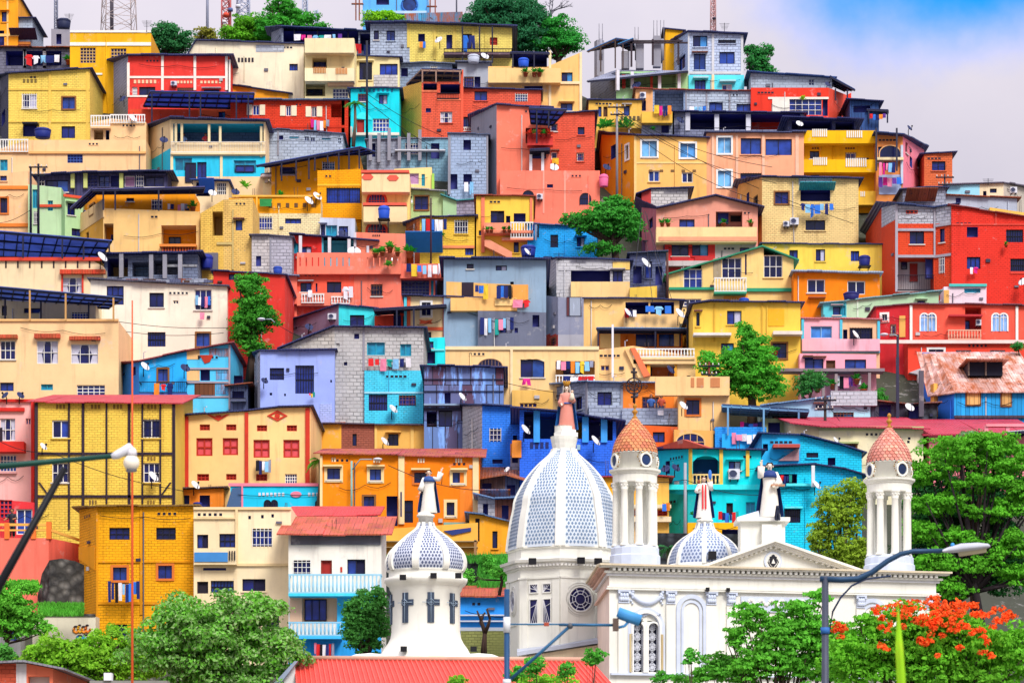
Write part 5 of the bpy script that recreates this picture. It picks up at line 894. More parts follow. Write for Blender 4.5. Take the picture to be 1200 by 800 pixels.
h = H('vivid blue wall house with white rails below the retaining wall', ['p:2f86dc'], '538 698, 600 698', 742, '', roof='r:a84a3a .8 .4', rb=687, D=Dof(738), dep=5); h.band('538 720 600 721.5;538 727 600 728.5', 'o:cfd8e4', .3).band('538 735 600 739', 'p:b9c2cc', .2)
h = H('mossy yellow green base wall of the vivid blue house', ['b:9aa05a'], '540 739, 600 739', 772, '', D=Dof(744)-1, dep=2, cat='wall', name='base_wall')
h = H('amber retaining wall running under the orange house', ['p:f2b75a'], '444 620, 560 612', 660, '', D=Dof(652), dep=3, cat='retaining wall', name='retaining_wall'); h.band('444 634 560 635.3;444 641 560 642', 'o:a08a60', .4).post('450 632 650;480 631 650;510 630 648;557 632 650', 'p:a07a50', .08, .4).poly('520 622,552 618,552 622,530 627', 'o:2a3a7c', .1)
h = H('dark mossy stone wall below the amber retaining wall', ['s:5a6468'], '446 655, 600 648', 712, '', D=Dof(690), dep=3, cat='wall', name='stone_wall')
# right side
h = H('peach stair house with white balustraded terrace', ['p:f7c982'], '697 410, 742 405, 815 418', 482, '754 427 792 441 L1.2 p:c86a3a;756 428 764 440 n^;704 428 714 434 k', D=Dof(474)); HSt = h
h.bal(742, 408, 814, 421, 'p:f7cd8c', .4, 'B').band('742 420 815 427', 'p:f7cd8c', .3).poly('738 409,744 409,762 441,754 443', 'o:e8784a', .5, name='stair_parapet').poly('732 410,738 409,754 443,748 443', 'p:f7c982', .3, name='stair_parapet').band('758 428 762 441;790 427 793 441', 'p:f6b04a', .1)
dish(786, 433, 6, h.D-.9, True, 'blue dish below the white balustrade of the peach stair house', .8); h.post('718 380 442', 'o:e6e4ea', .07, .7)
h = H('orange brown glazed porch above the peach stair house', ['p:cf6e2e'], '700 388, 800 389', 416, '703 391 727 408 L1;745 391 770 406 n;772 391 798 406 n', D=Dof(414)+1.5, dep=3)
h = H('peach block house with brown parapet insets and orange framed window', ['p:f8c67c'], '795 462, 855 464', 520, '804 468 820 486 O;805 440 809 444 v', D=Dof(512)); h.bal(768, 441, 855, 463, 'p:f8ca86', .5, 'S').band('809 444 813 455;816 444 824 455;832 444 843 455', 'p:c8865a', .53).arch(792, 508, 826, 522, 'o:f2c07a', GL[3], 2, .1); HPb2 = h
h = H('peach lower wing with arched dark doorway beside turquoise house', ['p:f3b568'], '790 503, 856 505', 532, '836 508 842 524 f', D=Dof(526)); h.arch(793, 508, 825, 524, 'o:f2c07a', GL[1], 3, .1)
h = H('grey block and orange house with tinned roof and block parapet', ['k:98a2b6', 'k:aab6ca', 'p:f28a3e', 'p:f4a45a'], '646 452 4, 688 448, 729 449, 790 449, 797 450', 512, '674 465 682 480 n;700 459 717 475 n;753 465 772 478 n;650 468 658 476 f', roof='m:8aa4c8 .8 .3 .1', D=Dof(500)); HGo = h
h.bal(729, 478, 799, 497, 'k:a4b0c6', .9, 'S').band('687 448 689 490;727 449 730 480', CONC, .08).band('690 476 729 492', 'k:a4b0c6', .5)
laundry('over the block parapet of the orange house', 769, 779, 478, 9, HGo.D-1, ['white'], line=False, words='draped')
h = H('orange red ground storey under the block parapet', ['p:ee6a34'], '752 498, 794 500', 524, '765 506 779 518 n', D=Dof(518)); dish(801, 475, 6, h.D-1.5, False, 'white dish on the pole right of the block parapet', .7)
h = H('deep blue brick house with roofed terrace behind the big dome', ['b:2a62d4'], '609 480, 660 484, 722 494', 612, '614 482 628 514 f2;630 484 656 514 L2.5 p:35579c;664 488 684 514 L2.5 p:b98a3a;690 492 718 516 f2', roof=NAVY+' 1.2 .6 .12', D=Dof(604)); HDb = h
h.post('629 480 518;656 484 518;686 488 518;708 490 518', 'p:3f8fd8', .2, .15).slots(620, 518, 644, 525, 4, 'o:1a2a6a', .1).band('600 516 611 536', 'p:f09a4a', .1).band('676 521 680 527', 'o:9ac0d8', .08); dish(616, 503, 7, h.D-1, False, 'white dish on the terrace of the deep blue house', .9); dish(698, 516, 7, h.D-1, False, 'white dish right of the statue on the deep blue house', .9)
h = H('dull block cottage with orange lintel at the foot of the blue house', ['k:a4a8b4'], '598 533, 614 533', 590, '600 535 607 542 f', D=Dof(584)); h.band('598 520 612 534', 'p:f09a4a', .2); dish(608, 565, 5, h.D-.7, False, 'pale blue dish on the dull block cottage', .8)
h = H('turquoise house with arched terrace and yellow pilasters', ['p:24b4c4', 'p:2fc8d0', 'p:2fc8d0'], '768 528 3, 806 526, 850 527, 892 528', 632, '812 534 843 568 L1.6 p:1b4a80;854 540 868 551 n;780 540 785 555 f;787 590 797 602 n;849 589 859 603 D;874 588 885 602 t;815 589 823 596 n', roof=NAVY+' .7 .3 .12', D=Dof(625)); HTq = h
h.band('807 526 811 568;843 526 847 568;874 528 878 558', 'o:f4c84e', .15).bal(811, 555, 844, 568, 'p:f0d27a', .2, 'B', cap='o:f4d88a').poly('812 534,812 541,817 536,824 534', 'p:2fc8d0', .01).poly('843 534,843 541,838 536,831 534', 'p:2fc8d0', .012).band('768 568 892 574', 'p:46d6dc', .3)
h.poly('770 526,806 515,836 525', 'p:a84a3c', .4, name='gable') ; aircon(854, 549, 867, 561, h.D-.5, 'air conditioner on the turquoise house with yellow pilasters'); dish(780, 549, 5.5, h.D-.8, True, 'left dark dish on the turquoise house', -.4); dish(792, 548, 5.5, h.D-.8, True, 'right dark dish on the turquoise house', .5)
laundry('on the yellow terrace wall behind the small saint statue', 842, 866, 599, 15, Dof(630)-.8, ['red', 'navy', 'blue', 'navy', 'red', 'teal'])
h = H('yellow terrace wall house beneath the turquoise arched house', ['p:f2b52a'], '806 612, 872 612', 662, '813 618 820 626 n;846 620 866 632 f1', D=Dof(634)-.6, dep=3)
h = H('teal green side house with rubble base', ['p:2a9a9c', 'p:2fa4a4'], '775 576 2, 806 580, 830 581', 660, '815 592 822 600 f', zones='', D=Dof(628)+.4, dep=4); plant(811, 606, 8, h.D-.8, 'small plant box on the teal green wall', None)
H('black rubble retaining wall under the yellow terrace', ['s:3a4046'], '770 624, 900 626', 690, '', D=Dof(650), dep=3, cat='retaining wall', name='retaining_wall')
h = H('yellow house with red balconies glimpsed through the left bell tower', ['p:f3b545', 'p:f6c04c'], '700 560, 760 558, 784 560', 640, '752 578 758 590 f;734 597 758 604 R;766 597 782 604 R;734 611 740 622 f', roof='m:a83a34 .6 .3', D=Dof(630)); h.band('700 592 786 596;700 606 786 612', 'p:f6e2b8', .5); laundry('at the yellow house beside the left bell tower', 776, 785, 588, 9, h.D-.8, ['blue', 'orange'])
h = H('blue terrace with roofed washing place above the turquoise house', ['b:2f8ad4'], '838 500, 898 500', 534, '', D=Dof(528)); h.bal(846, 508, 898, 526, 'p:2f9ae0', .3, 'S').canopy('846 474,902 477,898 486,846 483', -.6, 4, 'm:3f5a8a', '853 476 510;895 478 510', pm='o:6fa4cc'); laundry('in the roofed washing place', 867, 893, 494, 8, h.D+.6, ['magenta', 'navy', 'blue', 'purple', 'navy']); laundry('over the blue washing place wall', 857, 893, 507, 12, h.D-.5, ['pink', 'pink', 'white', 'white', 'white', 'white'], line=False, words='draped')
h = H('cyan house with purple stair and dark wall slots', ['p:2f9ed0', 'b:2fb6e2', 'b:2fb6e2'], '893 508, 938 510, 986 522, 1010 530', 600, '945 530 959 536 n;970 536 979 545 f;912 555 924 567 f1.4;893 520 900 528 f', roof='m:2f3f6c .5 .3', D=Dof(585)); h.poly('912 540,936 524,936 540', 'p:b08a8c', .2).band('905 522 936 526', 'p:b4544a', .8)
h = H('cyan lower house with washing terrace beside the saint statue', ['b:30bcd8', 'b:2aa8d6', 'b:2aa8d6'], '893 548, 956 545, 990 550, 1010 556', 650, '912 555 934 568 f1.5;919 596 938 612 g;900 565 906 575 f', roof=NAVY+' .7 .3', D=Dof(636)); h.band('893 567 956 570;919 594 940 596', 'p:5ad0e0', .4); laundry('on the cyan lower house', 915, 928, 556, 10, h.D-.5, ['red', 'navy', 'navy', 'teal']); dish(957, 568, 6, h.D-1, False, 'white dish at the right of the cyan lower house', .8); h.post('953 545 570', 'o:dde4ea', .1, 1)
h = H('navy roofed porch hut with green wall at the slope path', ['p:b9c090'], '893 490, 936 490', 512, '900 495 914 508 f;920 494 928 508 T', D=Dof(512)).canopy('888 477,948 480,945 488,890 486', -1, 3, 'm:2f3f6a', '936 480 508;895 478 508', pm='o:5f8ab4')
h = H('long pale blue house with a block parapet room', ['p:a9d0e8', 'p:9ccae6', 'p:a9c0d8'], '894 476, 973 465, 1021 466', 500, '956 474 966 478 n;977 483 1000 494 n', roof='m:7aa0c8 .5 .2', D=Dof(494)); h.band('973 459 1027 476', 'k:bcc4ce', .4)
h = H('cream house under the wide crimson corrugated roof', ['p:e2cf9a', 'p:f3e9c4'], '932 497, 960 500, 1082 502', 575, '984 521 1003 541 m;1064 512 1067 515 v;1063 516 1066 519 v', roof='m:b43048 .9 .4 .12', rb=489, D=Dof(565), dep=11); HCc = h; h.band('960 500 1082 504', 'p:b4c08a', .25).band('982 518 1006 520', 'p:a9b878', .3)
dish(980, 516, 5, h.D-1, False, 'pale dish under the crimson roof', .9)
h = H('pink house under the right half of the crimson roof', ['p:ee8a96', 'p:f0919c'], '1089 510, 1150 508, 1216 510', 575, '1078 512 1086 530 f', roof='m:b43048 .8 .5 .12', rb=492, D=Dof(566), dep=10); h.band('1154 498 1216 501', 'o:f0929c', .6).post('1156 498 514;1181 497 512', 'o:f0929c', .12, .5)
h.canopy('1180 506,1216 503,1216 510,1190 516', -1.5, 1, 'm:c9ccd4')
h = H('dark gap hut of bare blocks between the crimson roofs', ['k:4f4a6a'], '1078 507, 1092 507', 560, '1080 514 1088 538 f', D=Dof(560)+1)
h = H('blue wooden house under a steep rusted roof with a dormer', ['p:2f6fd0', 'w:2f96e4'], '1093 466 4, 1118 459, 1216 459', 506, '1133 459 1148 474 m;1174 460 1184 475 m;1100 456 1106 464 T', roof='r:e0b8ae .5 .4 .12', rb=413, D=Dof(494), dep=9); HRs = h
h.band('1133 459.5 1148 474;1174 460 1184 475', 'w:eab66a', .1).band('1095 450 1099 490', 'w:f0b060', .3).band('1118 487 1216 490', 'w:5a4a58', .2).post('1122 488 500;1150 488 500;1180 488 500;1162 488 500', 'p:5a5a6a', .1, .1)
k = MB(); a, b = P(1135, 440, h.D+2.6), P(1175, 440, h.D+2.6); t0 = P(1135, 424, h.D+2.6).z
k.box(a.x, b.x, a.y, a.y+4, a.z, t0, 'o:14162c'); o = k.build('dormer', h.root); k = MB(); k.box(a.x-.3, b.x+.3, a.y-.9, a.y+4.2, t0+.004, t0+.1, 'r:c08a7c'); k.build('dormer_roof', o); k = MB(); m_ = (a.x+b.x)/2; k.box(m_-.06, m_+.06, a.y-.1, a.y-.003, a.z, t0, 'w:8a7a70'); k.box(a.x-.05, a.x+.05, a.y-.1, a.y-.004, a.z, t0, 'w:8a7a70'); k.build('dormer_sash', o)
h.poly('1093 466,1118 459,1118 430,1104 414,1094 440', 'p:2f6fd0', .05, name='gable') if 0 else None
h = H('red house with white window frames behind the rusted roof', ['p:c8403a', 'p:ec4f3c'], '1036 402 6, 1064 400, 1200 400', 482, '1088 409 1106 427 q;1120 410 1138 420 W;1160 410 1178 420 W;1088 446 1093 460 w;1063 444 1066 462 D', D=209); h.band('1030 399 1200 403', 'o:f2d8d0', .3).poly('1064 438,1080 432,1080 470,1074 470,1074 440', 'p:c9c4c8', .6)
h = H('tangle of grey shanty walls and posts under the red house', ['w:4a4a5c', 's:4a4e5a'], '1020 470, 1060 474, 1098 472', 500, '1030 474 1044 490 f;1064 476 1080 490 f', roof='r:6a6468 .6 .3', D=Dof(494)); h.post('1052 418 490', 'i:3a3a52', .1, 1).post('1080 434 488', 'p:5a5a66', .16, .8); dish(1066, 477, 6, h.D-.6, False, 'white dish in the shanty tangle under the red house', .4)
# bottom left walls
h = H('salmon retaining terrace wall with an orange railing', ['p:ee7a68', 'p:e46a5a'], '-14 630, 57 630, 93 637 2', 705, '', D=Dof(700)-1, dep=4, cat='retaining wall', name='terrace_wall'); HSw = h
h.band('-14 613 58 616;-14 620 58 622', 'o:f4b050', .06).post('8 612 631;39 612 631;57 611 631;-12 612 631', 'o:ee7a30', .14, .08).poly('57 619,92 631,92 634,57 622', 'o:f0b95a', .1, name='rail')
h = H('red ground floor with blue door behind the salmon terrace', ['p:d83a40', 'p:f0c24a'], '-14 584, 60 590, 100 596', 640, '0 586 14 606 k;44 598 66 626 b;19 596 38 626 w', D=Dof(622)-1.5, dep=2)
h = H('dark rubble stone buttress below the salmon terrace', ['s:77736c', 's:66645f'], '44 698 2, 49 672 1, 58 656, 72 654, 88 657, 104 664', 735, '', D=Dof(722)-.6, dep=4, cat='retaining wall', name='stone_buttress')
h = H('weathered white wall with orange and blue graffiti', ['p:dcd6c0'], '38 722, 112 722', 772, '', D=Dof(750)-1, dep=1.5, cat='wall', name='graffiti_wall'); h.band('38 719 112 722', 's:5a5a54', .06)
F = h.faces[0]; k = MB(); rng = random.Random(3)
gp = lambda x, y, d: F.pt(F.u(x), F.z(y, F.u(x)), d)
for cx, cy, rx, ry, col in ((89, 737, 3, 3.6, 'o:f0942a'), (93.5, 736, 2.4, 4, 'o:f4b82a'), (98, 737, 2.6, 3.4, 'o:f0942a'), (102.5, 736, 2.6, 4, 'o:e87a2a'), (94, 746, 4, 1.6, 'o:3f9ad8'), (101, 745.5, 3.6, 2, 'o:3fb0d8')):
    q = [gp(cx+rx*math.cos(a*.35)*(1+.25*math.sin(a*1.7)), cy+ry*math.sin(a*.35), .012+.001*cx/100) for a in range(16)]; k.path(q, .05, 'o:2a2430', 4, False); k.path([p_+Vector((.02, -.02, -.02)) for p_ in q[:-3]], .07, col, 4, False)
k.build('graffiti', h.root)
h = H('stained grey wall stub at the bottom left', ['p:a0a09c'], '-14 722, 24 728', 780, '6 734 20 750 f.3', D=Dof(752)-1.6, dep=1.5, cat='wall', name='wall_stub')
# ============ the church
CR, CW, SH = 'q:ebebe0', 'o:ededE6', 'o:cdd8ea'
DC = 138.0
church = empty('church', P(900, 1000, 146), 'cream domed church with pediment, twin columned bell towers and tiled cupolas', 'church')
FA = Fr(P(714, 700, DC), P(1097, 700, DC+4)); SA = Fr(P(700, 700, DC+9), P(714, 700, DC))
w_ = MB(); zt = FA.z(661, 0); zb = 0
holes = []
wl = [FA.rect(741, 727, 754.5, 787), FA.rect(758.5, 727, 772, 787)]
us = sorted({0, FA.L} | {q for h in wl for q in h[:2]})
for ua, ub in zip(us, us[1:]):
    m_ = (ua+ub)/2; hh = [h for h in wl if h[0] <= m_ <= h[1]]
    if hh: w_.face([FA.pt(ua, zb), FA.pt(ub, zb), FA.pt(ub, hh[0][2]), FA.pt(ua, hh[0][2])], CR); w_.face([FA.pt(ua, hh[0][3]), FA.pt(ub, hh[0][3]), FA.pt(ub, zt), FA.pt(ua, zt)], CR)
    else: w_.face([FA.pt(ua, zb), FA.pt(ub, zb), FA.pt(ub, zt), FA.pt(ua, zt)], CR)
w_.face([SA.pt(0, zb), SA.pt(SA.L, zb), SA.pt(SA.L, zt), SA.pt(0, zt)], 'p:f2dccf')  # side wall tinted pinkish, its shade put into the colour
br_ = FA.pt(FA.L, zb)+Vector((-1, 10, 0)); w_.face([FA.pt(FA.L, zb), br_, Vector((br_.x, br_.y, zt)), FA.pt(FA.L, zt)], CR)
bl_ = SA.pt(0, zb); w_.face([br_, bl_, Vector((bl_.x, bl_.y, zt)), Vector((br_.x, br_.y, zt))], CR)
w_.face([SA.pt(0, zt), SA.pt(SA.L, zt), FA.pt(FA.L, zt), Vector((br_.x, br_.y, zt))], 'p:b4b2ae')
w_.build('nave_wall', church)
Z = lambda y: FA.z(y, 0)
def fb(name, x0, y0, x1, y1, d0, d1, m=CR, par=None, F=FA):
    u0, u1 = F.u(x0), F.u(x1); k = MB(); k.fbox(F, u0, u1, Z(y1), Z(y0), d0, d1, m); return k.build(name, par or church)
# entablature: stepped mouldings along front and side
k = MB()
for y0, y1, d, m in ((661, 663.2, .62, 'p:d9cdb2'), (663.2, 665, .52, CR), (668.5, 671, .26, CR), (671, 674, .14, 'p:e4e6ea'), (686, 688, .12, CR), (688.6, 690.4, .18, CR)):
    k.fbox(FA, -d, FA.L+d, Z(y1), Z(y0), .002, d, m); k.fbox(SA, 0, SA.L+.0, Z(y1)+.001, Z(y0)-.001, .002, d-.01, 'p:e9c4b4' if m == CR else m)  # side mouldings use a shaded pinkish copy of the front colour
ent = k.build('cornice', church)
k = MB(); n = 62
for j in range(n): u = FA.L*(j+.5)/n; k.fbox(FA, u-.07, u+.07, Z(668.4), Z(665.1), .002, .42, CW)
for j in range(16): u = SA.L*(j+.5)/16; k.fbox(SA, u-.1, u+.1, Z(668.4), Z(665.1), .002, .4, 'p:d9b8a8')  # side dentils painted in the shaded pink too
k.build('dentil_moulding', ent)
plx = ((723, 738), (779, 792), (826, 840), (850, 863), (1002, 1014), (1084, 1096))
for x0, x1 in plx:
    p = fb('pilaster', x0+1, 706, x1-1, 788, .003, .12)
    k = MB(); u0, u1 = FA.u(x0), FA.u(x1); um = (u0+u1)/2; hw = (u1-u0)/2
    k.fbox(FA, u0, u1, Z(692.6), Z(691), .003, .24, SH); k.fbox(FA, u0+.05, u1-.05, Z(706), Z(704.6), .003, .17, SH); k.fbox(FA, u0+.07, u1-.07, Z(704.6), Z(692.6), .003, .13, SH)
    for r_, zz in ((3, 697), (4, 701.5)):
        for j in range(r_):
            q = FA.pt(u0+.1+(u1-u0-.2)*(j+.5)/r_, Z(zz), .17); k.ball(q, .085, SH, 7, 5, 1.5)
    for s_ in (-1, 1): k.ball(FA.pt(um+s_*hw*.8, Z(694.3), .2), .075, SH, 8, 5)
    k.build('capital', p)
k = MB()
for u_ in range(23):                        # festoon
    t = u_/22; x = 741+34*t; y = 696+9*math.sin(math.pi*t)**.8; q = FA.pt(FA.u(x), Z(y), .06); k.ball(q, .1+.05*math.sin(math.pi*t), SH, 7, 5)
for x in (740, 775):
    for y in (692, 695, 699, 703, 706): k.ball(FA.pt(FA.u(x)+.05*math.sin(y), Z(y), .06), .11-.012*(y-692)/3, SH, 7, 5)
k.build('festoon', church)
def archband(name, F, x0, x1, ytop, ybot, w, d0, d1, m, par=church, n=18, Zf=Z):
    u0, u1 = F.u(x0), F.u(x1); um, r = (u0+u1)/2, (u1-u0)/2; zc = Zf(ytop)-r; k = MB()
    ln = [(1, None)]; a = [(um+r, Zf(ybot))]+[(um+r*math.cos(math.pi*j/n), zc+r*math.sin(math.pi*j/n)) for j in range(n+1)]+[(um-r, Zf(ybot))]
    b = [(um+r-w, Zf(ybot))]+[(um+(r-w)*math.cos(math.pi*j/n), zc+(r-w)*math.sin(math.pi*j/n)) for j in range(n+1)]+[(um-r+w, Zf(ybot))]
    for i in range(len(a)-1):
        c = [a[i], a[i+1], b[i+1], b[i]]; k.idx([F.pt(*q, d0) for q in c]+[F.pt(*q, d1) for q in c], [(3, 2, 1, 0), (4, 5, 6, 7), (0, 1, 5, 4), (2, 3, 7, 6)], m)
    return k.build(name, par)
for x0 in (792, 1004):
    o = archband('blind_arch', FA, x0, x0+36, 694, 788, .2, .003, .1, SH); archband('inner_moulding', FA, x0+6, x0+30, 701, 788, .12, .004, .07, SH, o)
wn = archband('window', FA, 735, 778, 711, 788, .3, .003, .16, SH)
archband('inner_moulding', FA, 738.5, 774.5, 714.5, 788, .12, .004, .2, CW, wn)
k = MB()
q = [FA.pt(FA.u(756.5), Z(719), .05)+Vector((dx*.1, 0, .06*math.sin(dx))) for dx in range(-7, 8)]
for j, v in enumerate(q): k.ball(v, .05+.03*(abs(j-7) < 2), SH, 6, 4)
k.build('relief', wn)
for x0, x1 in ((741, 754.5), (758.5, 772)):
    archband('light_surround', FA, x0-1, x1+1, 726.5, 787, .09, .003, .12, CW, wn)
    u0, u1, z0, z1 = FA.rect(x0, 727, x1, 787); z1 = Z(727); k = MB(); k.face([FA.pt(u0, z0, -.25), FA.pt(u1, z0, -.25), FA.pt(u1, z1, -.25), FA.pt(u0, z1, -.25)], 'g:141a34'); k.build('pane', wn)
    k = MB(); d = -.18; t = .03; um = (u0+u1)/2; n = 5; hh = (z1-z0)/n
    for j in range(n):
        zc = z0+hh*(j+.5); pts = [(um, zc+hh*.5), (u1, zc), (um, zc-hh*.5), (u0, zc), (um, zc+hh*.5)]
        k.path([FA.pt(a, b, d) for a, b in pts], t, 'o:d8dce6', 4, False)
        for r in (.3, .15): k.path([FA.pt(um+r*(u1-u0)*.9*math.cos(a*.7854), zc+r*hh*math.sin(a*.7854)*1.1, d+.01) for a in range(9)], t*.8, 'o:d8dce6', 4, False)
        for a in range(4): k.path([FA.pt(um+(u1-u0)*.36*math.cos(a*.7854), zc+hh*.36*math.sin(a*.7854), d+.01), FA.pt(um-(u1-u0)*.36*math.cos(a*.7854), zc-hh*.36*math.sin(a*.7854), d+.01)], t*.7, 'o:d8dce6', 4, False)
    for uu in (u0+.03, u1-.03): k.path([FA.pt(uu, z0, d), FA.pt(uu, z1, d)], .04, 'o:d8dce6', 4)
    k.build('tracery', wn)
    k = MB()
    for a, b in (((u0, z1), (u0, z0)), ((u1, z0), (u1, z1))): pass
    k.face([FA.pt(u0, z0, .001), FA.pt(u0, z0, -.3), FA.pt(u0, z1, -.3), FA.pt(u0, z1, .001)], CR); k.face([FA.pt(u1, z0, -.3), FA.pt(u1, z0, .001), FA.pt(u1, z1, .001), FA.pt(u1, z1, -.3)], CR); k.face([FA.pt(u0, z0, .001), FA.pt(u1, z0, .001), FA.pt(u1, z0, -.3), FA.pt(u0, z0, -.3)], CR)
    n = 10; r = (u1-u0)/2; zc = Z(727)-r            # spandrels fill the square head down to the arch
    for s_ in (-1, 1):
        for j in range(n):
            a0, a1 = math.pi/2*j/n, math.pi/2*(j+1)/n
            k.face([FA.pt(um+s_*r*math.cos(a0), zc+r*math.sin(a0), .002), FA.pt(um+s_*r*math.cos(a1), zc+r*math.sin(a1), .002), FA.pt(um+s_*r, Z(727), .002)][::s_], CR)
    k.build('reveal', wn)
fb('window_column', 755, 735, 758, 787, .003, .14, CR, wn); fb('window_column', 736.5, 742, 740, 787, .003, .2, 'p:c9b684', wn); fb('window_column', 773, 742, 776, 787, .003, .2, 'p:c9b684', wn)
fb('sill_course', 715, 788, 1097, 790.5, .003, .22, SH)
pn_ = fb('relief_panel', 868, 695, 951, 713, .003, .08, SH); k = MB(); rng = random.Random(2)
for j in range(46): k.ball(FA.pt(FA.u(870+j*1.74), Z(702+3*math.sin(j*.9)), .08), .09, CW, 6, 4)
k.build('relief', pn_)
for x in (827, 851): k = MB(); q = FA.pt(FA.u(x), Z(690), .3); k.box(q.x-.09, q.x+.09, q.y-.15, q.y+.1, q.z, q.z+.16, 'o:15161c'); k.build('floodlight', church)
# pediment
def uz(x, y, d=0): u = FA.u(x); return FA.pt(u, Z(y), d)
k = MB(); tri = [(822, 661), (1009, 661.5), (907, 627.5)]
f_ = [uz(*t, -.34) for t in tri]; b_ = [v+Vector((0, 3.5, 0)) for v in f_]; k.idx(f_+b_, [(0, 1, 2), (5, 4, 3), (0, 2, 5, 3), (1, 4, 5, 2)], CR); ped = k.build('pediment', church)
for A, B in (((816, 662), (907, 626.5)), ((907, 626.5), (1016, 662))):
    k = MB(); a, b = FA.u(A[0]), FA.u(B[0]); za, zb_ = Z(A[1]), Z(B[1]); steps = ((.0, .12, .42), (.12, .2, .3), (.2, .3, .18))
    for lo, hi, d in steps:
        c = [(a, za-hi), (b, zb_-hi), (b, zb_-lo), (a, za-lo)]; k.idx([FA.pt(*q, -.58) for q in c]+[FA.pt(*q, d-.2) for q in c], [(0, 1, 2, 3), (7, 6, 5, 4), (0, 4, 5, 1), (2, 6, 7, 3), (1, 5, 6, 2), (0, 3, 7, 4)], CW if lo else CR)
    rk = k.build('raking_cornice', ped); k = MB(); n = 16
    for j in range(n):
        t = (j+.5)/n; u = a+(b-a)*t; z = za+(zb_-za)*t-.3; k.fbox(FA, u-.06, u+.06, z-.09, z-.002, -.58, -.1, CW)
    k.build('dentil_moulding', rk)
c_ = uz(908, 653, -.6); k = MB(); n = 28
def disc(k, F, uu, zz, r, d0, d1, m, n=28, sx=1):
    k.idx([F.pt(uu+r*sx*math.cos(6.2832*j/n), zz+r*math.sin(6.2832*j/n), d0) for j in range(n)]+[F.pt(uu+r*sx*math.cos(6.2832*j/n), zz+r*math.sin(6.2832*j/n), d1) for j in range(n)], [tuple(range(n, 2*n))]+[(j, (j+1) % n, n+(j+1) % n, n+j) for j in range(n)], m)
um, zm = FA.u(908), Z(651.5)
disc(k, FA, um, zm, .46, -.34, -.26, SH); disc(k, FA, um, zm, .39, -.26, -.25, CW); md = k.build('medallion', ped)
k = MB(); s_ = .0
for pts in ([(-.17, .16), (.17, .16), (.2, -.05), (.0, -.27), (-.2, -.05)],):
    k.idx([FA.pt(um+x, zm+z-.03, -.248) for x, z in pts]+[FA.pt(um+x, zm+z-.03, -.22) for x, z in pts], [tuple(range(5, 10))]+[(j, (j+1) % 5, 5+(j+1) % 5, 5+j) for j in range(5)], 'o:20222c')
disc(k, FA, um, zm+.22, .1, -.248, -.22, 'o:20222c'); disc(k, FA, um-.13, zm+.17, .06, -.248, -.22, 'o:20222c', 8); disc(k, FA, um+.13, zm+.17, .06, -.248, -.22, 'o:20222c', 8)
k.idx([FA.pt(um+x, zm+z, -.215) for x, z in ((-.1, -.12), (.1, -.12), (0, .12))], [(0, 1, 2)], CW); disc(k, FA, um, zm-.33, .05, -.248, -.22, 'o:20222c', 8)
for s_ in (-1, 1): k.path([FA.pt(um+s_*.2, zm+.1, -.235), FA.pt(um+s_*.27, zm-.05, -.235), FA.pt(um+s_*.18, zm-.22, -.235), FA.pt(um+s_*.08, zm-.31, -.235)], .025, 'o:3a3c46', 5)
k.build('emblem', md)
# statue pedestal on the roof
def pbox(name, x0, y0, x1, y1, D, dep, m=CR, par=church):
    a, b = P(x0, y1, D), P(x1, y0, D); k = MB(); k.box(a.x, b.x, D, D+dep, a.z, b.z, m); return k.build(name, par)
pd = pbox('statue_pedestal', 868, 610, 920, 662, 142.4, 1.7); pbox('pedestal_cap', 864, 605.5, 926, 610, 142.1, 2.3, CW, pd); pbox('pedestal_front', 893, 614, 916, 650, 141.9, .5, CR, pd)
k = MB(); a = P(864, 605.5, 142.1); b = P(890, 605.5, 142.1); c = P(889, 598, 143); k.idx([a, b, b+Vector((0, 2.3, 0)), a+Vector((0, 2.3, 0)), c], [(0, 1, 4), (1, 2, 4), (2, 3, 4), (3, 0, 4)], SH); k.build('pedestal_slope', pd)
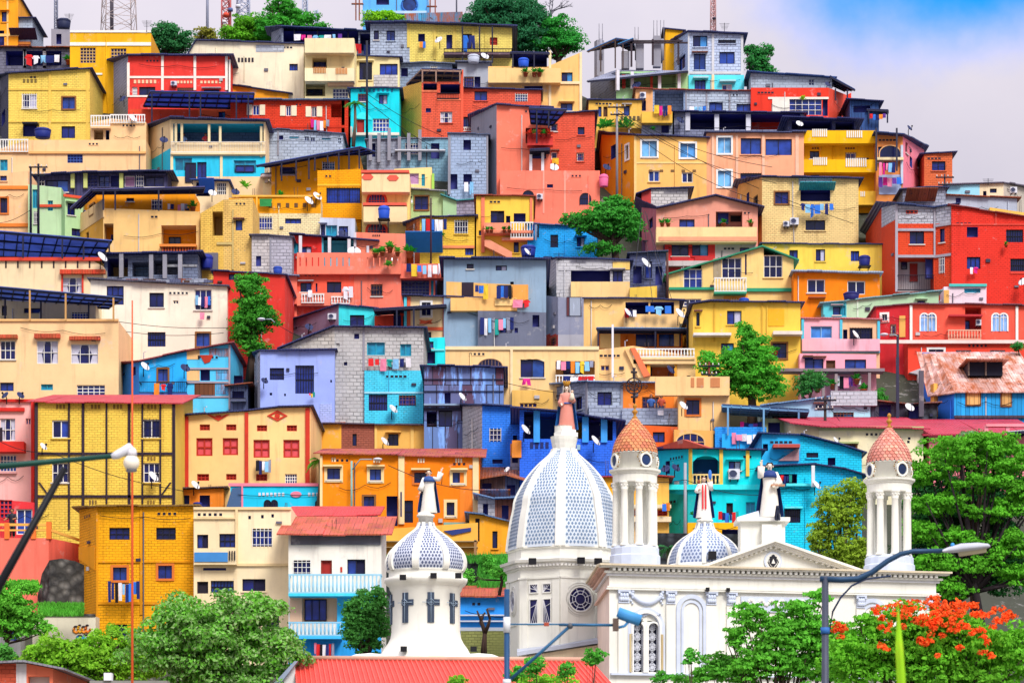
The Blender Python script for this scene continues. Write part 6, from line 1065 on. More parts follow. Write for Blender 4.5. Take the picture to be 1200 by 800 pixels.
# domes ---------------------------------------------------------------
def dome(x, D, prof, m, name, n=8, ph=-5, ribs=True, rw=.17, tile=True, cols=11, rows=16, lat=(.07, .03)):
    s = D/FP; c = P(x, prof[0][0], D); zs = [(r*s, ZC+(HZ-y)*s-c.z) for y, r in prof]
    # smooth the profile
    pr = []
    for i in range(len(zs)-1):
        p0, p1, p2, p3 = zs[max(0, i-1)], zs[i], zs[i+1], zs[min(len(zs)-1, i+2)]
        for j in range(4):
            t = j/4; pr.append(tuple(.5*(2*p1[q]+(p2[q]-p0[q])*t+(2*p0[q]-5*p1[q]+4*p2[q]-p3[q])*t*t+(3*p1[q]-p0[q]-3*p2[q]+p3[q])*t**3) for q in (0, 1)))
    pr.append(zs[-1]); k = MB(); sub = 4; vs = []; f = lambda a: math.cos(math.radians(22.5))/math.cos(math.radians(((a) % 45)-22.5))
    N_ = n*sub; bulge = .5
    ang = [360*j/N_ for j in range(N_)]
    def pnt(a, i, sc=1.0, off=0.0):
        rr = pr[i][0]*((1-bulge)*f(a)+bulge)*sc+off; A = math.radians(a+ph); return Vector((c.x+rr*math.sin(A), c.y-rr*math.cos(A), c.z+pr[i][1]))
    for i in range(len(pr)): vs += [pnt(a, i) for a in ang]
    fs = [(i*N_+j, i*N_+(j+1) % N_, (i+1)*N_+(j+1) % N_, (i+1)*N_+j) for i in range(len(pr)-1) for j in range(N_)]
    k.idx(vs, fs, m, True); o = k.build(name, church)
    if ribs:
        for q in range(n):
            a = 45*q; k = MB(); A = math.radians(a+ph); t = Vector((math.cos(A), math.sin(A), 0)); L_ = []; R_ = []
            for i in range(len(pr)):
                w = rw*(.35+.65*pr[i][0]/max(p[0] for p in pr)); p = pnt(a, i, 1, .07); q0 = pnt(a, i, 1, -.1); L_ += [p-t*w, q0-t*w]; R_ += [p+t*w, q0+t*w]
            vs = []; 
            for i in range(len(pr)): vs += [L_[2*i+1], L_[2*i], R_[2*i], R_[2*i+1]]
            k.idx(vs, [(4*i+j, 4*i+j+1, 4*i+j+5, 4*i+j+4) for i in range(len(pr)-1) for j in range(3)], CR, False); k.build('rib', o)
    if tile:      # diamond lattice raised over the dark tile bed, panel by panel
        import bisect
        acc = [0]
        for i in range(len(pr)-1): acc.append(acc[-1]+math.dist(pr[i], pr[i+1]))
        def sp(a, tt):
            L_ = tt*acc[-1]; i = min(len(pr)-2, max(0, bisect.bisect(acc, L_)-1)); g = (L_-acc[i])/(acc[i+1]-acc[i]); return pnt(a, i, 1, .015).lerp(pnt(a, i+1, 1, .015), g)
        mr = max(p[0] for p in pr)
        for q in range(n):
            mid = math.cos(math.radians(45*q+22.5+ph))
            if mid < -.35: continue
            k = MB(); rr = rows; pad = math.degrees(rw*1.05/mr)
            for r_ in range(rr):
                t0, t1 = .02+.96*r_/rr, .02+.96*(r_+1.0)/rr; tm = (t0+t1)/2; rad = (pnt(45*q+22.5, 0)-pnt(45*q+22.5, 0)).length
                i = min(len(pr)-1, bisect.bisect(acc, tm*acc[-1])); fr_ = pr[i][0]/mr; pad2 = pad*(.35+.65*fr_)/max(.12, fr_); nc = max(2, int(cols*(.25+.75*fr_)))
                span = 45-2*pad2
                if span < 6: continue
                for c_i in range(nc+1):
                    off = .5 if r_ % 2 else 0; a0 = 45*q+pad2+span*(c_i+off-.5)/nc; wd = span/nc*.5
                    if a0-wd < 45*q+pad2-1 or a0+wd > 45*q+45-pad2+1: continue
                    # one pale scale per cell, with a gap all round
                    k.idx([sp(a0, t0), sp(a0+wd*.74, tm), sp(a0, t1), sp(a0-wd*.74, tm)], [(0, 1, 2, 3)], tile)
            k.build('tile_lattice', o)
    return o, c, s, pr
# main dome
TD = 'o:6f88a6'
md_, c0, s0, _ = dome(661, 150, [(646, 67), (635, 66), (622, 64), (610, 62), (597, 59), (585, 57), (571, 50), (561, 44), (552, 37), (543, 28.5), (536, 20.5), (531, 15.5), (526, 13.5)], 'o:d3dee8', 'main_dome', ph=-5, rw=.25, tile=TD, cols=10, rows=30)
def ring(c, s, y, rows, m, name, par, n=8, ph=-5, ext=0, smooth=False):
    k = MB(); k.lathe((c.x, c.y, 0), [(r*s, ZC+(HZ-yy)*s) for yy, r in rows], m, n, ph, smooth=smooth, cap=True); return k.build(name, par)
ring(c0, s0, 0, [(530, 13), (520, 14.5), (516, 15.5), (512, 16), (511.5, 11), (500, 11), (499.5, 11.5)], CR, 'dome_lantern', md_, 16, 0); ring(c0+Vector((.1, 0, 0)), s0, 0, [(519, 12.5), (513, 12.5), (512.5, 15), (507.5, 15), (507, 12.5), (504, 12.5)], CW, 'statue_plinth', md_, 8, 22)
ring(c0, s0, 0, [(661, 68), (658, 66), (648, 66), (647, 68.5), (644.5, 68.5), (643, 66)], CR, 'drum_base', md_)
dr = ring(c0, s0, 0, [(1010, 67), (672, 67), (671, 69), (668, 69), (667.5, 71), (664.5, 72), (664, 75), (661, 76), (660.5, 68)], CR, 'drum', church)
k = MB()
for j in range(96):
    a = 360*(j+.5)/96; A = math.radians(a-5); f = math.cos(math.radians(22.5))/math.cos(math.radians((a % 45)-22.5)); r = 70.5*s0*f; p = Vector((c0.x+r*math.sin(A), c0.y-r*math.cos(A), ZC+(HZ-669)*s0)); k.box(p.x-.07, p.x+.07, p.y-.07, p.y+.07, p.z, p.z+.14, CW)
k.build('dentil_moulding', dr)
def octface(c, R, a0, a1): return Fr(Vector((c.x+R*math.sin(math.radians(a0)), c.y-R*math.cos(math.radians(a0)), 0)), Vector((c.x+R*math.sin(math.radians(a1)), c.y-R*math.cos(math.radians(a1)), 0)))
RD = 67*s0
for a in (-95, -50, -5, 40, 85):     # corner pilasters
    for s_ in (-1, 1):
        F = octface(c0, RD, a-45, a) if s_ < 0 else octface(c0, RD, a, a+45)
        k = MB(); u0, u1 = (F.L-.42, F.L-.0) if s_ < 0 else (0, .42); zz = lambda y: ZC+(HZ-y)*s0
        k.fbox(F, u0, u1, 0, zz(682), .003, .07, CR); k.fbox(F, u0, u1, zz(683), zz(681), .003, .12, CR); k.build('drum_pilaster', dr)
FD1, FD2, FD0 = octface(c0, RD, -50, -5), octface(c0, RD, -5, 40), octface(c0, RD, -95, -50)
zz = lambda y: ZC+(HZ-y)*s0
for F in (FD1, FD2, FD0):
    k = MB(); k.fbox(F, .42, F.L-.42, zz(683), zz(681), .003, .06, CR); k.fbox(F, .42, F.L-.42, zz(735), zz(733.6), .003, .05, CR); k.build('drum_moulding', dr)
wq = None; k = MB(); F = FD1
cx0, cx1 = F.u(621.5), F.u(645.5)
pan = MB(); bars = MB()
for x0, y0, x1, y1 in ((621.5, 689.5, 630, 698.5), (637, 689.5, 645.5, 698.5), (621.5, 707, 630, 734), (637, 707, 645.5, 734)):
    u0, u1 = F.u(x0), F.u(x1); z0, z1 = zz(y1), zz(y0); k.fbox(F, u0-.05, u1+.05, z0-.05, z0, .003, .06, CW); k.fbox(F, u0-.05, u1+.05, z1, z1+.05, .003, .06, CW); k.fbox(F, u0-.05, u0, z0, z1, .003, .06, CW); k.fbox(F, u1, u1+.05, z0, z1, .003, .06, CW)
    pan.face([F.pt(u0, z0, .006), F.pt(u1, z0, .006), F.pt(u1, z1, .006), F.pt(u0, z1, .006)], 'g:141850')
    cen = (F.u(633.5), zz(702.7)); ux = u0 if x0 > 633 else u1; zz0 = z1 if y0 > 700 else z0
    for t in (.25, .55, .85):
        tx = (u1 if x0 > 633 else u0); bars.path([F.pt(ux, zz0, .02), F.pt(ux+(tx-ux)*t*1.0, (z0 if y0 > 700 else z1), .02)], .015, 'o:e4e6ee', 4, False)
    bars.path([F.pt(u0, zz0+(.35 if y0 < 700 else -.7)*.6, .02), F.pt((u0+u1)/2, zz0+(.35 if y0 < 700 else -.7)*.45, .02), F.pt(u1, zz0+(.35 if y0 < 700 else -.7)*.3, .02)], .015, 'o:e4e6ee', 4, False)
wq = k.build('cross_window', dr); pan.build('pane', wq); bars.build('tracery', wq)
def roundwin(F, uu, zc, r, par, name='round_window', sx=1):
    k = MB(); n = 32
    for r0, r1, d in ((r*1.02, r*1.12, .1), (r*1.22, r*1.3, .07), (r*1.42, r*1.47, .05)):
        for j in range(n):
            a, b = 6.2832*j/n, 6.2832*(j+1)/n; c = [(uu+r0*sx*math.cos(a), zc+r0*math.sin(a)), (uu+r1*sx*math.cos(a), zc+r1*math.sin(a)), (uu+r1*sx*math.cos(b), zc+r1*math.sin(b)), (uu+r0*sx*math.cos(b), zc+r0*math.sin(b))]
            k.idx([F.pt(*q, .003) for q in c]+[F.pt(*q, d) for q in c], [(4, 5, 6, 7), (1, 2, 6, 5), (3, 0, 4, 7)], CW)
    o = k.build(name, par); k = MB(); disc(k, F, uu, zc, r*1.02, .004, .012, 'g:141850', n, sx); k.build('pane', o); k = MB(); t = r*.035
    for rr in (.45, .72, 1.0): k.path([F.pt(uu+r*rr*sx*math.cos(6.2832*j/24), zc+r*rr*math.sin(6.2832*j/24), .03) for j in range(25)], t, 'o:dfe3ee', 4, False)
    for j in range(8): a = 6.2832*(j+.5)/8; k.path([F.pt(uu+r*.45*sx*math.cos(a), zc+r*.45*math.sin(a), .03), F.pt(uu+r*sx*math.cos(a), zc+r*math.sin(a), .03)], t, 'o:dfe3ee', 4, False)
    k.build('tracery', o)
roundwin(FD2, FD2.u(680), zz(707), 13.5*s0, dr); roundwin(FD0, FD0.L*.5, zz(706), 12*s0, dr, 'oval_window', .7)
# lean-to at the drum's foot
k = MB(); a, b = P(606, 768, 146.5), P(709, 752, 146.5); dz = P(606, 763, 148)
k.hexa([a, b, b+Vector((0, 3, .5)), a+Vector((0, 3, .5)), a+Vector((0, 0, .2)), b+Vector((0, 0, .2)), b+Vector((0, 3, .7)), a+Vector((0, 3, .7))], 'o:b4bccb'); lt = k.build('lean_to_roof', church)
k = MB(); k.hexa([P(612, 1000, 146.8), P(708, 1000, 146.8), P(708, 1000, 146.8)+Vector((0, 2.6, 0)), P(612, 1000, 146.8)+Vector((0, 2.6, 0)), P(612, 769, 146.8), P(708, 754, 146.8), P(708, 754, 146.8)+Vector((0, 2.6, 0)), P(612, 769, 146.8)+Vector((0, 2.6, 0))], 'p:ecdcbc'); k.build('lean_to_wall', church)
# bell towers
TT = 't:d88a5c'
def tower(x, dy, D, tl, tcol):
    s = D/FP; c = P(x, 660+dy, D); Y = lambda y: ZC+(HZ-(y+dy))*s-c.z; t = MB()
    t.lathe(c, [(30*s, Y(664)), (30*s, Y(652)), (28.5*s, Y(650.5)), (28.5*s, Y(643)), (27*s, Y(642)), (26.5*s, Y(640.5))], SH, 16, 11, smooth=False); base = t.build('bell_tower', church)
    for j in range(8):
        a = math.radians(10+45*j); q = Vector((c.x+22.5*s*math.sin(a), c.y-22.5*s*math.cos(a), 0)); k = MB(); zc = c.z
        k.lathe((q.x, q.y, zc), [(5.6*s, Y(641)), (5.6*s, Y(639.4)), (4.7*s, Y(638.5)), (4.5*s, Y(637)), (4.1*s, Y(590)), (3.8*s, Y(576)), (4.4*s, Y(575)), (4.1*s, Y(574.6)), (5*s, Y(569)), (6*s, Y(567.6)), (6*s, Y(566.5))], CR, 12); co = k.build('column', base)
        k = MB()
        for i in range(8): aa = .7854*i; k.ball((q.x+4.8*s*math.cos(aa), q.y+4.8*s*math.sin(aa), zc+Y(570.5)), .9*s, CW, 5, 4, 1.5)
        k.build('capital', base)
    k = MB(); k.lathe(c, [(25.5*s, Y(567)), (26*s, Y(566)), (26*s, Y(557)), (27.3*s, Y(556.5)), (27.5*s, Y(555)), (30*s, Y(553.5)), (30.3*s, Y(551.3)), (26*s, Y(550.8))], CR, 32, smooth=False); k.build('entablature', base)
    k = MB(); k.lathe(c, [(25.2*s, Y(551)), (25.2*s, Y(533)), (26.6*s, Y(532.5)), (26.8*s, Y(531.5))], CR, 32); k.build('drum', base)
    for a in (26, -64, 116, 206):
        A = math.radians(a); q = Vector((c.x+25.3*s*math.sin(A), c.y-25.3*s*math.cos(A), 0)); tt = Vector((math.cos(A), math.sin(A), 0)); F = Fr(q-tt, q+tt); k = MB(); zc = c.z+Y(541.5)
        for j in range(24):
            b0, b1 = 6.2832*j/24, 6.2832*(j+1)/24; cc = [(1+r*s*math.cos(b), zc+r*s*math.sin(b)*1.1) for r, b in ((6, b0), (7.8, b0), (7.8, b1), (6, b1))]
            k.idx([F.pt(*z, -.1) for z in cc]+[F.pt(*z, .12) for z in cc], [(4, 5, 6, 7), (1, 2, 6, 5), (3, 0, 4, 7)], CR)
        o = k.build('oculus', base); k = MB(); disc(k, F, 1, zc, 6.1*s, -.02, .05, 'g:1c3560', 20); k.build('pane', o); k = MB()
        for sg in (-1, 1):
            for j in range(7): tta = j/6; k.ball(F.pt(1+sg*(8+2.2*math.sin(tta*5))*s, zc+(8-15*tta)*s, .02), (1.0-.3*(j % 2))*s, 'o:a9823f' if j % 3 else 'o:7a4f2c', 6, 4)
        for j in range(5): k.ball(F.pt(1+(j-2)*2.1*s, zc+(9.2-.5*abs(j-2))*s, .02), 1.0*s, 'o:d9c27a', 6, 4)
        k.build('garland', o)
    # scaled cap: rows of round-ended tiles
    prof = [(532, 26), (528, 25.7), (524, 24.9), (520, 23.7), (516, 22), (512, 19.8), (508, 17.1), (504, 14.2), (500, 11), (497, 8.3), (494, 5.6), (491, 3.4), (489.5, 2.4)]
    k = MB(); k.lathe(c, [(r*s*.97, Y(y)) for y, r in prof], tcol[0], 32); cap = k.build('tiled_cap', base)
    def rad(y):
        for (y0, r0), (y1, r1) in zip(prof, prof[1:]):
            if y1 <= y <= y0: return r0+(r1-r0)*(y0-y)/(y0-y1)
        return prof[-1][1]
    k = MB(); y = 531.5; row = 0; rg = random.Random(int(x))
    while y > 493:
        r = rad(y); nn = max(8, int(2*math.pi*r/5.2)); hh = 4.6*min(1, .55+r/40); 
        for j in range(nn):
            a = 6.2832*(j+.5*(row % 2))/nn; da = 6.2832/nn*.5; yt = max(490, y-hh*1.15); vs = []
            for ta, yy, off in ((-1, yt, .0), (1, yt, .0), (1, y-hh*.4, .8), (.72, y-.6, 1.2), (0, y+.4, 1.35), (-.72, y-.6, 1.2), (-1, y-hh*.4, .8)):
                rr = (rad(min(532, yy))+off)*s; A = a+ta*da*.93; vs.append((c.x+rr*math.sin(A), c.y-rr*math.cos(A), c.z+Y(yy)))
            k.idx(vs, [tuple(range(7))[::-1]], rg.choice(tcol[1:]))
        y -= hh*.8; row += 1
    k.build('scale_tiles', cap)
    k = MB(); k.lathe(c, [(2.6*s, Y(490.5)), (3.4*s, Y(489)), (1.6*s, Y(487.5)), (1.8*s, Y(485)), (3.3*s, Y(483.4)), (3.5*s, Y(482)), (1.6*s, Y(480)), (1.2*s, Y(478.5)), (2.3*s, Y(476.6)), (2.4*s, Y(475)), (.8*s, Y(473))], 'o:b9812e', 14); k.build('finial', base)
    return base, c, s, Y
tcol = ['o:4a2420', 'o:d88a5c', 'o:d27f58', 'o:e09a66', 'o:d07a5a', 'o:dc9464']
tw1 = tower(744, 0, 141, 1, tcol); tcol2 = ['o:4e2426', 'o:dc9484', 'o:d88a7a', 'o:e4a48c', 'o:d4806e']
tw2 = tower(1042, 11, 143.4, 1, tcol2)
# wrought iron cross on the left tower
base, c, s, Y = tw1; k = MB(); ir = 'i:3a3238'; ctr = Y(452)
pt = lambda x, y: Vector((c.x+(x-744)*s, c.y, c.z+Y(y)))
x0 = 743; r_ = .06
for rr in (9.2, 5.2): k.path([pt(x0+rr*math.cos(6.2832*j/20), 452+rr*math.sin(6.2832*j/20)) for j in range(21)], r_*.6, ir, 5, False)
for j in range(8): a = .7854*j; k.path([pt(x0+1.5*math.cos(a), 452+1.5*math.sin(a)), pt(x0+9*math.cos(a), 452+9*math.sin(a))], r_*.45, ir, 4)
for cy in (437, 466): 
    for dx in (-.9, .9): k.path([pt(x0+dx, cy-5.5), pt(x0+dx, cy+6)], r_*.5, ir, 4)
    k.path([pt(x0-3.8, cy-1), pt(x0+3.8, cy-1)], r_*.9, ir, 5); k.path([pt(x0-2, cy-5.5), pt(x0+2, cy-5.5)], r_*.6, ir, 5)
for sx in (-1, 1): k.path([pt(x0+sx*9, 452), pt(x0+sx*13, 450.5), pt(x0+sx*16, 453), pt(x0+sx*14, 455), pt(x0+sx*12.6, 453)], r_*.4, ir, 4)
k.path([pt(x0+.5, 474), pt(x0, 432)], r_*.6, ir, 5); k.build('iron_cross', base)
# chapel with onion cupola
oc, c1, s1, _ = dome(499, 145, [(670, 44), (666, 46.5), (660, 47.3), (653, 46), (646, 42.5), (639, 36), (632, 28.5), (626, 21), (621, 14), (617, 10), (612, 8.2)], 'o:ccd4e4', 'chapel_cupola', ph=-13, rw=.17, tile='o:535f80', cols=8, rows=17)
Rr = lambda rows: [(r*s1, ZC+(HZ-y)*s1) for y, r in rows]
k = MB(); k.lathe((c1.x, c1.y, 0), Rr([(614, 8.5), (606, 8.6), (605.5, 10.5), (603, 10.5), (602.5, 9), (600.5, 9)]), CR, 16); k.build('cupola_neck', oc)
k = MB(); k.lathe((c1.x, c1.y, 0), Rr([(1000, 62), (776, 62), (775, 54), (766, 53), (765, 51.5), (760, 49), (754, 44.5), (748, 41.5), (740, 40.3), (694, 40.3), (692, 42), (688, 43), (686, 46), (682, 48.5), (678.5, 49), (678, 43.5), (671, 43.5), (669, 45.5)]), CR, 48, 0); cd = k.build('chapel_drum', church)
for a in (-79, -34, 10, 51):
    A = math.radians(a); R = 40.4*s1; q = Vector((c1.x+R*math.sin(A), c1.y-R*math.cos(A), 0)); tt = Vector((math.cos(A), math.sin(A), 0)); F = Fr(q-tt, q+tt); z1 = lambda y: ZC+(HZ-y)*s1; k = MB()
    ol = [(-.17, 732), (.17, 732), (.17, 712), (.46, 712), (.46, 705), (.17, 705), (.17, 697), (-.17, 697), (-.17, 705), (-.22, 705), (-.22, 712), (-.17, 712)]
    curve = lambda dx, d: -(R-math.sqrt(max(0, R*R-dx*dx)))+d
    k.idx([F.pt(1+x, z1(y), curve(x, -.12)) for x, y in ol]+[F.pt(1+x, z1(y), curve(x, .05)) for x, y in ol], [tuple(range(12, 24))]+[(j, (j+1) % 12, 12+(j+1) % 12, 12+j) for j in range(12)], 'o:3c4a5e'); o = k.build('cross_window', cd); k = MB()
    d_ = .09; k.path([F.pt(1, z1(704.6), d_), F.pt(1.2, z1(708.5), d_), F.pt(1, z1(712.4), d_), F.pt(.8, z1(708.5), d_), F.pt(1, z1(704.6), d_)], .02, 'o:9fb4c8', 4, False); k.path([F.pt(1, z1(732), .07), F.pt(1, z1(697), .07)], .015, 'o:9fb4c8', 4); k.path([F.pt(.55, z1(708.5), .05), F.pt(1.45, z1(708.5), .05)], .015, 'o:9fb4c8', 4); k.build('tracery', o)
for x in (560, 434): k = MB(); q = P(x, 776, 143); r = 36*s1; k.lathe((q.x, q.y, q.z-.2), [(r, 0), (r*.97, .18), (r*.8, .42), (r*.5, .6), (.05, .68)], CR, 24); k.build('side_vault', church)
k = MB(); q = P(511, 776, 142.2); k.lathe((q.x, q.y, q.z), [(23*s1, 0), (22*s1, .12), (16*s1, .26), (8*s1, .34), (.05, .36)], 'p:efe4c4', 20); k.build('vault_lunette', church)
for x, y, l in ((472, 676, 0), (508, 674, 1), (473, 760, 2), (537, 674, 3), (555, 760, 4)): k = MB(); q = P(x, y, 145-44*s1-.4); k.box(q.x-.16, q.x+.16, q.y, q.y+.25, q.z-.12, q.z+.14, 'o:15161c'); k.build('floodlight', church)
for x, y in ((624, 657), (681, 656), (701, 657)): k = MB(); q = P(x, y, 150-69*s0-.3); k.box(q.x-.2, q.x+.2, q.y, q.y+.3, q.z-.16, q.z+.16, 'o:15161c'); k.build('floodlight', church)
# small dome behind the pediment
sd, c2, s2, _ = dome(826, 147, [(664, 43), (655, 42), (646, 39), (638, 34), (631, 26.5), (626, 19), (622, 13), (618, 10), (612, 8.3)], 'o:ccd8ea', 'small_dome', ph=-5, rw=.1, tile='o:6c7ea4', cols=7, rows=15)
k = MB(); k.lathe((c2.x, c2.y, 0), [(r*s2, ZC+(HZ-y)*s2) for y, r in ((680, 44), (664, 44), (662, 43))], CR, 24); k.build('dome_base', sd)
k = MB(); k.lathe((c2.x, c2.y, 0), [(r*s2, ZC+(HZ-y)*s2) for y, r in ((615, 8.5), (611.5, 8.6), (611, 9.6), (609, 9.6), (608.5, 8), (606.5, 8))], CR, 16); k.build('dome_neck', sd)
k = MB(); q = P(835, 650, 147-38*s2-.5); k.box(q.x-.2, q.x+.2, q.y, q.y+.3, q.z-.2, q.z+.2, 'o:15161c'); k.build('floodlight', sd)
# ---------------------------------------------------------------- figures
def skin(joints, edges, radii, m, name, parent, lv=2):
    me = bpy.data.meshes.new(name); off = Vector(parent['_o']); me.from_pydata([tuple(Vector(j)-off) for j in joints], edges, []); o = bpy.data.objects.new(name, me); COL.objects.link(o)
    sk = o.modifiers.new('s', 'SKIN'); me.skin_vertices[0].data
    for i, r in enumerate(radii): me.skin_vertices[0].data[i].radius = (r if isinstance(r, tuple) else (r, r))
    me.skin_vertices[0].data[0].use_root = True
    sb = o.modifiers.new('d', 'SUBSURF'); sb.levels = sb.render_levels = lv
    dg = bpy.context.evaluated_depsgraph_get(); dg.update(); ev = bpy.data.meshes.new_from_object(o.evaluated_get(dg)); ev.name = name
    o.modifiers.clear(); o.data = ev; ev.materials.clear(); ev.materials.append(mat(m)); ev.polygons.foreach_set('use_smooth', [True]*len(ev.polygons)); o.parent = parent; o['_o'] = list(off); return o
def figure(name, label, cat, base, h, arms, skin_m='o:e8c8b0', robe='o:efeadf', robe_top='o:efeadf', cloak=None, sash=None, hair='o:4a2f22', hood=False, group=None, pants=None, turn=0.0):
    """Standing person of height h with feet at base; arms = two (elbow, hand) offsets in units of h (x, y, z from the base)."""
    root = empty(name, base, label, cat, group); B = Vector(base); ct, st_ = math.cos(turn), math.sin(turn)
    def V(x, y, z): return B+Vector(((x*ct-y*st_)*h, (x*st_+y*ct)*h, z*h))
    J = [V(0, 0, .53), V(0, 0, .64), V(0, 0, .76), V(0, 0, .835), V(0, -.005, .87), V(0, -.012, .93), V(0, 0, .985)]; R = [.085, .08, .1, .035, .032, .062, .04]; R = [(r*h, r*h*(.62 if i < 3 else 1)) for i, r in enumerate(R)]; R[5] = (.056*h, .062*h)
    E = [(0, 1), (1, 2), (2, 3), (3, 4), (4, 5), (5, 6)]
    for sg in (-1, 1):
        i = len(J); J += [V(sg*.055, 0, .49), V(sg*.06, -.005, .28), V(sg*.06, .01, .05), V(sg*.07, -.07, .015)]; R += [(r*h, r*h) for r in (.068, .05, .03, .024)]; E += [(0, i), (i, i+1), (i+1, i+2), (i+2, i+3)]
    for sg, (el, ha) in zip((-1, 1), arms):
        i = len(J); J += [V(sg*.115, 0, .795), V(*el), V(*ha)]; R += [(r*h, r*h) for r in (.042, .034, .022)]; E += [(2, i), (i, i+1), (i+1, i+2)]
        d = (V(*ha)-V(*el)).normalized(); sd_ = d.cross(Vector((0, 1, 0.2))).normalized()
        i2 = len(J)-1
        J.append(V(*ha)+d*.03*h); R.append((.02*h, .012*h)); E.append((i2, len(J)-1)); pm_ = len(J)-1
        for q in (-1.5, -.5, .5, 1.5): J.append(V(*ha)+d*.075*h+sd_*q*.012*h); R.append((.0065*h, .0065*h)); E.append((pm_, len(J)-1))
        J.append(V(*ha)+d*.04*h+sd_*.035*h); R.append((.007*h, .007*h)); E.append((i2, len(J)-1))
    body = skin(J, E, R, skin_m, 'body', root)
    k = MB(); hd = V(0, -.012, .93)
    for sg in (-1, 1): k.ball(V(sg*.022, -.066, .94), .008*h, 'o:1a1210', 6, 4)
    k.lathe(V(0, -.07, .905), [(.004*h, 0), (.013*h, .008*h), (.004*h, .034*h)], skin_m, 6); k.ball(V(0, -.062, .893), .014*h, 'o:a85a4a', 8, 4, .3)
    for sg in (-1, 1): k.ball(V(sg*.062, -.008, .928), .014*h, skin_m, 6, 4, 1.4)
    k.build('face', body)
    k = MB(); rr = .07*h; c = V(0, .004, .94); n = 14
    k.lathe(c, [(rr*math.cos(t), rr*1.12*math.sin(t)) for t in [(-.5+1.5*j/6)*1.05 for j in range(7)]], hair, n, turn*57.3+180, -115, 115, cap=False) if not hood else k.lathe(c, [(.1*h, -.16*h), (.085*h, -.05*h), (.085*h, .02*h), (.07*h, .06*h), (.02*h, .085*h)], hood, n, 180, -125, 125, cap=False)
    k.build('veil' if hood else 'hair', body)
    if robe:
        k = MB(); n = 28; fold = lambda a, t: 1+.05*t*math.sin(9*a)+.03*t*math.sin(14*a+1); rows = [(.0, .19, .15), (.02, .192, .152), (.2, .165, .13), (.4, .145, .115), (.52, .128, .1), (.6, .12, .092)]
        vs = [V(rx*math.sin(6.2832*j/n)*fold(6.2832*j/n, 1-z*1.4), -ry*math.cos(6.2832*j/n)*fold(6.2832*j/n, 1-z*1.4), z) for z, rx, ry in rows for j in range(n)]
        k.idx(vs, [(i*n+j, i*n+(j+1) % n, (i+1)*n+(j+1) % n, (i+1)*n+j) for i in range(len(rows)-1) for j in range(n)], robe, True); k.build('robe', root)
        k = MB(); rows = [(.58, .122, .094), (.68, .128, .1), (.76, .14, .1), (.81, .125, .08), (.84, .058, .052)]; vs = [V(rx*math.sin(6.2832*j/n), -ry*math.cos(6.2832*j/n), z) for z, rx, ry in rows for j in range(n)]
        k.idx(vs, [(i*n+j, i*n+(j+1) % n, (i+1)*n+(j+1) % n, (i+1)*n+j) for i in range(len(rows)-1) for j in range(n)], robe_top, True); k.build('bodice', root)
        k = MB()
        for sg, (el, ha) in zip((-1, 1), arms): k.path([V(sg*.1, 0, .8), V(*el), Vector(V(*el)).lerp(V(*ha), .8)], [.055*h, .06*h, .07*h], robe_top, 10)
        k.build('sleeves', root)
    else:
        k = MB(); n = 16; rows = [(.5, .1, .075), (.62, .098, .072), (.76, .125, .085), (.81, .11, .07), (.845, .05, .045)]; vs = [V(rx*math.sin(6.2832*j/n), -ry*math.cos(6.2832*j/n), z) for z, rx, ry in rows for j in range(n)]
        k.idx(vs, [(i*n+j, i*n+(j+1) % n, (i+1)*n+(j+1) % n, (i+1)*n+j) for i in range(len(rows)-1) for j in range(n)], robe_top, True)
        for sg, (el, ha) in zip((-1, 1), arms): k.path([V(sg*.1, 0, .8), V(*el)], [.05*h, .044*h], robe_top, 8)
        k.build('shirt', root); k = MB()
        for sg in (-1, 1): k.path([V(sg*.05, 0, .53), V(sg*.06, -.005, .28), V(sg*.06, .01, .06)], [.082*h, .06*h, .045*h], pants or 'o:28304a', 10)
        k.build('trousers', root)
    if cloak:
        k = MB(); n = 20; rows = [(.02, .26, .19), (.2, .24, .175), (.45, .2, .15), (.62, .175, .13), (.76, .165, .115), (.82, .13, .09)]; vs = []
        for z, rx, ry in rows:
            for j in range(n+1):
                a = math.radians(84+192*j/n); f = 1+.04*math.sin(8*a)*(1-z); vs.append(V(rx*f*math.sin(a), -ry*f*math.cos(a), z))
        k.idx(vs, [(i*(n+1)+j, i*(n+1)+j+1, (i+1)*(n+1)+j+1, (i+1)*(n+1)+j) for i in range(len(rows)-1) for j in range(n)], cloak, True); k.build('cloak', root)
    if sash:
        for x, m_ in sash: k = MB(); k.idx([V(x-.02, -.16, .2), V(x+.02, -.16, .2), V(x+.02, -.125, .62), V(x-.02, -.125, .62), V(x+.015, -.108, .8), V(x-.015, -.108, .8)], [(0, 1, 2, 3), (3, 2, 4, 5)], m_); k.build('stole', root)
    return root, V
def child_on(V, x, y, z, h, root, robe):
    k = MB(); k.lathe(V(x, y, z), [(.05*h, 0), (.055*h, .06*h), (.035*h, .14*h), (.015*h, .16*h)], robe, 10); k.ball(V(x, y, z+.185), .033*h, 'o:e0bfa4', 10, 6); k.build('carried_child', root)
def figcap(V, h, root, m):
    k = MB(); k.lathe(V(0, 0, .82), [(.15*h, -.1*h), (.14*h, -.05*h), (.1*h, .02*h), (.055*h, .035*h)], m, 18); k.build('cape', root)
ST_ = 'statues on the church'
sb = c0.x
r1, V1 = figure('statue', 'painted statue of a crowned woman in red dress and blue mantle on the big dome', 'statue', Vector((P(664, 504, 150).x, 150, ZC+(HZ-504)*s0)), 2.35, [((-.14, -.03, .62), (-.12, -.14, .56)), ((.15, -.04, .64), (.1, -.15, .68))], 'o:e6d4c2', 'o:d88a7a', 'o:dc9484', 'o:2f7ad0', None, hood='o:e9e4da', group=ST_)
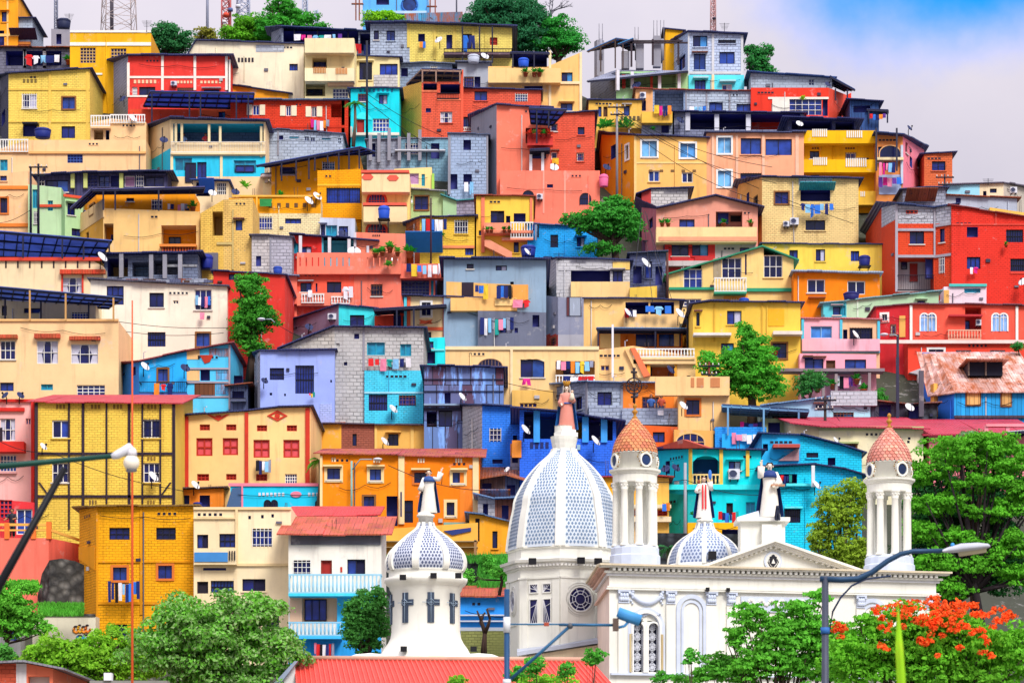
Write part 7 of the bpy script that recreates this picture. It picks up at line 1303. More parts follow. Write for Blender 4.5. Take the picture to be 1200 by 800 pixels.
child_on(V1, .12, -.15, .66, 2.35, r1, 'o:e6dcc4'); k = MB(); k.lathe(V1(0, -.0, .99), [(.05*2.35, 0), (.075*2.35, .05*2.35), (.085*2.35, .09*2.35), (.06*2.35, .09*2.35), (.04*2.35, .03*2.35)], 'o:c08a2c', 12)
for j in range(10): q = V1(.08*math.sin(.628*j), -.08*math.cos(.628*j), 1.085); k.ball(q, .018*2.35, 'o:d8a23a', 6, 4)
k.build('crown', r1); k = MB(); k.lathe(V1(0, 0, .585), [(.125*2.35, 0), (.127*2.35, .02*2.35)], 'o:3a6ac0', 20); k.build('belt', r1)
r2, V2 = figure('statue', 'white robed friar statue raising one arm on the left cupola', 'statue', Vector((c1.x+.15, c1.y, ZC+(HZ-601)*s1)), 2.2, [((-.16, -.05, .62), (-.2, -.08, .5)), ((.22, -.02, .78), (.3, -.04, .98))], 'o:e6c6ae', 'o:efeade', 'o:f0ece2', 'o:2f4f8c', None, group=ST_); figcap(V2, 2.2, r2, 'o:2f5090')
k = MB(); k.path([V2(.3, -.05, 1.0), V2(.31, -.05, .8), V2(.3, -.05, .66)], .02, 'o:5a4632', 5); k.build('rosary', r2)
r3, V3 = figure('statue', 'large white robed friar statue with dark cape on the block pedestal', 'statue', P(902, 606, 142.9), 2.75, [((-.17, -.06, .74), (-.16, -.12, .96)), ((.17, -.08, .62), (.08, -.17, .56))], 'o:e4d8c6', 'o:f0ebdf', 'o:f2eee4', 'o:1f3a78', None, group=ST_, hair='o:6a5a50'); figcap(V3, 2.75, r3, 'o:223c7c')
k = MB(); q = V3(.12, -.16, .55); k.box(q.x-.3, q.x+.38, q.y-.1, q.y+.18, q.z, q.z+.09, 'o:b98a6a'); k.build('book', r3)
r4, V4 = figure('statue', 'small saint statue with red stole and blue mantle on the right dome', 'statue', Vector((c2.x-.05, c2.y, ZC+(HZ-607)*s2)), 2.15, [((-.17, -.04, .64), (-.12, -.15, .66)), ((.17, -.03, .7), (.13, -.1, .9))], 'o:e2c4aa', 'o:f0ece4', 'o:f0ece4', 'o:1f3a80', [(-.035, 'o:d82a30'), (.035, 'o:d82a30')], group=ST_, hair='o:8a5a34')
k = MB(); k.lathe(V4(.14, -.1, .92), [(.03*1.95, 0), (.05*1.95, .05*1.95), (.045*1.95, .2*1.95), (.02*1.95, .25*1.95)], 'o:3a7ad0', 10); k.ball(V4(-.13, -.13, .86), .05*1.95, 'o:8a4a2c', 10, 6); k.build('carried_child', r4)
# dark seated dog statue beside the friar
dg_ = empty('dog_statue', P(911, 610, 141.7), 'small dark seated dog statue at the foot of the large friar', 'statue'); B = P(911, 610, 141.75)
V = lambda x, y, z: B+Vector((x, y, z))
skin([V(0, .1, .14), V(0, .05, .3), V(0, -.02, .45), V(0, -.05, .58), V(0, -.1, .66), V(0, -.22, .63), V(-.09, .08, .12), V(-.1, -.05, .12), V(-.09, -.12, .02), V(.09, .08, .12), V(.1, -.05, .12), V(.09, -.12, .02), V(-.06, -.1, .3), V(-.06, -.13, .02), V(.06, -.1, .3), V(.06, -.13, .02), V(0, .2, .06), V(.05, .28, .1), V(-.06, -.06, .76), V(.06, -.06, .76)],
     [(0, 1), (1, 2), (2, 3), (3, 4), (4, 5), (0, 6), (6, 7), (7, 8), (0, 9), (9, 10), (10, 11), (2, 12), (12, 13), (2, 14), (14, 15), (0, 16), (16, 17), (4, 18), (4, 19)],
     [.13, .14, .13, .09, .09, .045, .08, .06, .04, .08, .06, .04, .05, .035, .05, .035, .03, .02, .025, .025], 'o:20263c', 'body', dg_)
# people
PP = 'people on the terraces'
def person(x, y, h, D, label, top, pants, arms=None, hair='o:20181a', turn=0): figure('person', label, 'person', P(x, y, D), h, arms or [((-.16, -.02, .64), (-.15, -.1, .5)), ((.16, -.02, .64), (.15, -.1, .5))], 'o:a87452', None, top, None, None, hair=hair, group=PP, pants=pants, turn=turn)
person(215, 180, 1.7, HC.D+1, 'person in pale blue shirt and dark trousers standing on the turquoise house terrace', 'o:6f8fc0', 'o:2a3050'); person(241, 179, 1.65, HC.D+1, 'person in red top leaning on the turquoise house terrace rail', 'o:c83a44', 'o:243a6a', [((-.15, -.1, .64), (-.08, -.24, .6)), ((.15, -.1, .64), (.08, -.24, .6))])
person(14, 630, 1.7, HSw.D+.6, 'person in dark clothes bending by the railing of the salmon terrace', 'o:20222e', 'o:1c2030', [((-.15, -.12, .66), (-.2, -.25, .6)), ((.15, -.1, .66), (.1, -.28, .62))])
person(763, 490, 1.6, HGo.D-.4, 'person in blue shirt behind the grey block parapet', 'o:3a66b0', 'o:2a3050'); person(775, 490, 1.6, HGo.D-.4, 'person in red brown top behind the grey block parapet', 'o:b8503a', 'o:2a3050')
# ---------------------------------------------------------------- terrain
def yridge(px):
    pts = [(-900, 60), (0, 58), (100, 48), (250, 50), (420, 36), (600, 34), (690, 92), (780, 92), (880, 100), (1000, 128), (1060, 168), (1110, 200), (1200, 226), (1500, 330), (2100, 520)]
    for (a, b), (c, d) in zip(pts, pts[1:]):
        if a <= px <= c: return b+(d-b)*(px-a)/(c-a)
    return 60
k = MB(); xs = list(range(-900, 2101, 60)); Ds = [138, 148, 152]+[155+4*i for i in range(32)]+[300, 340, 420, 560]
def tz(px, D):
    if D <= 148: return -.004
    yr = yridge(px)+14; Dr = Dof(yr-14)
    y = 740-(D-160)/.153+12; z = ZC+(HZ-y)/FP*D; zm = ZC+(HZ-yr)/FP*Dr
    if D > Dr: z = min(z, zm-(D-Dr)*.05)
    rn = .35*math.sin(px*.05+D*.3)
    return max(0, z*(min(1, max(0, (D-148)/8)))) - .8+rn*.5
vs = [((px-600)/FP*D, D, tz(px, D)) for D in Ds for px in xs]; n = len(xs)
k.idx(vs, [(i*n+j, i*n+j+1, (i+1)*n+j+1, (i+1)*n+j) for i in range(len(Ds)-1) for j in range(n-1)], 'p:3c4034', True)
tag(k.build('hillside', None, loc=(0, 200, 0)), 'rocky hillside the houses climb', None, None, 'structure')
k = MB(); k.face([(-3000, -300, -.3), (3000, -300, -.3), (3000, 6000, -.3), (-3000, 6000, -.3)], 'p:8a867c'); tag(k.build('ground', None, loc=(0, 0, 0)), 'flat paved ground at the foot of the hill', None, None, 'structure')
# ---------------------------------------------------------------- trees
def tree(name, label, D, blobs, m, leaf=4.0, dens=3.0, base=None, trunk=None, cat='tree', group='trees', clump=11, flat=.6, extra=None, trunk_m='w:4a3a30', seed=None, tr=.35, fillc=True):
    rng = random.Random(zlib.crc32(label.encode())); s = D/FP
    by = base if base is not None else max(b[1]+b[3] for b in blobs)+40
    tx = trunk if trunk is not None else blobs[0][0]
    b0 = P(tx, by, D); root = empty(name, b0, label, cat, group)
    def leaves(mb, m, blobs, leaf, dens, clump, flat=flat, near=0.0):
        for cx, cy, rx, ry in blobs:
            c = P(cx, cy, D-near*max(0, min(1, (cy-698)/26))); X, Zr = rx*s, ry*s; Yr = (rx+ry)/2*s; nc = max(7 if rx > 6 else 2, int(rx*ry*3.14/(clump*clump)*2.4)); per = max(10, int(clump*clump*3.14/(leaf*leaf)*dens*1.1))
            for i in range(nc):
                while True:
                    v = Vector((rng.uniform(-1, 1), rng.uniform(-1, 1), rng.uniform(-1, 1)))
                    if .35 < v.length < 1 and (v.y < .55): break
                v = v*(.62+.38*rng.random())/max(.7, v.length)*v.length; cc = c+Vector((v.x*X, v.y*Yr, v.z*Zr)); cr = clump*s*rng.uniform(.55, 1.35)
                for j in range(per):
                    a = rng.uniform(0, 6.283); u = rng.uniform(-.35, 1); q = math.sqrt(max(0, 1-u*u)); d = Vector((q*math.cos(a), q*math.sin(a), u*flat)); r = cr*rng.uniform(.55, 1.05)
                    p = cc+d*r; L_ = leaf*s*rng.uniform(.6, 1.25)
                    nrm = (d+Vector((rng.gauss(0, .5), rng.gauss(0, .5), rng.gauss(.3, .4)))).normalized(); t = nrm.cross(Vector((rng.gauss(0, 1), rng.gauss(0, 1), rng.gauss(0, 1)))).normalized(); bb = nrm.cross(t)
                    i0 = len(mb.v); mb.v += [tuple(p-t*L_*.5), tuple(p-bb*L_*.28), tuple(p+t*L_*.5-nrm*L_*.12), tuple(p+bb*L_*.28)]; mb.f.append((i0, i0+1, i0+2, i0+3)); mb.m.append(mb.mi(m)); mb.sm.append(False)
    if len(blobs) > 3 and fillc: mx_ = [sum(b[i]*b[2]*b[3] for b in blobs)/sum(b[2]*b[3] for b in blobs) for i in (0, 1)]; blobs = blobs+[(mx_[0], mx_[1]+3, (max(b[0]+b[2] for b in blobs)-min(b[0]-b[2] for b in blobs))*.3, (max(b[1]+b[3] for b in blobs)-min(b[1]-b[3] for b in blobs))*.3)]
    k = MB(); leaves(k, m, blobs, leaf, dens, clump); cr = k.build('crown', root, uv=False)
    if extra: k = MB(); leaves(k, extra[0], extra[1], leaf*.85, extra[2], clump*.35, 1.0, 1.9); k.build('blossoms', root, uv=False)
    k = MB(); top = P(blobs[0][0], blobs[0][1]+blobs[0][3]*.3, D)
    mid = b0.lerp(top, .55)+Vector((rng.uniform(-.3, .3), 0, 0)); r = tr; k.path([b0-Vector((0, 0, .6)), b0.lerp(mid, .5)+Vector((.1, 0, 0)), mid, top], [r*1.2, r, r*.8, r*.3], trunk_m, 9)
    for cx, cy, rx, ry in blobs:
        for q in range(3):
            e = P(cx+rng.uniform(-.6, .6)*rx, cy+rng.uniform(-.5, .4)*ry, D)+Vector((0, rng.uniform(-.5, .5)*rx*s, 0)); k.path([mid+Vector((0, 0, -.1)), mid.lerp(e, .5)+Vector((rng.uniform(-.2, .2), 0, -.15)), e], [r*.5, r*.3, r*.1], trunk_m, 6)
    k.build('trunk', root); return root
G1, G2, G3, G4 = 'l:3f7a2a', 'l:5f9a2c', 'l:2c6a34', 'l:8aa84a'
tree('broadleaf_tree', 'large pale speckled tree in front of the cream apartment house', 118, [(250, 742, 82, 48), (300, 720, 40, 26), (195, 765, 56, 42), (320, 765, 40, 40), (215, 725, 40, 30), (260, 790, 90, 30)], 'l:5ca02e:pale', 6.2, 3.0, 900, 255, clump=18)
tree('broadleaf_tree', 'yellowish green tree at the bottom left before the graffiti wall', 122, [(72, 766, 40, 26), (125, 765, 44, 34), (95, 788, 64, 24), (165, 770, 34, 34), (45, 775, 24, 20)], 'l:72ac2a', 5, 3, 900, 100, clump=11)
tree('broadleaf_tree', 'bright green bushy tree at the left edge below the salmon terrace', 142, [(8, 705, 28, 24), (28, 722, 24, 20), (-6, 690, 22, 16), (30, 688, 18, 9), (12, 735, 30, 16), (50, 738, 14, 10)], 'l:5aa832', 4.5, 3, 800, 8, clump=9, tr=.1)
tree('broadleaf_tree', 'low green shrub tree at the left edge above the small red shed', 138, [(5, 765, 14, 12), (12, 775, 14, 10)], 'l:4a8a38', 4, 3, 850, 6, clump=7, tr=.12)
tree('broadleaf_tree', 'dark green tree against the blue balconied house beside the chapel', 148.5, [(432, 715, 26, 28), (420, 745, 22, 24), (442, 740, 18, 28), (412, 720, 14, 18), (445, 700, 14, 14)], 'l:3f7c34', 4, 3, 850, 428, clump=8, tr=.2)
tree('rain_tree', 'huge spreading rain tree with dark trunk behind the right bell tower', 153, [(1125, 530, 54, 22), (1180, 540, 42, 20), (1085, 556, 38, 17), (1150, 566, 46, 14), (1205, 575, 36, 17), (1100, 592, 46, 16), (1165, 600, 44, 14), (1080, 622, 30, 16), (1125, 632, 40, 14), (1190, 640, 44, 20), (1150, 662, 36, 14), (1095, 660, 36, 17), (1195, 676, 36, 16), (1118, 690, 34, 14), (1085, 690, 20, 16), (1160, 520, 36, 12)], 'l:55a028', 4.5, 3.4, 880, 1172, clump=10, tr=.26, flat=.5, fillc=False, trunk_m='w:2c2428')
tree('broadleaf_tree', 'dark green tree mass filling the shade behind the huge rain tree', 158, [(1110, 580, 60, 44), (1180, 590, 50, 50), (1100, 650, 54, 50), (1170, 660, 50, 46), (1150, 540, 50, 26), (1085, 620, 30, 60)], 'l:1f5226', 5, 2.2, 850, 1120, clump=12, tr=.2)  # added crown; its dark green stands in for shaded inner foliage
tree('broadleaf_tree', 'yellow olive tree between the pediment and the right bell tower', 155.5, [(985, 606, 32, 28), (1003, 578, 24, 22), (962, 632, 20, 26), (992, 645, 34, 28), (975, 588, 22, 20), (1000, 655, 26, 22)], 'l:7c9a2c', 3.8, 2.6, 860, 985, clump=7, tr=.25, fillc=False)
tree('broadleaf_tree', 'greyish green tree rising before the pink house at right', 156.5, [(1140, 516, 28, 13), (1158, 522, 18, 10), (1120, 522, 12, 10)], 'l:6f9268', 3.5, 2.4, 800, 1140, clump=7, tr=.2)
rf_ = random.Random(12); FLW = []
for _ in range(130):
    x = rf_.triangular(1012, 1200, 1100); top = 700+abs(x-1090)*.16; FLW.append((x, top+abs(rf_.gauss(0, 24)), rf_.uniform(2, 5), rf_.uniform(1.5, 3)))
FLW += [(985+rf_.uniform(-8, 8), 738+rf_.uniform(-8, 8), 3, 2.5) for _ in range(7)]
tree('flame_tree', 'flame tree with orange red blossoms in front of the church', 100, [(1060, 762, 70, 40), (1000, 775, 50, 36), (1150, 762, 60, 36), (1110, 735, 60, 24), (1190, 770, 40, 40), (1060, 720, 26, 18), (1020, 735, 24, 24), (1100, 800, 110, 26)], 'l:5fa82a', 6, 2.6, 1030, 1090, clump=12, tr=.22, flat=.5, extra=('l:ee5a26', FLW, .35))
tree('broadleaf_tree', 'bright feathery green tree before the church wall left of the lamp post', 103, [(915, 742, 36, 24), (880, 722, 30, 18), (950, 740, 30, 28), (895, 778, 50, 28), (958, 780, 40, 26), (958, 700, 14, 12), (862, 745, 18, 16), (930, 714, 30, 14), (985, 755, 30, 30)], 'l:58a632', 5.5, 2.6, 1030, 925, clump=9, tr=.14, flat=.4)
tree('broadleaf_tree', 'wide leafy sapling at the bottom before the church window', 104, [(840, 778, 26, 18), (868, 786, 34, 20), (822, 793, 16, 10), (800, 796, 20, 8)], 'l:55a034', 4.5, 2.3, 1030, 848, clump=7, tr=.07, flat=.4)
for i, (x, y, rx, ry, lb) in enumerate(((698, 768, 14, 11, 'small round sapling at the right end of the red metal roof'), (628, 778, 13, 13, 'small sapling before the middle of the red metal roof'), (665, 784, 11, 10, 'slight sapling right of the middle on the red metal roof'), (810, 768, 10, 11, 'slender single stemmed sapling before the blind arch'), (776, 792, 12, 8, 'low sapling at the foot of the church window'), (606, 788, 12, 9, 'small sapling near the camera mast'), (536, 797, 14, 7, 'low yellow green shrub at the bottom before the red metal roof'), (640, 797, 46, 7, 'wide low shrub along the bottom below the red metal roof'))):
    tree('sapling', lb, 101+i*.7, [(x, y, rx, ry), (x-rx*.5, y+ry*.6, rx*.6, ry*.6)], 'l:6cae2e' if i > 5 else 'l:4a9a34', 4, 2.6, 1050, x, group='saplings', clump=5, tr=.05, flat=.4)
tree('broadleaf_tree', 'leafy green tree on the slope beside the long yellow house', Dof(475)-1.5, [(878, 405, 24, 22), (860, 425, 22, 20), (893, 430, 26, 24), (880, 455, 32, 18), (908, 452, 18, 14), (830, 425, 14, 16), (848, 445, 20, 14), (875, 388, 14, 10)], 'l:4aa02e', 3.6, 3, 500, 880, clump=7, tr=.3)
tree('broadleaf_tree', 'wide green tree in the middle of the hill beside the vivid blue house', Dof(312)-2, [(715, 252, 30, 22), (690, 262, 28, 16), (738, 262, 18, 24), (705, 292, 26, 9), (725, 240, 18, 12), (670, 258, 16, 9)], 'l:3a8a30', 3.6, 3, 318, 720, clump=7, tr=.3)
tree('broadleaf_tree', 'green tree before the half hidden red house at left', Dof(425)-2.5, [(296, 345, 22, 26), (305, 372, 24, 22), (285, 385, 18, 24), (298, 405, 20, 14), (283, 330, 12, 12)], 'l:3f8a2a', 3.8, 3, 440, 292, clump=7, tr=.28)
tree('broadleaf_tree', 'tall dense dark tree on the ridge left of the bare tree', Dof(40)+10, [(588, 14, 44, 24), (606, 40, 44, 22), (562, 28, 30, 22), (618, 25, 28, 30), (590, 50, 54, 18), (575, 8, 24, 16)], 'l:2a6a44', 3.4, 3.2, 100, 595, clump=9)
tree('broadleaf_tree', 'green tree below the bare branches on the ridge', Dof(50)+12, [(655, 38, 28, 20), (645, 55, 36, 14), (670, 50, 18, 14)], 'l:2f8a34', 3.2, 3, 100, 655, clump=8)
tree('broadleaf_tree', 'bright yellow green round tree beside the blue hilltop building', Dof(30)+8, [(447, 20, 22, 9), (440, 26, 20, 8), (462, 24, 14, 7)], 'l:74b81e', 3.2, 3.2, 60, 447, clump=6)
tree('broadleaf_tree', 'tall green tree on the skyline left of the long dark attic', Dof(36)+13, [(330, 12, 22, 16), (350, 26, 28, 14), (318, 32, 28, 16), (335, 40, 40, 12), (372, 34, 14, 10)], 'l:3a8e2c', 3.2, 3, 70, 332, clump=7)
tree('broadleaf_tree', 'rounded green tree between the radio masts on skyline', Dof(44)+16, [(290, 32, 26, 15), (276, 42, 22, 12), (310, 36, 26, 14), (295, 48, 36, 12)], 'l:5a9e24', 3.2, 3, 70, 290, clump=7)
tree('broadleaf_tree', 'dark green tree on skyline right of the yellow house', Dof(44)+12, [(195, 42, 24, 16), (214, 50, 20, 12), (180, 52, 14, 12), (198, 56, 28, 12)], 'l:2f6e3e', 3.2, 3.2, 80, 198, clump=7)
tree('broadleaf_tree', 'small olive tree with autumn tints beside the dark skyline tree', Dof(44)+18, [(238, 40, 14, 9), (248, 44, 10, 6)], 'l:7a7a2e', 3, 2.8, 70, 240, clump=5)
tree('broadleaf_tree', 'green tree right of the tall grey block house on skyline', Dof(95)+6, [(886, 72, 14, 20), (878, 58, 9, 10), (897, 60, 11, 8), (902, 82, 10, 6), (882, 95, 12, 8)], 'l:2f7a3a', 3.2, 2.6, 130, 886, clump=6)
tree('broadleaf_tree', 'clipped green hedge bush right of the chapel', Dof(690)-1.5, [(572, 664, 9, 16), (572, 682, 11, 14), (592, 684, 16, 8), (556, 690, 14, 8)], 'l:4f9f38', 3.4, 3.2, 700, 572, clump=5, tr=.05, flat=.8, fillc=False)
tree('broadleaf_tree', 'small green shrub on the terrace left of the big dome', 151.5, [(586, 670, 12, 7), (550, 676, 7, 8)], 'l:58a83a', 3.2, 3, 684, 585, clump=5, tr=.08)
tree('broadleaf_tree', 'dark shrub cluster in the alley under the pink storey', Dof(470)-1, [(952, 447, 20, 14), (940, 456, 12, 10)], 'l:3a7a3a', 3.2, 2.8, 490, 948, clump=6, tr=.12)
tree('broadleaf_tree', 'green shrub in the shanty tangle below the red house', Dof(480)-1, [(1030, 470, 12, 16), (1020, 480, 10, 8)], 'l:3f8a34', 3.2, 2.8, 500, 1028, clump=6, tr=.1)
tree('broadleaf_tree', 'small shrub at the right edge beside the red house roof', Dof(420)-3, [(1193, 406, 8, 7)], 'l:2f7a34', 3.2, 3, 440, 1193, clump=5, tr=.08)
def barebranch(name, label, D, x, yb, yt, w, m, seed, depth=5, r0=.3):
    rng = random.Random(seed); b = P(x, yb, D); root = empty(name, b, label, 'tree', 'trees'); k = MB(); s = D/FP
    def br(p, d, L_, r, n):
        e = p+d*L_; m_ = p.lerp(e, .5)+Vector((rng.uniform(-.08, .08)*L_, 0, .04*L_)); k.path([p, m_, e], [r, r*.8, r*.6], m, 6)
        if n:
            for q in range(rng.choice((2, 3))): br(e, (d+Vector((rng.uniform(-w, w), rng.uniform(-.5, .5), rng.uniform(-.2, .4)))).normalized(), L_*rng.uniform(.6, .85), r*.6, n-1)
    br(b, Vector((.05, 0, 1)), (yb-yt)*s*.36, r0, depth); k.build('trunk', root)
barebranch('bare_tree', 'bare grey branched tree above the ridge trees', Dof(45)+14, 640, 40, -6, .9, 'w:6a6a76', 4, 5, .2)
barebranch('dead_tree', 'dead pruned brown trunk beside the right of the chapel', 151, 567, 765, 700, .8, 'w:4a3830', 9, 2, .2)
def palm(label, x, yb, yt, D, fr=14, L_=22, m='l:3f8a3a', name='palm_tree'):
    rng = random.Random(zlib.crc32(label.encode())); s = D/FP; b, t = P(x, yb, D), P(x+2, yt, D); root = empty(name, b, label, 'palm tree', 'palm trees'); k = MB(); k.path([b-Vector((0, 0, .5)), b.lerp(t, .5)+Vector((.1, 0, 0)), t], [.17, .13, .1], 'w:7a6a58', 8); k.build('trunk', root); k = MB()
    for j in range(fr):
        a = 6.283*j/fr+rng.uniform(-.2, .2); up = rng.uniform(.1, .9); le = L_*s*rng.uniform(.8, 1.1); d = Vector((math.cos(a), math.sin(a), 0)); pts = [t+d*le*q+Vector((0, 0, le*(up*q-.95*q*q))) for q in (0, .25, .5, .75, 1)]; k.path(pts, [.03, .025, .02, .012, .005], m, 4, False)
        sd_ = Vector((-d.y, d.x, 0))
        for i in range(14):
            q = .15+.85*i/14; j0 = int(q*4-.001); p = pts[j0].lerp(pts[j0+1], q*4-j0); ll = le*.3*(1-abs(q-.5))
            for sg in (-1, 1): e = p+sd_*sg*ll*.8+d*ll*.5-Vector((0, 0, ll*.5)); w = d*.045; k.face([p-w, p+w, e], m)
    k.build('crown', root, uv=False)
palm('slender palm before the turquoise arched house', 414, 165, 122, Dof(160)-2.5, 13, 15)
palm('papaya-like young tree at the right of the eye motif house', 373, 590, 540, Dof(600)-2, 16, 17, 'l:5fae34', 'papaya_tree')
palm('dark palm between the left bell tower and the right small dome', 781, 690, 642, 151, 14, 22, 'l:2f6a3c')
def grass(label, cells, m, h=.4, n=900):
    rng = random.Random(zlib.crc32(label.encode())); k = MB()
    for (x0, y0, x1, y1, D) in cells:
        for i in range(n):
            yy = rng.uniform(y0, y1); p = P(rng.uniform(x0, x1), yy, D-(yy-y0)*.09+rng.uniform(-.15, .15)); a = rng.uniform(0, 3.14); hh = h*rng.uniform(.5, 1.3); w = Vector((math.cos(a), math.sin(a), 0))*.05; k.face([p-w, p+w, p+Vector((rng.uniform(-.15, .15), rng.uniform(-.15, .05), hh))], m)
    tag(k.build('grass', None, uv=False, loc=P(cells[0][0], cells[0][3], cells[0][4])), label, 'grass', None, 'stuff')
grass('green grass bank under the dark rubble buttress', [(46, 708, 98, 722, 156), (10, 682, 44, 694, 154)], 'l:5aa83a', .2, 2200)
grass('ferny weeds on top of the dark mossy stone wall', [(446, 652, 600, 660, Dof(690)-.3), (560, 660, 600, 690, Dof(690)-.6)], 'l:4a9a3a', .3, 1400)
# hilltop radio masts ------------------------------------------------
def lattice(label, x, yt, yb, wt, wb, D, m, n=9, legs=4, r=.05, dishes=()):
    s = D/FP; b, t = P(x, yb, D), P(x, yt, D); root = empty('radio_mast', b, label, 'radio mast', 'radio masts on the hilltop'); k = MB(); H_ = t.z-b.z
    def c(q, i): a = 6.283*(i+.5)/legs+.3; w = (wb+(wt-wb)*q)*s/1.35; return Vector((b.x+w*math.cos(a), b.y+w*math.sin(a), b.z+H_*q))
    for i in range(legs): k.path([c(0, i), c(1, i)], r, m, 5)
    for j in range(n):
        for i in range(legs):
            k.path([c(j/n, i), c((j+1)/n, (i+1) % legs)], r*.55, m, 4); k.path([c(j/n, i), c(j/n, (i+1) % legs)], r*.55, m, 4); k.path([c(j/n, (i+1) % legs), c((j+1)/n, i)], r*.45, m, 4)
    k.build('lattice_frame', root)
    for x_, y_, rr, mm in dishes:
        q = P(x_, y_, D-wb*s); k = MB(); k.lathe(q, [(rr*s, -rr*s*.5), (rr*s, rr*s*.5), (rr*.6*s, rr*s*.8)], mm, 16); k.build('drum_antenna', root)
lattice('wide pale steel lattice tower on the skyline above the yellow house', 139, -70, 60, 28, 36, 298, 'o:c9b8b4', 7, 4, .055)
k = MB(); a = P(131, 60, 297); k.tube(a, P(131, -40, 297), .2, 'i:5a5460', .18, 8); o = k.build('antenna_pole', None, loc=a); tag(o, 'thick dark pole standing inside the wide lattice tower', 'pole')
lattice('red and white mast with drum antennas above the round tree', 266, -50, 70, 8, 9, 300, 'o:c86a6a', 12, 3, .09, [(265, 18, 3.5, 'o:d8503a'), (270, 12, 3, 'o:5a6a9a'), (263, 26, 2.5, 'o:e8e4ea')])
lattice('broad whitish mast right of the red and white mast', 285, -60, 70, 11, 13, 303, 'o:b4bcd4', 12, 4, .08, [(279, 8, 3, 'o:d8dce8')])
lattice('thin bluish mast beside the dark water tank at left', 66, -60, 60, 3, 3, 292, 'o:8a90a8', 20, 3, .06)
lattice('red and white lattice mast above the tall grey block house', 836, -50, 45, 4, 5, 285, 'o:d8a8a8', 14, 3, .06, [(837, 22, 2, 'o:3a3a4a')])
lattice('faint mast behind the left attic trees', 358, -30, 60, 4, 6, 310, 'o:a9b4cc', 12, 3, .06)
lattice('faint distant mast near the bright green round tree', 371, 12, 60, 3, 4, 310, 'o:a9b4cc', 8, 3, .06)
k = MB(); a = P(243, 60, 296); k.tube(a, P(243, -40, 296), .16, 'o:8a8fa4', .13, 8); tag(k.build('antenna_pole', None, loc=a), 'plain grey antenna pole left of the red and white mast', 'pole')
k = MB(); a = P(535, 60, 290); k.tube(a, P(535, -30, 290), .1, 'i:4a4a58', .08, 6); tag(k.build('antenna_pole', None, loc=a), 'thin dark pole by the tall dense ridge tree', 'pole')
# blue hilltop building
h = H('bright blue hilltop building with a round porthole and rusty railing', ['p:5a9fe0'], '425 -22, 500 -22', 60, '441 -4 456 6 f', D=Dof(30)+11); F = h.faces[0]; um, zm = F.u(480), F.z(6, F.u(480)); k = MB(); s_ = h.D/FP
for r0, r1, d, m in ((0, 8, .02, 'g:1c3a7a'), (8, 10, .15, 'o:2f6ac0')): disc(k, F, um, zm, r1*s_, .003, d if r0 == 0 else .01, m) if r0 == 0 else k.path([F.pt(um+9*s_*math.cos(6.283*j/24), zm+9*s_*math.sin(6.283*j/24), .12) for j in range(25)], 1.1*s_, m, 6, False)
k.build('porthole_window', h.root); h.band('425 14 500 17', 'o:b4d4f0', .3); h.post('417 -14 24;421 -14 24;504 -14 24;510 -14 24', 'r:8a4a3a', .06, .3); h.band('412 -10 426 -8.6;412 5 426 6;500 -6 512 -5;500 8 512 9', 'r:8a4a3a', .3)
H('long rusty blue wall beside the blue hilltop building', ['r:4aa0d0'], '474 16, 542 14', 60, '', D=Dof(34)+9, dep=2, cat='wall', name='hilltop_wall')
# ---------------------------------------------------------------- poles and cables
p1 = pole('concrete utility pole with crossarms before the amber house with angled side', 723, 122, 240, Dof(235)-2)
pole('dark utility pole before the turquoise arched house', 430, 48, 168, Dof(165)-3, m='i:2a2c3c', arms=False)
pole('left of the two dark poles at the mint green house', 36, 196, 290, Dof(275)-3, m='i:26283a', arms=False); pole('right of the two dark poles at the mint green house', 45, 192, 290, Dof(275)-3, m='i:26283a')
pole('brown pole in the cluttered stair alley', 782, 296, 360, Dof(352)-2, m='w:5a3a34', arms=False); pole('dark wooden pole left of the long yellow house', 806, 352, 410, Dof(404)-3, m='i:2a2a38', arms=False)
pole('wooden utility pole on the right crest before the brick house', 1107, 204, 240, Dof(240)-3, m='w:4a4048', r=.07); pole('utility pole with crossarm beside the crimson roof', 967, 464, 530, Dof(512)-2, m='w:4a3c3c')
pole('grey pole beside the turquoise arched house', 803, 542, 640, Dof(622)-2.5, m='p:a4a8b0', arms=False); pole('dark pole before the shanty tangle and red house', 1052, 392, 480, Dof(470)-4, m='i:2c2c3e', arms=False)
pole('brown pole standing among the washing of the rust sided room', 505, 232, 310, Dof(306)-3, m='w:4a2c34', arms=False, r=.06); pole('brown pole before the cluttered shacks with crossed timber', 831, 424, 480, Dof(470)-4, m='w:7a3a2c', r=.08)
pole('grey steel pole at the slope street behind white cream house', 412, 540, 620, Dof(610)-2, m='o:7fb0a8', arms=False, r=.06)
def streetarm(label, x, y, x2, y2, D):
    root = empty('street_lamp', P(x, y, D), label, 'street lamp', 'street lamps on the hill'); k = MB(); k.path([P(x, y, D), P(x*.6+x2*.4, y2, D), P(x2, y2, D)], .045, 'o:8fa0a4', 6); k.build('arm', root); k = MB(); q = P(x2, y2, D); dx = .35 if x2 > x else -.35; k.ball(q+Vector((dx, 0, 0)), .3, 'o:d4dae0', 10, 6, .35); k.build('lamp_head', root)
streetarm('street lamp over the orange house with cream frames', 413, 550, 436, 538, Dof(610)-2); streetarm('street lamp at the right of the peach tarp terrace', 808, 370, 825, 361, Dof(404)-3.2); streetarm('street lamp before the red arched window house', 1052, 394, 1042, 392, Dof(470)-4.2); streetarm('street lamp at the foot of the white cream house', 322, 378, 312, 374, Dof(425)-4)
D_ = Dof(235)-2
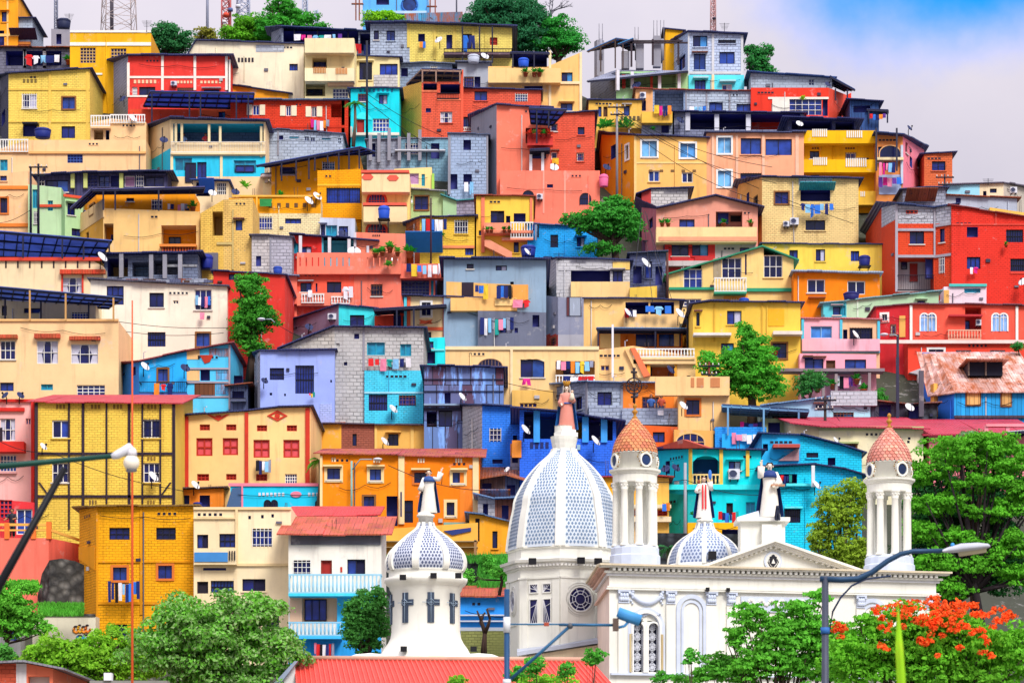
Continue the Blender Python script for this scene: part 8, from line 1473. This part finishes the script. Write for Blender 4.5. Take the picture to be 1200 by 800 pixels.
for i, (dy, ex, ey) in enumerate(((2, 905, 196), (6, 910, 215), (10, 890, 236), (4, 1000, 262))): wire(f'overhead cable from the crossarm pole, {["highest", "second highest", "second lowest", "steepest"][i]} one crossing the amber house', [(723, 126+dy*1.5, D_), (ex, ey, D_-8)], .022, .8)
for i, (x, y) in enumerate(((634, 290), (655, 330), (700, 392), (668, 310))): wire(f'sagging cable, {["first", "second", "third", "fourth"][i]} from left fanning over the cluttered stair alley', [(752+i*2, 244+i*2, Dof(300)-3), (x+110, y+26, Dof(390)-4)], .022, .3)
wire('cable from the dark pole down to the shuttered red house', [(430, 110, Dof(165)-3), (520, 160, Dof(165)-4)], .025, .3); wire('lower cable from the dark pole over the turquoise house', [(430, 118, Dof(165)-3), (515, 176, Dof(165)-5)], .025, .3)
wire('upper cable across the white cream house', [(120, 374, Dof(425)-3), (268, 384, Dof(425)-3)], .022, .25); wire('lower cable across the white cream house', [(130, 386, Dof(425)-3.4), (262, 390, Dof(425)-3.4)], .022, .3); wire('long cable across the half timbered house', [(-10, 512, Dof(632)-3), (60, 530, Dof(632)-3), (215, 575, Dof(632)-3)], .022, .3)
wire('cable over the orange house front', [(455, 545, Dof(615)-3), (575, 575, Dof(615)-3)], .022, .4); wire('cable across the long peach house', [(590, 448, Dof(478)-3), (720, 462, Dof(478)-3)], .022, .3); wire('cable before the turquoise arched house', [(720, 556, Dof(620)-3), (803, 562, Dof(620)-3), (900, 580, Dof(620)-3)], .02, .3)
wire('cable along the pink and lavender roofs', [(322, 378, Dof(425)-3.5), (375, 402, Dof(425)-3.5)], .022, .2); wire('cable over the cream house under the crimson roof', [(967, 470, Dof(512)-2.2), (1010, 520, Dof(512)-2.6)], .02, .2); wire('cable from left poles to the peach wing', [(-10, 262, Dof(275)-3.5), (36, 246, Dof(275)-3.2)], .022, .3)
# ---------------------------------------------------------------- foreground building, lamps and camera mast
k = MB(); rf = MB(); A, B = P(345, 774, 119), P(694, 776, 119); A2, B2 = P(352, 845, 112.5), P(760, 850, 112.5); up = Vector((0, 0, .06))
root = empty('red_roofed_hall', (P(520, 900, 115).x, 115, 0), 'white walled low hall under a ribbed red metal roof', 'building')
rf.hexa([A2, B2, B, A, A2+up, B2+up, B+up, A+up], 'o:d8443a')
n = 64
for j in range(n):
    t = j/n; p, q = A2.lerp(B2, t), A.lerp(B, t); w = Vector((.045, 0, 0)); rf.hexa([p-w+up, p+w+up, q+w+up, q-w+up, p-w*.6+up*2, p+w*.6+up*2, q+w*.6+up*2, q-w*.6+up*2], 'o:e0564a')
ro = rf.build('roof', root); k.hexa([Vector((A2.x+.3, 112.8, 0)), Vector((B2.x-.5, 112.8, 0)), Vector((B.x-.3, 119, 0)), Vector((A.x+.3, 119, 0)), A2+Vector((.3, .3, -.1)), B2+Vector((-.5, .3, -.1)), B+Vector((-.3, 0, -.1)), A+Vector((.3, 0, -.1))], 'p:d9dadf'); k.build('wall', root)
k = MB(); k.path([A+up*2, B+up*2], .12, 'o:c9a08a', 6); k.build('ridge_cap', ro); k = MB(); k.hexa([P(318, 803, 117), P(345, 774, 117), P(349, 774, 117), P(326, 803, 117), P(318, 801, 117)+Vector((0, 2, 0)), P(345, 772, 117)+Vector((0, 2, 0)), P(349, 772, 117)+Vector((0, 2, 0)), P(326, 801, 117)+Vector((0, 2, 0))], 'o:8fa0b4'); k.build('barge_board', ro)
k = MB(); k.hexa([Vector((P(322, 800, 117.3).x, 117.3, 0)), Vector((A.x+.2, 117.3, 0)), Vector((A.x+.2, 119, 0)), Vector((P(322, 800, 117.3).x, 119, 0)), P(322, 802, 117.3), P(346, 776, 117.3), P(346, 776, 119), P(322, 802, 119)], 'p:e4e2e0'); k.build('gable_wall', root)
h = H('small brick and white shed with a thin tin roof at the bottom left', ['b:b4503a', 'p:d8d4d4', 'p:e0785a'], '-12 778, 19 777, 31 777, 62 783', 960, '33 792 58 830 L.4 p:cfc8c0', roof='m:8a8a94 .8 .5', D=112)
k = MB(); a = P(105, 797, 113); b = P(196, 797, 113); k.box(a.x, b.x, 113, 114, 0, a.z, 'p:8a8a84'); k.box(P(122, 790, 113).x, P(131, 790, 113).x, 112.9, 113.4, a.z+.004, P(122, 788, 113).z, 'o:e6e8ec'); tag(k.build('yard_wall', None, loc=(a.x, 113, 0)), 'grey yard wall with a white block on top at the bottom edge', 'wall')
def lamp1():
    D = 46.0; q = lambda x, y: P(x, y, D); root = empty('street_lamp', q(967, 1000+140), 'tall dark street lamp with a swan neck arm reaching over the flame tree', 'street lamp'); root['_o'] = list(root.location)
    k = MB(); g = P(967, 800, D); k.path([Vector((g.x, D, 0)), Vector((g.x, D, 2)), q(967, 676)], [.085, .07, .055], 'i:4a5060', 10); k.build('shaft', root)
    k = MB(); k.path([q(961, 678), q(985, 679), q(1005, 678), q(1022, 670), q(1040, 657), q(1055, 649), q(1070, 645.5), q(1106, 645)], [.05, .05, .05, .048, .046, .044, .04, .035], 'i:2a4a6a', 10); o = k.build('arm', root); k = MB(); k.path([q(972, 738), q(976, 716), q(985, 700), q(998, 686), q(1015, 678), q(1044, 674.5)], .018, 'i:2a3a5a', 6); k.build('brace', o)
    k = MB(); c = [q(1104, 646), q(1160, 640)]; vs = []
    for t, w, h_ in ((0, .05, .03), (.12, .09, .06), (.4, .17, .1), (.75, .17, .085), (.95, .12, .05), (1, .05, .02)):
        p = c[0].lerp(c[1], t); vs += [p+Vector((0, w*math.cos(a), h_*math.sin(a)*(1 if math.sin(a) > 0 else .45))) for a in [6.2832*j/12 for j in range(12)]]
    k.idx(vs, [(i*12+j, i*12+(j+1) % 12, (i+1)*12+(j+1) % 12, (i+1)*12+j) for i in range(5) for j in range(12)]+[tuple(range(12)), tuple(range(60, 72))], 'o:b9bec8', True); lh = k.build('lamp_head', root)
    k = MB(); p = c[0].lerp(c[1], .22)+Vector((0, 0, .09)); k.ball(p, .035, 'o:3f9ae0', 8, 5); k.build('photocell', lh); k = MB(); a, b = c[0].lerp(c[1], .35)-Vector((0, 0, .052)), c[0].lerp(c[1], .92)-Vector((0, 0, .04)); k.path([a, b], [.06, .05], 'o:c9c2a0', 8); k.build('lens', lh)
    k = MB(); a = q(967, 742); k.lathe(a, [(.075, 0), (.075, .1)], 'o:2f6ab0', 10); k.build('clamp', root)
lamp1()
def cctv():
    D = 40.0; q = lambda x, y: P(x, y, D); root = empty('camera_mast', Vector((q(594, 800).x, D, 0)), 'dark blue mast with a blue security camera on its braced arm', 'camera mast')
    k = MB(); k.path([Vector((q(594, 800).x, D, 0)), q(594, 690)], [.05, .04], 'i:26507a', 10); k.build('shaft', root); k = MB(); k.lathe(q(594, 741), [(.052, 0), (.052, .22)], 'o:d8dce0', 10); k.lathe(q(594, 802), [(.06, 0), (.06, .08)], 'o:d8dce0', 10); k.build('collar', root)
    k = MB(); k.path([q(597, 731), q(655, 731)], .011, 'i:2f7aa8', 8); k.path([q(655, 731.5), q(720, 732)], .02, 'i:2f6a94', 8); k.build('arm', root); k = MB(); k.path([q(668, 733), q(590, 803)], .023, 'i:2a5f86', 8); k.ball(q(668, 733), .045, 'i:5a6068', 8, 5); k.build('brace', root)
    k = MB(); a = q(721.5, 731); k.box(a.x-.04, a.x+.04, D-.06, D+.06, a.z-.095, a.z+.08, 'i:6a5a50'); k.build('mount_plate', root); cam = MB(); cam.path([q(725, 719), q(750, 728)], .068, 'o:3f8ac4', 12); cam.path([q(724, 716.5), q(751, 726)], .072, 'o:4a9ad8', 12); co = cam.build('security_camera', root)
    k = MB(); k.path([q(750.2, 728.2), q(752, 729)], .052, 'g:10182e', 10); k.build('lens', co); k = MB(); k.path([q(724, 735), q(732, 733), q(737, 727)], .02, 'o:3f8ac4', 8); k.build('bracket', co); k = MB(); a = q(640, 731); k.box(a.x-.03, a.x+.04, D-.03, D+.03, a.z-.025, a.z+.025, 'o:a84a34'); k.build('junction_box', root)
cctv()
def globe():
    D = 30.0; q = lambda x, y: P(x, y, D); root = empty('street_lamp', Vector((q(-60, 560).x, D, 0)), 'dark green lamp arm with a white globe lamp at the left edge', 'street lamp')
    k = MB(); k.path([Vector((q(-60, 560).x, D, 0)), q(-60, 560), q(-40, 550), q(0, 546), q(134, 534)], [.05, .042, .037, .034, .026], 'i:1c4a40', 10); k.build('arm', root); k = MB(); k.path([q(131, 535), q(137, 533), q(153, 524), q(155, 522)], [.03, .045, .05, .035], 'o:d9dce4', 10); k.build('neck', root)
    k = MB(); k.ball(q(154, 542), .085, 'o:f0ead8', 16, 10); gb = k.build('globe', root); k = MB(); c = q(154, 549); k.lathe(c, [(.06, -.03), (.055, 0), (.074, .025)], 'o:8a8a90', 14); k.build('rim', gb); k = MB(); k.lathe(q(154.5, 533), [(.055, -.01), (.05, .05), (.03, .075)], 'o:e4e4ea', 14); k.build('cap', gb)
globe()
k = MB(); a = P(155, 1000, 62); k.path([Vector((a.x, 62, 0)), P(155, 560, 62), P(155, 352, 62)], [.032, .024, .015], 'o:d85a2a', 8); tag(k.build('flagpole', None, loc=(a.x, 62, 0)), 'thin orange red pole rising in front of the half timbered house', 'pole')
k = MB(); a = P(-40, 762, 25); k.path([a, P(0, 684, 25), P(76, 548, 25)], [.045, .04, .03], 'i:12141a', 8); tag(k.build('stay_rod', None, loc=a), 'thick black slanting rod at the left edge below the lamp arm', 'rod')
k = MB(); b = P(1058, 830, 21); k.idx([b+Vector((-.035, 0, 0)), b+Vector((0, -.02, 0)), b+Vector((.035, 0, 0)), P(1054, 760, 21)+Vector((-.03, 0, 0)), P(1054, 760, 21)+Vector((0, -.02, 0)), P(1054, 760, 21)+Vector((.03, 0, 0)), P(1052, 702, 21)], [(0, 1, 4, 3), (1, 2, 5, 4), (3, 4, 6), (4, 5, 6), (2, 0, 3, 5), (3, 6, 5)], 'l:9ad02a'); k.path([b, Vector((b.x, 21, 0))], .03, 'l:9ad02a', 6); tag(k.build('reed_blade', None, loc=(b.x, 21, 0)), 'single bright green blade close to the viewer right of the lamp post', 'plant')
# small roof antennas and clutter
def antenna(x, yb, yt, D, label):
    a, b = P(x, yb, D), P(x, yt, D); k = MB(); k.path([a, b], .025, IRON, 5)
    for j in range(5): z = b-Vector((0, 0, .08+.12*j)); w = .45-.05*j; k.path([z-Vector((w, 0, 0)), z+Vector((w, 0, 0))], .014, IRON, 4)
    tag(k.build('aerial', None, loc=a), label, 'television aerial', 'television aerials')
for x, yb, yt, D, l in ((849, 40, 27, Dof(105), 'aerial on the roof of tall grey block house on skyline'), (172, 38, 24, Dof(110), 'aerial on the yellow orange house near the wide lattice tower'), (81, 22, 16, Dof(60), 'aerial on the dark water tank at upper left'), (145, 200, 188, Dof(205), 'aerial on the peach house below the stair tower'), (98, 304, 290, Dof(344), 'aerial on the coping of the cream house at left'), (1158, 217, 209, Dof(258), 'aerial above the hut row on the right crest'), (655, 306, 296, Dof(350), 'aerial on the pale block house'), (560, 62, 50, Dof(96), 'aerial by the cistern on the grey unplastered house'), (286, 60, 62, Dof(112), 'aerial on the cream plastered house with exposed blocks')): antenna(x, yb, min(yt, yb-6), D-.5, l)
# ---------------------------------------------------------------- sky, sun, camera
w = bpy.data.worlds.new('World'); sc.world = w; w.use_nodes = True; nt = w.node_tree; N, L = nt.nodes, nt.links; N.clear()
EL, AZ = math.radians(44), math.radians(156)       # sun behind the viewer, to the right
sky = N.new('ShaderNodeTexSky'); sky.sky_type = 'NISHITA'; sky.sun_disc = False; sky.sun_elevation = EL; sky.sun_rotation = AZ; sky.air_density = 1.2; sky.dust_density = 1.0; sky.ozone_density = 3
bg = N.new('ShaderNodeBackground'); out = N.new('ShaderNodeOutputWorld'); bg.inputs['Strength'].default_value = SKY_S
tc = N.new('ShaderNodeTexCoord')
def mth(op, a, b=None, c=None):
    n = N.new('ShaderNodeMath'); n.operation = op
    for i, s in enumerate((a, b, c)):
        if s is None: continue
        if isinstance(s, (int, float)): n.inputs[i].default_value = s
        else: L.new(s, n.inputs[i])
    return n.outputs[0]
sp = N.new('ShaderNodeSeparateXYZ'); L.new(tc.outputs['Generated'], sp.inputs[0])
no = N.new('ShaderNodeTexNoise'); no.inputs['Scale'].default_value = 9; no.inputs['Detail'].default_value = 7; no.inputs['Roughness'].default_value = .55; L.new(tc.outputs['Generated'], no.inputs['Vector'])
no2 = N.new('ShaderNodeTexNoise'); no2.inputs['Scale'].default_value = 5; no2.inputs['Detail'].default_value = 4; L.new(tc.outputs['Generated'], no2.inputs['Vector'])
# a gap in the cloud deck: distance of the view direction from the gap's centre
cx, cz = .152, .308
dx = mth('DIVIDE', mth('SUBTRACT', sp.outputs[0], cx), .088); dz = mth('DIVIDE', mth('SUBTRACT', sp.outputs[2], cz), .046)
rr = mth('SQRT', mth('ADD', mth('MULTIPLY', dx, dx), mth('MULTIPLY', dz, dz)))
gap = mth('ADD', rr, mth('MULTIPLY', mth('SUBTRACT', no.outputs['Fac'], .5), 1.3))
mr = N.new('ShaderNodeMapRange'); mr.interpolation_type = 'SMOOTHSTEP'; mr.inputs['From Min'].default_value = .5; mr.inputs['From Max'].default_value = 1.15; L.new(gap, mr.inputs['Value'])
cl = N.new('ShaderNodeMix'); cl.data_type = 'RGBA'; cr2 = N.new('ShaderNodeMapRange'); cr2.inputs['From Min'].default_value = .38; cr2.inputs['From Max'].default_value = .62; L.new(mth('ADD', mth('MULTIPLY', no2.outputs['Fac'], .6), mth('MULTIPLY', no.outputs['Fac'], .4)), cr2.inputs['Value']); L.new(cr2.outputs[0], cl.inputs[0]); cl.inputs[6].default_value = CLOUD_A; cl.inputs[7].default_value = CLOUD_B
ov = N.new('ShaderNodeMix'); ov.data_type = 'RGBA'; ov.blend_type = 'MULTIPLY'; ov.inputs[0].default_value = 1; L.new(cl.outputs[2], ov.inputs[6])       # overcast: the cloud deck is brightest overhead
cv = N.new('ShaderNodeCombineColor'); el = mth('ADD', mth('MULTIPLY', mth('MAXIMUM', sp.outputs[2], 0.0), 2.6), .55); [L.new(el, cv.inputs[i]) for i in (0, 1, 2)]; L.new(cv.outputs[0], ov.inputs[7])
tn = N.new('ShaderNodeMix'); tn.data_type = 'RGBA'; tn.blend_type = 'MULTIPLY'; tn.inputs[0].default_value = 1; L.new(sky.outputs[0], tn.inputs[6]); tn.inputs[7].default_value = SKY_T
mx = N.new('ShaderNodeMix'); mx.data_type = 'RGBA'; L.new(mr.outputs[0], mx.inputs[0]); L.new(tn.outputs[2], mx.inputs[6]); L.new(ov.outputs[2], mx.inputs[7])
L.new(mx.outputs[2], bg.inputs['Color']); L.new(bg.outputs[0], out.inputs['Surface'])
sl = bpy.data.lights.new('sun', 'SUN'); sl.energy = SUN_E; sl.angle = math.radians(SUN_A); sl.color = (1, .95, .88); so = bpy.data.objects.new('sun', sl); COL.objects.link(so)
sd_ = Vector((math.sin(AZ)*math.cos(EL), math.cos(AZ)*math.cos(EL), math.sin(EL))); so.rotation_euler = sd_.to_track_quat('Z', 'Y').to_euler(); so.location = (30, -30, 120)
cd_ = bpy.data.cameras.new('camera'); cam = bpy.data.objects.new('camera', cd_); COL.objects.link(cam); cam.location = (0, 0, ZC); cam.rotation_euler = (math.radians(90), 0, 0)
cd_.sensor_width = 36; cd_.lens = 36*FP/1200; cd_.shift_y = (HZ-400)/1200; cd_.clip_start = .5; cd_.clip_end = 8000
cd_.dof.use_dof = True; cd_.dof.focus_distance = 185; cd_.dof.aperture_fstop = 4.5
sc.camera = cam
v = sc.view_settings; v.view_transform = 'Standard'; v.look = 'None'; v.exposure = EXPO; v.gamma = 1; v.use_curve_mapping = False
sc.cycles.max_bounces = 6; sc.cycles.diffuse_bounces = 3; sc.cycles.glossy_bounces = 2; sc.cycles.use_denoising = True
for o in bpy.data.objects:
    if '_o' in o: del o['_o']
